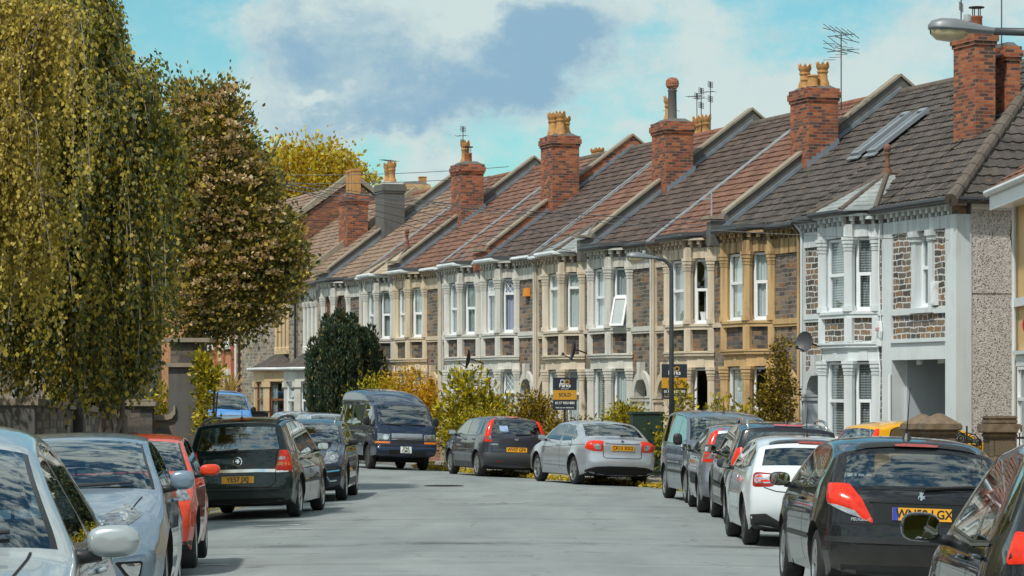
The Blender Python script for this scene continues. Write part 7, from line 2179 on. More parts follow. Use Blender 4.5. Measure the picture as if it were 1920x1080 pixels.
def yellow_hatch():
    pt = car_paint('yellow_paint', (.72, .36, .012), 0.0, .3)
    top = [(1.72, .22, .10), (1.80, .42, .22), (1.78, .64, .22), (1.60, .82, .16), (1.20, .97, .12), (.88, 1.04, .14, 'ws'), (.18, 1.38, .15), (-.3, 1.44, .09), (-.9, 1.43, .09), (-1.40, 1.36, .14), (-1.45, 1.33, .18, 'rg'), (-1.68, 1.0, .2), (-1.74, .95, .2), (-1.78, .6, .2), (-1.70, .24, .08)]
    wins = [[(.66, 1.03), (.12, 1.325), (-.28, 1.38), (-.32, .99)], [(-.42, .99), (-.38, 1.38), (-.8, 1.36), (-1.15, 1.26), (-1.25, 1.05)]]
    c = Car('parked_car', "bright yellow hatchback in the drive behind the stone gate piers", 'car', pt, 3.58, 1.64, 1.44, top, (1.12, -1.24), .29, wins=wins)
    c.cabin(.15, -.7); c.wheels('alloy', 5); c.mirror(.60, 1.03, BLACKP)
    c.patch('tail_light', REDL, 'cyl', [(-1.38, .62, 1.28), (-1.46, .58, 1.28), (-1.68, .68, .90), (-1.58, .76, .88), (-1.5, .74, 1.0)], .004, .012, x0=-.8, mirror=True)
    c.patch('headlight', HEADL, 'cyl', [(1.72, .46, .70), (1.70, .48, .80), (1.35, .72, .90), (1.4, .76, .76)], .004, .012, x0=.8, mirror=True)
    c.seams([[(-.37, .98), (-.38, .6), (-.42, .32)], [(.68, 1.02), (.78, .72), (.74, .32)]])
    return c
yellow_hatch().put(8.0, 57.7, .92, .39, .12)
# ---------------------------------------------------------------- trees and shrubs
def leaf_mesh(name, P, D, size, mat, parent, seed=0, aspect=.55, jitter=.6, size_var=.4, curl=.25):
    """P: leaf bases, D: leaf directions; pointed leaves, each its own island"""
    rng = np.random.default_rng(seed)
    n = len(P)
    P = np.asarray(P, float); D = np.asarray(D, float)
    D = D + rng.normal(0, jitter, (n, 3)) * .6
    D /= np.linalg.norm(D, axis=1, keepdims=True) + 1e-9
    S = rng.normal(0, 1, (n, 3)); S -= (S * D).sum(1, keepdims=True) * D
    S /= np.linalg.norm(S, axis=1, keepdims=True) + 1e-9
    N = np.cross(D, S)
    L = size * (1 + rng.uniform(-size_var, size_var, (n, 1))); Wd = L * aspect * .5
    v = np.stack([P, P + D * L * .45 + S * Wd + N * L * curl * .3, P + D * L, P + D * L * .45 - S * Wd + N * L * curl * .3], 1).reshape(-1, 3)
    me = bpy.data.meshes.new(name)
    me.vertices.add(n * 4); me.vertices.foreach_set('co', v.ravel())
    me.loops.add(n * 4); me.loops.foreach_set('vertex_index', np.arange(n * 4))
    me.polygons.add(n); me.polygons.foreach_set('loop_start', np.arange(n) * 4); me.polygons.foreach_set('loop_total', np.full(n, 4))
    me.update(calc_edges=True)
    me.materials.append(mat)
    o = bpy.data.objects.new(name, me); COL.objects.link(o)
    if parent is not None: o.parent = parent
    return o

def blob_points(blobs, n_clusters, per, spread, seed, shell=.45):
    """clusters of leaves spread through a set of ellipsoids (cx, cy, cz, rx, ry, rz)"""
    rng = np.random.default_rng(seed)
    vol = np.array([b[3] * b[4] * b[5] for b in blobs]) ** .75
    pick = rng.choice(len(blobs), n_clusters, p=vol / vol.sum())
    B = np.array(blobs, float)[pick]
    u = rng.normal(0, 1, (n_clusters, 3)); u /= np.linalg.norm(u, axis=1, keepdims=True)
    r = rng.uniform(0, 1, (n_clusters, 1)) ** shell
    C = B[:, :3] + u * r * B[:, 3:]
    out = u * r + np.array([0, 0, .25])
    P = np.repeat(C, per, 0) + rng.normal(0, 1, (n_clusters * per, 3)) * spread
    D = np.repeat(out, per, 0)
    return P, D, C

def trunk_mesh(parent, base, stems, mat, name='trunk'):
    mb = MB()
    for pts, r0, r1 in stems:
        n = len(pts)
        mb.tube([Vector(p) for p in pts], [r0 + (r1 - r0) * i / (n - 1) for i in range(n)], 8)
    return mb.build(name, mat, parent, smooth=True)

BARK = simple('grey_bark', (.15, .125, .10), .9, var=.5, scale=8, bump=.5)
BARK_D = simple('dark_bark', (.055, .047, .04), .9, var=.5, scale=6, bump=.5)
BIRCH_BARK = simple('pale_birch_twig', (.30, .26, .23), .8, var=.5, scale=6)

def limb(rng, a, b, sag=.0, n=6, wob=.15):
    a, b = Vector(a), Vector(b); pts = []
    for i in range(n + 1):
        t = i / n; p = a.lerp(b, t); p.z += math.sin(t * math.pi) * sag
        if 0 < i < n: p += Vector((rng.uniform(-wob, wob), rng.uniform(-wob, wob), rng.uniform(-wob, wob)))
        pts.append(p)
    return pts

def weeping_birch(loc, label, blobs, n_str, zlow, mat, seed, size=.085, trunk_top=6.5, step=.045, len_rng=(.7, 2.6), stems=None, bark=BARK_D, lean=0.0):
    """long hanging twigs strung with small leaves"""
    root = empty('birch_tree', loc, 0, label, 'tree', 'trees on the left of the street')
    rng = np.random.default_rng(seed); rr = random.Random(seed)
    B = np.array(blobs, float); vol = (B[:, 3] * B[:, 4] * B[:, 5]) ** .8
    P = []; D = []; tw = MB()
    branches = []
    for k in range(max(14, n_str // 26)):
        b = B[rng.choice(len(B), p=vol / vol.sum())]
        u = rng.normal(0, 1, 3); u /= np.linalg.norm(u); u[2] = abs(u[2])
        e = b[:3] + u * b[3:] * rng.uniform(.55, 1.0)
        st_ = np.array([b[0] * .55, b[1] * .55, e[2] - rng.uniform(.2, 1.0)])
        branches.append((st_, e, u, rng.uniform(.55, 1.25)))
    for k in range(n_str):
        st_, e, u, lk = branches[rng.integers(len(branches))]
        t = rng.uniform(.25, 1.0)
        p = st_ + (e - st_) * t + np.array([0, 0, .35 * math.sin(t * math.pi)]) + rng.normal(0, .10, 3)
        L = rng.uniform(*len_rng) * lk
        zl = zlow(p[0]) if callable(zlow) else zlow
        L = min(L, max(.25, p[2] - zl + rng.uniform(-.25, .25)))
        d = np.array([u[0] * .5 + lean, u[1] * .5, .1])
        m = max(4, int(L / step)); q = p.copy(); line = [tuple(q)]
        sway = rng.normal(0, .12, 2)
        for i in range(m):
            d = d * .90 + np.array([sway[0] * .1, sway[1] * .1, -.14]); dd = d / (np.linalg.norm(d) + 1e-9)
            q = q + dd * step
            off = rng.normal(0, .035, 3)
            P.append(q + off); D.append(dd * .8 + np.array([0, 0, -.5]))
            if rng.uniform() < .5: P.append(q + rng.normal(0, .05, 3)); D.append(dd * .5 + np.array([0, 0, -.4]))
            if i % 6 == 5: line.append(tuple(q))
        if k % 5 == 0 and len(line) > 2: tw.tube(line, .006, 4)
    mats = mat if isinstance(mat, list) else [mat]
    leaf_mesh('crown', P, D, size, mats[0], root, seed, .75, .7)
    if tw.v: tw.build('twigs', BIRCH_BARK, root)
    st = stems or [([(0, 0, -.2), (.1, 0, 1.5), (0, .1, 3.5), (.15, 0, trunk_top)], .17, .05)]
    for q in range(9):
        b = B[rng.choice(len(B))]
        e = b[:3] + rng.normal(0, .5, 3) * b[3:]
        st = st + [(limb(rr, (0, 0, rr.uniform(1.8, trunk_top - 1)), tuple(e), .5), .06, .015)]
    trunk_mesh(root, (0, 0, 0), st, bark)
    return root

GOLD = leaf_mat('golden_birch_leaf', [(0, (0.119, 0.104, 0.031)), (.3, (0.279, 0.222, 0.046)), (.65, (0.462, 0.358, 0.066)), (1.0, (0.645, 0.524, 0.118))], .35)
OLIVE = leaf_mat('green_birch_leaf', [(0, (0.047, 0.068, 0.038)), (.3, (0.100, 0.127, 0.045)), (.55, (0.200, 0.187, 0.040)), (.8, (0.378, 0.297, 0.045)), (1.0, (0.546, 0.439, 0.060))], .4)
# right, dark birch with its multi-stemmed trunk
TB = Vector((-6.25, 46.5, 0.05))
def rel(blobs, o): return [(b[0] - o.x, b[1] - o.y, b[2] - o.z, *b[3:]) for b in blobs]
weeping_birch(TB, "dark green weeping birch with hanging twigs, behind the front garden walls",
              rel([(-6.4, 46.3, 4.9, 1.2, 1.3, 1.9), (-6.15, 46.0, 4.1, .85, 1.1, 1.4), (-6.9, 46.6, 6.3, 1.3, 1.3, 1.5), (-6.0, 46.4, 6.0, .85, 1.0, 1.2), (-7.3, 46.8, 7.6, 1.2, 1.2, 1.1), (-6.2, 46.0, 3.2, .7, .9, .8), (-6.9, 46.5, 3.4, .9, 1, .9), (-7.6, 46.6, 3.5, .8, 1, 1.1), (-6.5, 46.2, 2.9, .8, .9, .6)], TB),
              2500, lambda x: 1.8 + .2 * math.sin(x * 4) + 1.1 * min(1, max(0, (x - .35) / .5)), OLIVE, 3, .078, 6.0, .042, (.8, 2.5),
              stems=[([(0, 0, -.2), (.05, 0, .8), (-.15, .1, 2.0), (-.1, .1, 5.5)], .13, .05), ([(.12, .05, -.2), (.3, 0, .7), (.15, 0, 1.7), (.35, 0, 4.5)], .10, .04), ([(-.12, 0, -.2), (-.25, 0, .9), (-.05, 0, 1.8), (-.5, 0, 5)], .09, .03), ([(.05, -.1, .0), (-.1, -.1, .8), (.2, -.1, 1.6), (.1, 0, 4)], .07, .03)], bark=BARK)
# left, golden birch
TA = Vector((-8.55, 43.0, 0.05))
weeping_birch(TA, "golden weeping birch at the left edge, in front of the dark green birch",
              rel([(-7.4, 41.6, 5.2, .9, .9, 1.9), (-6.7, 41.8, 6.0, .7, .7, 1.1), (-7.9, 42.0, 7.0, 1.1, 1.0, 1.2), (-6.6, 41.6, 4.6, .45, .6, 1.2), (-7.0, 42.2, 7.2, .9, .9, .9), (-7.9, 41.5, 4.0, .9, .8, 1.0), (-6.35, 41.9, 6.9, .55, .7, .8)], TA),
              1700, lambda x: 2.75 + .5 * math.sin(x * 5 + 1) + .25 * max(0, x - 1.4), GOLD, 5, .062, 6.5, .038, (.7, 2.3), stems=[([(.55, .4, -.2), (.5, .4, 1.5), (.4, .3, 3.2), (.3, 0, 7)], .27, .09)], bark=BARK_D)
# the dark crown high up behind them
UP = leaf_mat('brown_green_leaf', [(0, (0.059, 0.077, 0.023)), (.5, (0.170, 0.172, 0.034)), (.85, (0.358, 0.319, 0.042)), (1.0, (0.597, 0.536, 0.056))], .35)
TU = Vector((-7.4, 50.0, 0.05))
weeping_birch(TU, "tall brownish birch rising behind the other two, cut off by the top edge",
              rel([(-7.6, 50, 8.1, 1.2, 1.2, 1.1), (-6.9, 49.6, 8.3, .6, .8, .7), (-6.15, 49.6, 7.5, .35, .5, .35), (-6.35, 49.6, 6.9, .8, .8, 1.0), (-6.0, 49.6, 6.2, .6, .7, .8), (-8.6, 50, 7.6, 1.1, 1, 1.2)], TU), 1000, 4.0, UP, 9, .075, 7.5, .045, (.4, 1.3))

def leafy_tree(loc, name, label, blobs, n_cl, per, spread, size, mat, seed, stems, bark=BARK, group='trees on the left of the street', flowers=None, shell=.45, aspect=.6):
    root = empty(name, loc, 0, label, 'tree' if 'tree' in name else 'shrub', group)
    b = rel(blobs, Vector(loc))
    P, D, C = blob_points(b, n_cl, per, spread, seed, shell)
    leaf_mesh('crown' if 'tree' in name else 'foliage', P, D, size, mat, root, seed, aspect)
    if flowers:
        fm, nf, fs, kk = flowers
        rng = np.random.default_rng(seed + 5)
        Bq = np.array(b); vol = (Bq[:, 3] * Bq[:, 4] * Bq[:, 5]) ** .7
        FP = []; FD = []
        for _ in range(nf):
            q = Bq[rng.choice(len(Bq), p=vol / vol.sum())]
            u = rng.normal(0, 1, 3); u /= np.linalg.norm(u); u[2] = u[2] * .8 + .25; u[1] -= .35
            u /= np.linalg.norm(u)
            c = q[:3] + u * q[3:] * rng.uniform(.82, 1.04)
            m_ = kk
            off = rng.normal(0, 1, (m_, 3)); off /= np.linalg.norm(off, axis=1, keepdims=True); off[:, 2] = np.abs(off[:, 2]) * .7
            FP += list(c + off * fs * np.array([1, 1, .8])); FD += list(off)
        leaf_mesh('blossom', FP, FD, fs * .75, fm, root, seed + 1, .9, .4)
    trunk_mesh(root, (0, 0, 0), stems, bark)
    return root
FLOWER = leaf_mat('faded_blossom', [(0, (.32, .20, .09)), (.45, (.52, .355, .19)), (.8, (.64, .49, .29)), (1.0, (.72, .62, .42))], .25)
WHITEB = leaf_mat('grey_green_leaf', [(0, (0.065, 0.081, 0.037)), (.4, (0.150, 0.150, 0.050)), (.7, (0.299, 0.240, 0.055)), (.9, (0.546, 0.390, 0.066)), (1.0, (0.715, 0.572, 0.176))], .35)
rr = random.Random(4)
TF = Vector((-6.7, 60.5, 0.1))
leafy_tree(TF, 'blossom_tree', "broad tree with faded orange blossom clusters overhanging the left kerb",
           [(-6.0, 60, 7.0, .85, 1.1, .9), (-5.75, 60, 6.1, 1.0, 1.2, 1.0), (-5.35, 60, 5.3, 1.0, 1.2, .9), (-5.0, 59.8, 4.6, .85, 1.0, .75), (-5.7, 60, 4.3, 1.1, 1.2, .9), (-6.2, 60.3, 3.6, .9, 1.0, .6), (-5.35, 59.9, 3.7, .7, .9, .5), (-6.4, 60.2, 5.6, .9, 1.1, 1.2), (-4.6, 59.8, 4.9, .5, .7, .45), (-5.75, 59.9, 7.7, .35, .5, .5), (-5.2, 59.9, 6.3, .45, .6, .4), (-4.55, 59.7, 4.15, .4, .5, .35), (-6.4, 60, 7.6, .7, .7, .7)],
           3600, 12, .15, .105, WHITEB, 21, [([(0, 0, -.2), (.05, 0, 1.5), (.2, 0, 3)], .18, .13)] + [(limb(rr, (.2, 0, 2.6 + .1 * q), (rr.uniform(.2, 2.2), rr.uniform(-.6, .4), rr.uniform(3.4, 7.6)), .3), .07, .015) for q in range(12)],
           flowers=(FLOWER, 520, .10, 20))
YEL = leaf_mat('bright_yellow_leaf', [(0, (0.246, 0.175, 0.027)), (.4, (0.526, 0.350, 0.038)), (.8, (0.640, 0.551, 0.052)), (1.0, (0.640, 0.608, 0.131))], .4)
TY = Vector((-10.2, 150, -.2))
leafy_tree(TY, 'plane_tree', "bright yellow tree rising behind the far roofs",
           [(-10.2, 150, 12.4, 2.1, 2.2, 2.0), (-8.6, 150, 12.0, 1.6, 1.8, 1.6), (-12.3, 150, 12.2, 2.2, 2.2, 2.4), (-9.7, 150, 13.9, 1.2, 1.2, 1.1), (-7.7, 150, 12.6, .8, 1, 1.0), (-14.5, 150, 12, 2.5, 2.5, 2.6), (-8.5, 150, 13.5, .9, .9, .8), (-11.2, 150, 14.0, .9, .9, .8), (-10.5, 150, 9.5, 3, 2.5, 2.5)],
           2200, 13, .30, .22, YEL, 31, [([(0, 0, 0), (.1, 0, 6), (0, 0, 11), (.3, 0, 13.5)], .4, .1)] + [(limb(rr, (0, 0, 6 + q * .6), (rr.uniform(-4, 3.2), rr.uniform(-1, 1), rr.uniform(10.5, 14.5)), .4), .16, .03) for q in range(10)], shell=.6)

# yew: a bundle of upright dark plumes
def yew():
    o = Vector((-5.55, 98.5, .1))
    root = empty('yew_bush', o, 0, "big dark upright yew clipped to an egg shape in a front garden", 'shrub', 'shrubs in the front gardens')
    rng = np.random.default_rng(8); P = []; D = []
    for k in range(46):
        a = rng.uniform(0, 2 * math.pi); r = 1.0 * math.sqrt(rng.uniform(0, 1))
        x, y = 1.12 * r * math.cos(a), 1.12 * r * math.sin(a)
        top = 4.5 - .95 * r ** 3 + rng.uniform(-.40, .22); w = rng.uniform(.20, .34)
        n = 950
        z = rng.uniform(.35 + .5 * r, top, n); t = (z / top)
        prof = np.where(t > .72, np.sqrt(np.maximum(0, 1 - ((t - .72) / .28) ** 2)), .82 + .18 * t / .72)
        bel = np.where(z < 1.6, .62 + .38 * z / 1.6, 1.0)
        an = rng.uniform(0, 2 * math.pi, n); rad = w * prof * (.65 + .35 * rng.uniform(0, 1, n))
        P.append(np.stack([x * bel + rad * np.cos(an), y * bel + rad * np.sin(an), z], 1))
        D.append(np.stack([.45 * np.cos(an), .45 * np.sin(an), np.ones(n)], 1))
    m = leaf_mat('yew_needles', [(0, (0.017, 0.034, 0.024)), (.5, (0.035, 0.066, 0.039)), (.85, (0.078, 0.101, 0.044)), (1.0, (0.238, 0.179, 0.055))], .15)
    leaf_mesh('foliage', np.concatenate(P), np.concatenate(D), .14, m, root, 4, .4, .45)
    trunk_mesh(root, (0, 0, 0), [([(0, 0, -.2), (.05, 0, .6), (0, .1, 1.5)], .16, .1), ([(.2, .1, -.2), (.3, .1, 1.2)], .1, .06)], BARK_D)
yew()
SH = 'shrubs in the front gardens'
GRN_Y = leaf_mat('yellow_green_leaf', [(0, (0.090, 0.102, 0.012)), (.4, (0.256, 0.234, 0.016)), (.75, (0.496, 0.406, 0.022)), (1.0, (0.750, 0.624, 0.050))], .4)
ORG = leaf_mat('orange_leaf', [(0, (0.245, 0.150, 0.012)), (.4, (0.518, 0.300, 0.018)), (.8, (0.749, 0.450, 0.030)), (1.0, (0.800, 0.600, 0.060))], .35)
OLV = leaf_mat('olive_leaf', [(0, (0.068, 0.063, 0.014)), (.45, (0.203, 0.150, 0.020)), (.8, (0.405, 0.285, 0.028)), (1.0, (0.567, 0.405, 0.050))], .35)
CLM = leaf_mat('climber_leaf', [(0, (0.053, 0.045, 0.011)), (.5, (0.165, 0.120, 0.018)), (.85, (0.330, 0.232, 0.024)), (1.0, (0.540, 0.400, 0.044))], .3)
def stems(h, n=4, r=.03, sp=.3):
    q = random.Random(int(h * 100)); return [([(0, 0, -.2), (q.uniform(-sp, sp) * .4, q.uniform(-sp, sp) * .4, h * .5), (q.uniform(-sp, sp), q.uniform(-sp, sp), h * .95)], r, r * .4) for _ in range(n)]
leafy_tree((-3.55, 94.5, .1), 'round_bush', "yellow-green half of a rounded bush behind the camper van roof", [(-4.35, 94.4, 1.7, .95, .9, .95), (-4.0, 94.4, 1.2, 1.2, .9, .9)], 460, 14, .13, .10, GRN_Y, 41, stems(1.9), group=SH)
leafy_tree((-2.9, 94.9, .1), 'round_bush', "orange rounded bush to the right of the yellow-green one, above the camper van", [(-3.3, 94.4, 1.75, 1.05, .9, 1.05), (-2.75, 94.4, 1.4, 1.0, .9, .9)], 600, 14, .13, .09, ORG, 43, stems(1.9), group=SH)
leafy_tree((-1.0, 83.5, .1), 'leafy_shrub', "tall loose shrub with big drooping yellow-green leaves behind the charcoal hatchback", [(-1.2, 83.4, 2.0, .55, .6, .75), (-.8, 83.4, 1.4, .75, .6, .7), (-1.75, 83.2, 1.2, .5, .5, .7), (-.45, 83.2, 1.6, .35, .4, .5)], 330, 8, .13, .18, GRN_Y, 45, stems(2.4, 7, .02, .6), group=SH, aspect=.42)
leafy_tree((-.9, 81.3, .1), 'leafy_shrub', "low bright yellow hedge shrub under the tall loose shrub", [(-.75, 81.1, 1.0, .95, .6, .6), (-1.4, 81.1, .8, .5, .5, .5)], 420, 12, .10, .09, GRN_Y, 47, stems(1.2), group=SH)
leafy_tree((.55, 77.0, .1), 'leafy_shrub', "dense olive and orange shrub to the left of the free-standing sold board", [(.5, 77.0, 1.45, .55, .5, .62), (.75, 77, 1.1, .6, .5, .6), (.25, 76.9, .9, .5, .5, .6)], 480, 12, .10, .085, OLV, 49, stems(1.6), group=SH)
leafy_tree((1.35, 76.0, .1), 'leafy_shrub', "wispy yellow grassy shrub at the foot of the free-standing sold board", [(1.15, 75.9, .9, .45, .4, .5), (1.75, 75.9, 1.0, .35, .35, .5)], 130, 10, .09, .13, OLV, 50, stems(1.0), group=SH, aspect=.3)
leafy_tree((2.75, 72.3, .1), 'leafy_shrub', "small rounded yellow shrub to the left of the green cabinet", [(2.75, 72.2, 1.3, .50, .45, .45), (2.95, 72.2, .9, .5, .45, .5)], 380, 12, .09, .085, GRN_Y, 51, stems(1.2), group=SH)
leafy_tree((3.8, 69.3, .1), 'leafy_shrub', "straggly yellow shrub between the green cabinet and the lamp post board", [(3.75, 69.2, 1.0, .45, .4, .6), (3.95, 69.2, 1.8, .22, .25, .55), (3.5, 69.1, .7, .4, .4, .4)], 120, 8, .10, .10, GRN_Y, 53, stems(2.0, 7, .012, .35), group=SH)
leafy_tree((4.9, 67.3, .1), 'leafy_shrub', "sparse yellow shrub in front of the sandy house, above the compact van", [(4.85, 67.2, 1.4, .55, .4, .5), (5.3, 67.2, 1.2, .35, .35, .5)], 110, 9, .10, .10, GRN_Y, 55, stems(1.7, 6, .012, .4), group=SH)
leafy_tree((5.9, 66.4, .1), 'climbing_shrub', "tall narrow brown-green column shrub beside the arched doorways", [(5.95, 66.3, 2.75, .26, .25, .55), (5.9, 66.3, 2.0, .38, .35, .7), (5.85, 66.3, 1.2, .42, .4, .8), (5.65, 66.2, 1.7, .28, .3, .5)], 420, 11, .075, .075, CLM, 57, stems(2.8, 5, .025, .2), group=SH)
# climber on the tall pier, hedge behind the low wall
leafy_tree((-5.75, 57.3, .05), 'climbing_shrub', "golden climber hanging over the side of the tall stone pier", [(-5.90, 57.2, 2.45, .18, .3, .40), (-5.90, 57.1, 1.8, .12, .3, .5), (-5.92, 57.1, 1.1, .10, .25, .6), (-5.70, 57.1, 2.3, .16, .25, .2)], 190, 8, .06, .10, GRN_Y, 59, stems(2.4, 4, .03, .15), group=SH, aspect=.5)
leafy_tree((-6.75, 58.4, .1), 'hedge', "small yellow hedge showing over the low wall between the gate pier and the tall pier", [(-6.85, 58.3, 1.75, .45, .3, .35), (-6.5, 58.3, 1.55, .35, .3, .35)], 130, 9, .08, .085, GRN_Y, 61, stems(1.4), group=SH)
leafy_tree((-8.1, 51.6, .1), 'hedge', "tiny tuft of yellow leaves on top of the left stone wall", [(-7.72, 51.5, 1.93, .30, .2, .12)], 45, 8, .06, .08, GRN_Y, 63, stems(1.7, 2), group=SH)

def spiky(loc, name, label, n, L, w, mat, trunk_h, seed, droop=.6):
    root = empty(name, loc, 0, label, 'shrub', SH)
    rng = random.Random(seed); mb = MB()
    for k in range(n):
        a = rng.uniform(0, 2 * math.pi); el = rng.uniform(.1, 1.45); l = L * rng.uniform(.75, 1.1)
        d = Vector((math.cos(a) * math.cos(el), math.sin(a) * math.cos(el), math.sin(el))); s = Vector((-math.sin(a), math.cos(a), 0))
        rows = []; p = Vector((0, 0, trunk_h))
        for i in range(6):
            t = i / 5; ww = w * (1 - t) ** .7 * .5 + .003
            rows.append([p - s * ww, p + s * ww]); d = (d + Vector((0, 0, -droop * .16 * (1.3 - el * .5)))).normalized(); p = p + d * l / 5
        mb.grid(rows)
    mb.build('leaves', mat, root, recalc=False)
    mb = MB(); mb.tube([(0, 0, -.2), (.03, 0, trunk_h * .5), (0, 0, trunk_h + .05)], [.11, .08, .07], 8); mb.build('trunk', BARK, root, smooth=True)
spiky((-10.55, 112, .4), 'cabbage_palm', "spiky straw-coloured palm in front of the red brick house", 120, 1.05, .06, leaf_mat('straw_leaf', [(0, (.24, .14, .03)), (.5, (.45, .30, .09)), (1, (.60, .46, .20))], .3), 1.5, 3, .9)
spiky((-11.3, 113.5, .4), 'cabbage_palm', "orange-tipped spiky palm to the left of the straw-coloured one", 90, .95, .06, leaf_mat('amber_leaf', [(0, (.30, .15, .02)), (.6, (.50, .30, .05)), (1, (.55, .42, .14))], .3), 1.9, 5, .9)
spiky((-8.5, 106.5, .2), 'flax_plant', "dark red spiky flax below the sandy porch bay", 60, .95, .05, leaf_mat('red_leaf', [(0, (.10, .03, .02)), (.6, (.20, .07, .04)), (1, (.32, .15, .09))], .2), .5, 6, .4)

# unseen tree belts, added so that the car bodies mirror dark foliage
def belt(name, label, spans, h, n, mat, seed):
    rng = np.random.default_rng(seed); P = []; D = []
    for (x0, y0, x1, y1) in spans:
        k = n // len(spans); t = rng.uniform(0, 1, k); hh = h * (.75 + .25 * np.sin(t * 37) * np.sin(t * 11 + 1))
        z = rng.uniform(0, 1, k) ** .8 * hh
        P.append(np.stack([x0 + (x1 - x0) * t + rng.normal(0, .9, k), y0 + (y1 - y0) * t + rng.normal(0, .9, k), z], 1)); D.append(rng.normal(0, 1, (k, 3)))
    o = leaf_mesh(name, np.concatenate(P), np.concatenate(D), .75, mat, None, seed, .8)
    tag(o, label, 'trees', kind='stuff')
belt('added_tree_belt', 'unseen belt of trees added on the left for the cars to mirror', [(-13, -14, -13.5, 40), (-13, 40, -13.5, 62), (-17, 62, -22, 84), (-22, 84, -36, 120), (-36, 120, -19, 152)], 6.5, 13000, OLIVE, 71)
belt('added_tree_belt', 'unseen belt of trees added behind and to the right for the cars to mirror', [(-13, -14, 14, -16), (13, -16, 13.5, 42)], 6.0, 6000, OLIVE, 73)

# fallen yellow leaves and weeds in the right-hand gutter
def litter():
    rng = np.random.default_rng(12); P = []; D = []
    for _ in range(1500):
        y = rng.uniform(62, 84); k = kerbR(y)
        c = .5 + .5 * math.sin(y * 2.3) * math.sin(y * .9 + 1)
        if rng.uniform() > c + .15: continue
        x = k + rng.normal(-.12, .10); z = gz(x, y) + .01 if x < k else gz(k, y) + .13
        for q in range(3): P.append((x + rng.normal(0, .05), y + rng.normal(0, .08), z + rng.uniform(0, .07))); D.append((rng.normal(0, 1), rng.normal(0, 1), .5))
    o = leaf_mesh('fallen_leaves', P, D, .085, YEL, None, 3, .7); tag(o, 'yellow leaves and weeds along the foot of the right kerb', 'leaves', kind='stuff')
    P = []; D = []
    for _ in range(260):
        y = rng.uniform(40, 62); k = kerbL(y); x = k + rng.normal(.10, .06)
        P.append((x, y, gz(x, y) + rng.uniform(.005, .04))); D.append((rng.normal(0, 1), rng.normal(0, 1), .4))
    o = leaf_mesh('fallen_leaves', P, D, .08, YEL, None, 4, .7); tag(o, 'thin scatter of yellow leaves along the left kerb', 'leaves', kind='stuff')
litter()
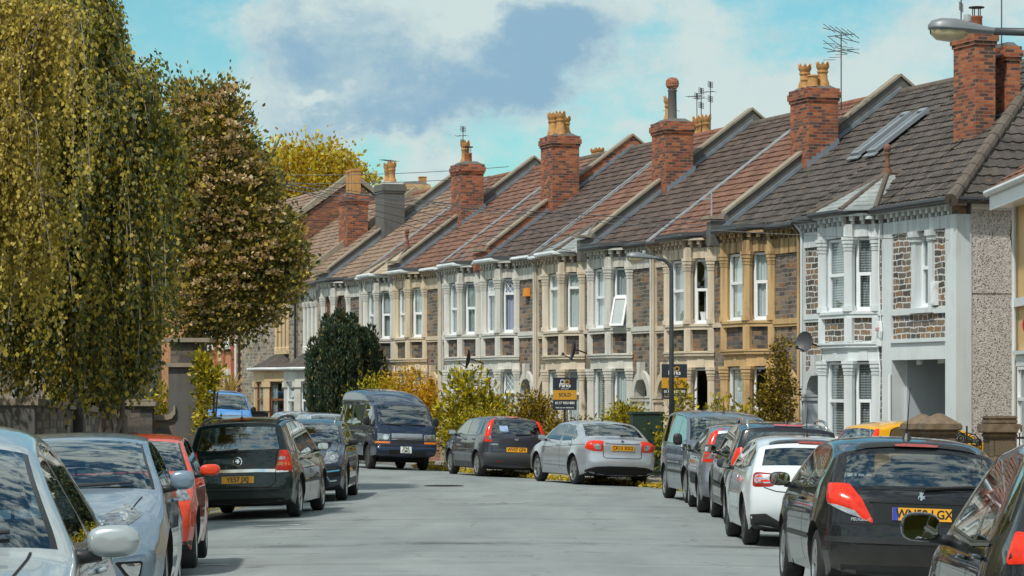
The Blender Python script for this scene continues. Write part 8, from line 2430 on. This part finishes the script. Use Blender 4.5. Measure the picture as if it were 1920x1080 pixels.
# ---------------------------------------------------------------- walls, gate piers, street furniture
WALLST = stone_mat('garden_stone', [(.20, .175, .15), (.29, .25, .205), (.14, .13, .12), (.35, .30, .23), (.25, .17, .11), (.31, .29, .26)], (.17, .155, .135), bw=.26, rh=.12)
def quadbox(mb, a, b, w, za0, za1, zb0, zb1):
    """wall from plan point a to b (width w), bottom / top heights at either end"""
    a, b = Vector((*a, 0)), Vector((*b, 0)); e = (b - a).normalized(); n = Vector((-e.y, e.x, 0)) * w / 2
    vs = []
    for (p, z0, z1) in ((a, za0, za1), (b, zb0, zb1)):
        for z in (z0, z1): vs += [p - n + Vector((0, 0, z)), p + n + Vector((0, 0, z))]
    mb.add(vs, [(0, 2, 3, 1), (4, 5, 7, 6), (0, 1, 5, 4), (2, 6, 7, 3), (0, 4, 6, 2), (1, 3, 7, 5)])
def left_walls():
    r = empty('stone_wall', (-7.6, 46.5, 0), 0, "rubble stone garden wall with stone coping under the birches", 'wall')
    o = Vector((-7.6, 46.5, 0)); L = lambda x, y: (x - o.x, y - o.y)
    mb = MB(); quadbox(mb, L(-7.6, 46.7), L(-7.35, 55.7), .36, -.2, 1.80, -.2, 1.57); mb.build('wall', WALLST, r)
    mb = MB(); quadbox(mb, L(-7.6, 46.45), L(-7.35, 55.75), .46, 1.802, 1.91, 1.572, 1.68); quadbox(mb, L(-7.83, 46.69), L(-10.5, 46.69), .5, 1.80, 1.91, 1.83, 1.94); mb.build('coping', COPING, r)
    mb = MB(); quadbox(mb, L(-7.43, 46.65), L(-10.5, 46.65), .34, -.2, 1.795, -.2, 1.82); mb.build('rendered_end', CEMENT, r)
    def pier(x, y, w, z, label, mat, capm, cap_h=.1, name='gate_pier', over=.08):
        q = empty(name, (x, y, 0), .05, label, 'gate pier', 'gate piers by the pavements')
        mb = MB(); mb.box(-w / 2, w / 2, -w / 2, w / 2, -.2, z - cap_h); mb.build('shaft', mat, q)
        mb = MB(); mb.box(-w / 2 - over, w / 2 + over, -w / 2 - over, w / 2 + over, z - cap_h + .002, z); mb.box(-w / 2 - over * .4, w / 2 + over * .4, -w / 2 - over * .4, w / 2 + over * .4, z, z + .04); mb.build('cap', capm, q, bevel=.015)
        return q
    dk = stone_mat('dark_pier_stone', [(.10, .09, .08), (.15, .13, .11), (.08, .075, .07), (.19, .16, .13)], (.10, .09, .08), bw=.34, rh=.17)
    pier(-7.2, 57.2, .66, 1.84, "dark square gate pier with a flat cap and a small white notice", dk, COPING)
    p2 = pier(-7.55, 56.3, .30, 1.80, "narrow gate pier with a red and white notice at the end of the stone wall", CEMENT, COPING)
    mb = MB(); mb.box(-.09, .11, -.175, -.158, 1.06, 1.62); n = mb.build('notice', simple('notice_white', (.70, .72, .72), .5), p2)
    mb = MB(); mb.box(-.08, .10, -.178, -.1755, 1.28, 1.60); mb.build('notice_panel', simple('notice_red', (.55, .09, .05), .5), n)
    mb = MB()
    for k in range(5): mb.box(-.06, .08, -.1795, -.1785, 1.33 + k * .05, 1.345 + k * .05)
    mb.build('lettering', simple('notice_white', (.70, .72, .72), .5), n)
    # dark flat-roofed store behind the wall
    s = empty('garden_store', (-8.2, 58.2, 0), 0, "dark flat-roofed store behind the left stone wall", 'shed')
    mb = MB(); mb.box(-.6, .55, -.5, .6, -.2, 1.82); mb.build('wall', simple('dark_timber', (.045, .04, .037), .8, var=.3), s)
    mb = MB(); mb.box(-.72, .68, -.62, .7, 1.822, 1.97); mb.build('roof', simple('dark_felt', (.05, .045, .043), .8, var=.3), s)
    # swept wall up to the tall pier
    t = empty('stone_wall', (-6.9, 57.6, 0), 0, "stone wall with a coping that sweeps up to the tall pier", 'wall')
    mb = MB(); mb.box(.0, .42, -.15, .15, -.2, 1.48); mb.build('wall', WALLST, t)
    pts = [(0, 1.482), (.25, 1.482), (.36, 1.51), (.43, 1.60), (.43, 1.76), (.40, 1.76), (.38, 1.66), (.32, 1.60), (.22, 1.58), (0, 1.58)]
    mb = MB(); mb.prism(pts, lambda p: (p[0], -.22, p[1]), lambda p: (p[0], .22, p[1])); mb.build('coping', COPING, t)
    q = empty('gate_pier', (-6.27, 57.75, 0), .0, "tall stone pier with a projecting cap, hung with the golden climber", 'gate pier', 'gate piers by the pavements')
    mb = MB(); mb.box(-.34, .20, -.30, .30, -.2, 2.50); mb.build('shaft', CEMENT, q)
    mb = MB(); mb.box(.202, .36, -.33, .30, -.2, 2.50); mb.build('stone_edge', WALLST, q)
    mb = MB(); mb.box(-.40, .42, -.38, .36, 2.502, 2.58); mb.box(-.42, .46, -.40, .38, 2.98, 3.06); mb.build('cap', COPING, q)
    mb = MB(); mb.box(-.30, .34, -.30, .30, 2.582, 2.978); mb.build('pier_block', dk, q)
    mb = MB(); mb.box(-.02 - .85, .05 - .85, -.42, -.41, 1.30, 1.62); mb.build('notice', simple('notice_white', (.70, .72, .72), .5), q)
    # shaded stone villa behind the birches
    v = empty('stone_villa', (-14.0, 66, 0), 0, "shaded stone villa wall glimpsed under the birch twigs", 'house')
    mb = MB(); mb.box(-9, 5.2, -.3, 0, -.3, 6.2); mb.box(4.9, 5.2, 0, 9, -.3, 6.2); mb.build('wall', STONE_L, v)
    mb = MB(); mb.add([(-9.3, -.6, 6.1), (5.5, -.6, 6.1), (5.5, 5, 9.4), (-9.3, 5, 9.4)], [(0, 1, 2, 3)]); mb.add([(-9.3, 10, 6.1), (5.5, 10, 6.1), (5.5, 5, 9.4), (-9.3, 5, 9.4)], [(0, 1, 2, 3)]); mb.build('roof', TILES['dark'], v, recalc=False)
    for x in (-6, -3, 0, 3): make_window(v, None, (0, -.42), Vector((1, 0, 0)), Vector((0, -1, 0)), x, x + 1.1, .9, 2.5, {'mid': .5}, 'none')
left_walls()

def pier_caps():
    for (x, y, z, w, label, kind) in ((7.52, 52.6, 1.64, .50, "nearer stone gate pier with a pyramid cap in front of the yellow car", 'p'), (7.50, 54.6, 1.62, .50, "stone gate pier with a pyramid cap just behind the nearer one", 'p'), (8.52, 52.2, 1.60, .46, "stone gate pier with a heavy flat moulded cap beside the iron railings", 'f')):
        q = empty('gate_pier', (x, y, 0), .1, label, 'gate pier', 'gate piers by the pavements')
        mb = MB(); a = w / 2; mb.box(-a, a, -a, a, -.2, z - .38); mb.build('shaft', stone_mat('mossy_ashlar', [(.17, .135, .10), (.23, .185, .135), (.13, .105, .08)], (.09, .075, .06), bw=.6, rh=.3), q)
        st = simple('mossy_cap_stone', (.20, .150, .105), .9, var=.5, scale=7, bump=.5)
        mb = MB(); b = a + .03; c = a + .09
        mb.box(-b, b, -b, b, z - .378, z - .30)
        if kind == 'p':
            mb.box(-c, c, -c, c, z - .298, z - .18)
            mb.add([(-c + .02, -c + .02, z - .18), (c - .02, -c + .02, z - .18), (c - .02, c - .02, z - .18), (-c + .02, c - .02, z - .18), (-.05, -.05, z), (.05, -.05, z), (.05, .05, z), (-.05, .05, z)], [(0, 1, 5, 4), (1, 2, 6, 5), (2, 3, 7, 6), (3, 0, 4, 7), (4, 5, 6, 7)])
        else:
            mb.box(-c, c, -c, c, z - .298, z - .14); mb.box(-b, b, -b, b, z - .14, z - .06); mb.box(-c + .06, c - .06, -c + .06, c - .06, z - .06, z)
        mb.build('cap', st, q, bevel=.02)
    # wrought iron gate and railings
    gq = empty('iron_gate', (7.98, 52.4, 0), 0, "black wrought iron gate with scrolls between the stone piers", 'gate')
    mb = MB()
    for k in range(-3, 4): mb.tube([(k * .085, 0, .1), (k * .085, 0, 1.12 if k else 1.42)], .010 if k else .016, 6)
    for z in (.15, .6, 1.08): mb.tube([(-.27, 0, z), (.27, 0, z)], .012, 6)
    for sg in (1, -1):
        for (cx, cz, r0) in ((.10, 1.20, .075), (.20, 1.13, .055)):
            mb.tube([(sg * cx + (r0 * (1 - t * .8)) * math.cos(sg * (t * 9) + 1.57), 0, cz + (r0 * (1 - t * .8)) * math.sin(sg * t * 9 + 1.57)) for t in np.linspace(0, 1, 22)], .010, 5)
        mb.tube([(0, 0, 1.30), (sg * .14, 0, 1.27), (sg * .27, 0, 1.12)], .010, 5)
    mb.build('ironwork', IRON, gq)
    rq = empty('iron_railing', (9.0, 51.8, 0), 0, "iron railing with pale finials beside the flat-capped pier", 'railing')
    mb = MB()
    for k in range(9): mb.tube([(-.2 + k * .13, 0, .3), (-.2 + k * .13, 0, 1.30)], .012, 6)
    for z in (.5, 1.2): mb.box(-.25, 1.0, -.012, .012, z, z + .04)
    mb.build('bars', IRON, rq)
    mb = MB()
    for k in range(9): mb.lathe([(.016, 0), (.03, .02), (.018, .05), (.002, .09)], (-.2 + k * .13, 0, 1.29), 8)
    mb.build('finial', simple('pale_finial', (.55, .57, .57), .5), rq)
    w = empty('garden_wall', (8.05, 53.6, 0), 0, "low stone wall joining the pyramid-capped gate piers", 'wall', 'low front garden walls')
    mb = MB(); mb.box(-.72, -.40, -.72, .72, -.2, .72); mb.build('wall', WALLST, w); mb = MB(); mb.box(-.76, -.36, -.72, .72, .722, .80); mb.build('coping', COPING, w)
pier_caps()

def garden_walls():
    bw = brick_mat('garden_brick', [(.33, .13, .08), (.26, .10, .07), (.38, .17, .10)], (.3, .25, .2))
    names = [(7.65, 0, 'weathered ochre house'), (12.3, 1, 'sandy house right of the lamp post'), (16.95, 0, 'house with the tilted pane'), (21.6, 1, 'sandy house behind the free-standing sold board'), (26.25, 0, 'house with the orange alarm box'), (30.9, 1, 'house left of the lattice windows'), (35.55, 0, 'sandy house behind the orange bush'), (40.2, 1, 'house behind the yew')]
    for k, (s, fl, nm) in enumerate(names):
        r = empty('garden_wall', tpos(s, 2.1), TROT, "low brick front wall with stone coping outside the " + nm, 'wall', 'low front garden walls')
        a, b = (1.6, 4.62) if not fl else (.03, 3.05)
        mb = MB(); mb.box(a, b, -.11, .11, -.2, .78); mb.build('wall', bw if k % 2 == 0 else WALLST, r)
        mb = MB(); mb.box(a, b, -.15, .15, .782, .86); mb.build('coping', COPING, r)
        e = a + .18 if not fl else b - .18
        mb = MB(); mb.box(e - .2, e + .2, -.2, .2, -.2, 1.0); mb.box(e - .25, e + .25, -.25, .25, 1.002, 1.09); mb.build('end_pier', COPING, r)
garden_walls()

# ---- street lamps
LAMPG = simple('lamp_grey', (.20, .215, .23), .45, .3, var=.1)
POSTG = simple('post_grey', (.065, .072, .082), .5, .2, var=.15)
def lamp_head(root, o, d, L=.68, tilt=.06):
    """cobra head: o is the spigot end, d the direction of the arm"""
    d = Vector(d).normalized(); s = Vector((-d.y, d.x, 0)).normalized(); u = Vector((0, 0, 1)); d2 = (d + u * tilt).normalized()
    rows_t, rows_b = [], []
    prof = [(0, .035, .035, .03), (.15, .055, .045, .03), (.35, .085, .075, .035), (.6, .125, .105, .04), (.82, .13, .10, .04), (.95, .10, .07, .035), (1.0, .05, .03, .02)]
    mb = MB(); rows = []
    for (t, w, h, b) in prof:
        c = Vector(o) + d2 * (t * L); row = []
        for k in range(17):
            a = 2 * math.pi * k / 16; y = math.cos(a); z = math.sin(a)
            row.append(c + s * (w * math.copysign(abs(y) ** .8, y)) + u * ((h if z > 0 else b) * math.copysign(abs(z) ** .8, z)))
        rows.append(row)
    mb.grid(rows); mb.add(rows[-1][:16], [tuple(range(16))]); mb.add(rows[0][:16], [tuple(range(16))])
    hd = mb.build('lamp_head', LAMPG, root, smooth=True)
    mb = MB(); rows = []
    for (t, w, b) in ((.42, .06, .045), (.5, .095, .085), (.7, .11, .115), (.88, .10, .105), (.97, .06, .05)):
        c = Vector(o) + d2 * (t * L) - u * .02
        rows.append([c + s * (w * math.cos(a)) - u * (b * math.sin(a)) for a in np.linspace(0, math.pi, 11)])
    mb.grid(rows); mb.build('lens', simple('lamp_lens', (.52, .43, .27), .15, coat=.6, var=.25), hd, smooth=True, recalc=False)
    mb = MB(); c = Vector(o) + d2 * (.42 * L) + u * .08; mb.lathe([(.04, 0), (.04, .03), (.035, .07), (.0, .075)], tuple(c), 12); mb.build('photocell', simple('photocell_grey', (.35, .37, .38), .4), hd)
def street_lamp(x, y, H, reach, label, z0=.12, dirx=-1):
    r = empty('street_lamp', (x, y, gz(kerbR(y), y) + z0), 0, label, 'street lamp', 'street lamps')
    h = H - (gz(kerbR(y), y) + z0)
    mb = MB(); mb.tube([(0, 0, -.2), (0, 0, 1.25), (0, 0, 1.30)], [.085, .085, .06], 12)
    R_ = .28
    bend = [(dirx * R_ * (1 - math.cos(a)), 0, h - R_ + R_ * math.sin(a)) for a in np.linspace(0, math.pi / 2 * .97, 9)]
    mb.tube([(0, 0, 1.30), (0, 0, 3)] + bend + [(dirx * (reach - .6), 0, h + .015)], [.058, .052] + [.045] * 9 + [.04], 10)
    mb.build('post', POSTG, r, smooth=True)
    mb = MB(); mb.box(-.06, .06, -.092, -.082, .45, 1.05); mb.build('access_door', POSTG, r)
    lamp_head(r, (dirx * (reach - .62), 0, h + .015), (dirx, 0, 0))
street_lamp(3.47, 65.0, 4.93, .93, "grey street lamp post standing in front of the sandy house, lamp over the road")
street_lamp(5.75, 30.2, 5.62, 1.48, "street lamp head reaching in from the top right corner")

# ---- estate agent boards
NAVY = simple('board_navy', (.022, .030, .042), .45, var=.05)
MUST = simple('board_mustard', (.62, .31, .025), .45, var=.05)
WHT = simple('board_white', (.78, .80, .80), .5, var=.02)
def sold_board(x, y, zc, phone, label, w=.60, post=True):
    r = empty('sale_board', (x, y, .1), R(6), label, 'sign', 'estate agent boards')
    zc -= .1
    h = .82; z0, z1 = zc - h / 2, zc + h / 2
    zb0, zb1 = z0 + .26, z0 + .50
    mb = MB(); mb.box(-w / 2, w / 2, -.012, .012, zb1, z1); mb.box(-w / 2, w / 2, -.012, .012, z0, zb0); b = mb.build('board', NAVY, r)
    mb = MB(); mb.box(-w / 2, w / 2, -.0125, .0125, zb0, zb1); mb.build('band', MUST, b)
    def put(t, z, size, mat, bold=.002, x0=0.0):
        vs, fs = text_mesh(t, size, bold=bold); mb = MB(); mb.add([(x0 + v[0], -.0145, z + v[1]) for v in vs], fs); mb.build('lettering', mat, b, recalc=False)
    put('Parks', zb1 + .115, .135, WHT, .003); put('Estate Agents', zb1 + .035, .035, WHT, .0005)
    put('SOLD', (zb0 + zb1) / 2, .125, NAVY, .003)
    put(phone, z0 + .175, .086, WHT, .002); put('Find me on rightmove', z0 + .06, .052, WHT, .001)
    # monogram: two linked letter bowls
    for (sx, m) in ((-1, WHT), (1, MUST)):
        mb = MB(); c = (sx * .062, z1 - .11); ro, ri = .055, .036
        pts = []
        n = 18
        for (rr_) in (ro, ri): pts.append([(c[0] + rr_ * max(-1, min(1, 1.2 * math.cos(a))), -.0145, c[1] + rr_ * max(-1, min(1, 1.2 * math.sin(a)))) for a in np.linspace(0, 2 * math.pi, n + 1)])
        mb.grid(pts)
        xs = sorted([c[0] - sx * ri, c[0] - sx * ro])
        if sx > 0: mb.add([(xs[0], -.0145, c[1] - .10), (xs[1], -.0145, c[1] - .10), (xs[1], -.0145, c[1]), (xs[0], -.0145, c[1])], [(0, 1, 2, 3)])
        else: mb.add([(xs[0], -.0145, c[1] - .10), (xs[1], -.0145, c[1] - .10), (xs[1], -.0145, c[1]), (xs[0], -.0145, c[1])], [(0, 1, 2, 3)])
        mb.build('emblem', m, b, recalc=False)
    if post:
        mb = MB(); mb.box(-.028, .028, .013, .06, -.3, z1 - .05); mb.build('post', simple('dark_post', (.03, .03, .032), .7), r)
sold_board(1.33, 75.2, 2.00, '0117 9551883', "free-standing navy and mustard sold board above the silver saloon")
sold_board(3.80, 69.9, 2.28, '0117 9551880', "navy and mustard sold board partly hidden behind the lamp post")

# ---- telecom cabinet, trellis, bin, round red sign
def cabinet():
    z0 = gz(kerbR(69.3), 69.3) + .12
    r = empty('utility_cabinet', (3.12, 69.4, z0), R(10), "dark green utility cabinet on the pavement behind the silver saloon", 'cabinet')
    gm = simple('cabinet_green', (.020, .045, .034), .45, var=.2)
    h = 1.58 - z0
    mb = MB(); mb.box(-.36, .36, -.22, .22, .08, h - .06); mb.build('body', gm, r, bevel=.012)
    mb = MB(); mb.box(-.39, .39, -.25, .25, h - .058, h); mb.build('lid', gm, r, bevel=.012)
    mb = MB(); mb.box(-.38, .38, -.24, .24, -.1, .078); mb.build('plinth', simple('concrete', (.22, .21, .2), .9), r)
    for sx in (-1, 1):
        mb = MB(); mb.box(sx * .18 - .165, sx * .18 + .165, -.232, -.2205, .14, h - .12); d = mb.build('door', gm, r)
        mb = MB(); mb.lathe([(.02, 0), (.02, -.02)], (sx * .04, -.232, h * .55), 10, 'y'); mb.build('handle', IRON, d)
cabinet()
def trellis():
    r = empty('trellis_fence', tpos(31.0, 2.3), TROT, "dark diamond trellis fence between the camper van and the tall loose shrub", 'fence')
    mb = MB()
    W, H_ = 2.2, 1.0; z0 = .75
    for c_ in np.arange(-H_, W, .16):
        for sg in (1, -1):
            a, b = (c_, 0.0), (c_ + H_, H_)
            if sg < 0: a, b = (c_, H_), (c_ + H_, 0.0)
            t0 = max(0, (0 - a[0]) / H_); t1 = min(1, (W - a[0]) / H_)
            if t1 <= t0: continue
            p = (a[0] + (b[0] - a[0]) * t0, a[1] + (b[1] - a[1]) * t0); q = (a[0] + (b[0] - a[0]) * t1, a[1] + (b[1] - a[1]) * t1)
            mb.tube([(p[0], .01 * sg, z0 + p[1]), (q[0], .01 * sg, z0 + q[1])], .014, 4)
    dk = simple('dark_timber_stain', (.035, .028, .024), .8)
    mb.build('lattice', dk, r)
    for x in (0, W): 
        mb = MB(); mb.box(x - .04, x + .04, -.04, .04, -.2, z0 + H_ + .1); mb.build('post', dk, r)
    for z in (z0 - .04, z0 + H_):
        mb = MB(); mb.box(.04, W - .04, -.03, .03, z, z + .05); mb.build('rail', dk, r)
trellis()
def bin_():
    r = empty('wheelie_bin', (-8.95, 105.2, .35), R(20), "black wheelie bin by the red brick house, behind the green people carrier", 'bin')
    bm = simple('bin_black', (.016, .016, .017), .5)
    mb = MB(); mb.add([(-.24, -.28, .08), (.24, -.28, .08), (.24, .22, .08), (-.24, .22, .08), (-.30, -.36, 1.0), (.30, -.36, 1.0), (.30, .34, 1.0), (-.30, .34, 1.0)], [(3, 2, 1, 0), (4, 5, 6, 7), (0, 1, 5, 4), (1, 2, 6, 5), (2, 3, 7, 6), (3, 0, 4, 7)]); mb.build('body', bm, r, bevel=.015)
    mb = MB(); mb.box(-.33, .33, -.39, .36, 1.005, 1.06); mb.box(-.26, .26, .36, .42, .98, 1.03); mb.build('lid', bm, r, bevel=.015)
    for sx in (-1, 1):
        mb = MB(); mb.lathe([(.09, -.03), (.1, -.02), (.1, .02), (.09, .03)], (sx * .25, .24, .10), 14, 'x'); mb.build('wheel', TYRE, r)
bin_()
def round_sign():
    r = empty('road_sign', (7.93, 45.2, 0), 0, "round red road sign cut off by the right edge", 'sign')
    mb = MB(); mb.lathe([(.215, 0), (.215, .012)], (0, -.05, 3.02), 30, 'y'); mb.build('disc', simple('sign_red', (.42, .02, .035), .4), r)
    mb = MB(); mb.box(-.14, .14, -.053, -.0505, 2.985, 3.055); mb.build('bar', WHT, r)
    mb = MB(); mb.tube([(0, 0, -.2), (0, 0, 3.25)], .038, 10); mb.build('post', POSTG, r)
round_sign()

# ---- overhead telephone wires
wire_m = simple('wire_grey', (.10, .105, .11), .6)
def wire(a, b, sag, label, r=.008):
    a, b = Vector(a), Vector(b); mb = MB()
    mb.tube([a.lerp(b, t) - Vector((0, 0, sag * 4 * t * (1 - t))) for t in np.linspace(0, 1, 25)], r, 5)
    tag(mb.build('telephone_wire', wire_m), label, 'wire', 'overhead telephone wires')
S = Vector((-7.0, 62.0, 6.55))
wire(S, tpos(.2, .1, 5.1), .25, "lowest telephone wire, running to the pebbledashed corner of the end house")
wire(S + Vector((0, 0, .12)), tpos(5.5, .6, 5.75), .28, "telephone wire ending at the white bay with the slate turret")
wire(S + Vector((0, .1, .2)), tpos(8.2, .2, 5.8), .30, "telephone wire ending on the eaves of the ochre house")
wire(S + Vector((0, .1, .3)), tpos(12.3, .3, 6.2), .30, "telephone wire ending at the thin mast over the gutter")
wire(S + Vector((0, .2, .38)), tpos(17.0, .2, 5.85), .25, "telephone wire ending above the cream white house")
wire(S + Vector((0, .2, .48)), tpos(22.5, .2, 5.9), .22, "telephone wire ending above the house behind the free-standing sold board")
wire(S + Vector((0, .3, .6)), tpos(26.3, .2, 5.95), .2, "telephone wire ending above the house with the orange alarm box")
wire((-12, 110, 10.2), tpos(44, -5, 9.9), .2, "high dark telephone wire crossing the sky left of the chimneys", .012)
wire((-12, 110, 9.9), tpos(43, -4.6, 9.5), .2, "second high telephone wire just under the topmost one", .012)
mb = MB(); mb.tube([(4.7, .32, 5.85), (4.7, .32, 6.95)], .022, 6); mb.tube([(4.7, .32, 6.75), (4.7, .62, 6.72)], .016, 6); mb.build('mast', simple('mast_grey', (.35, .37, .38), .5), rA)
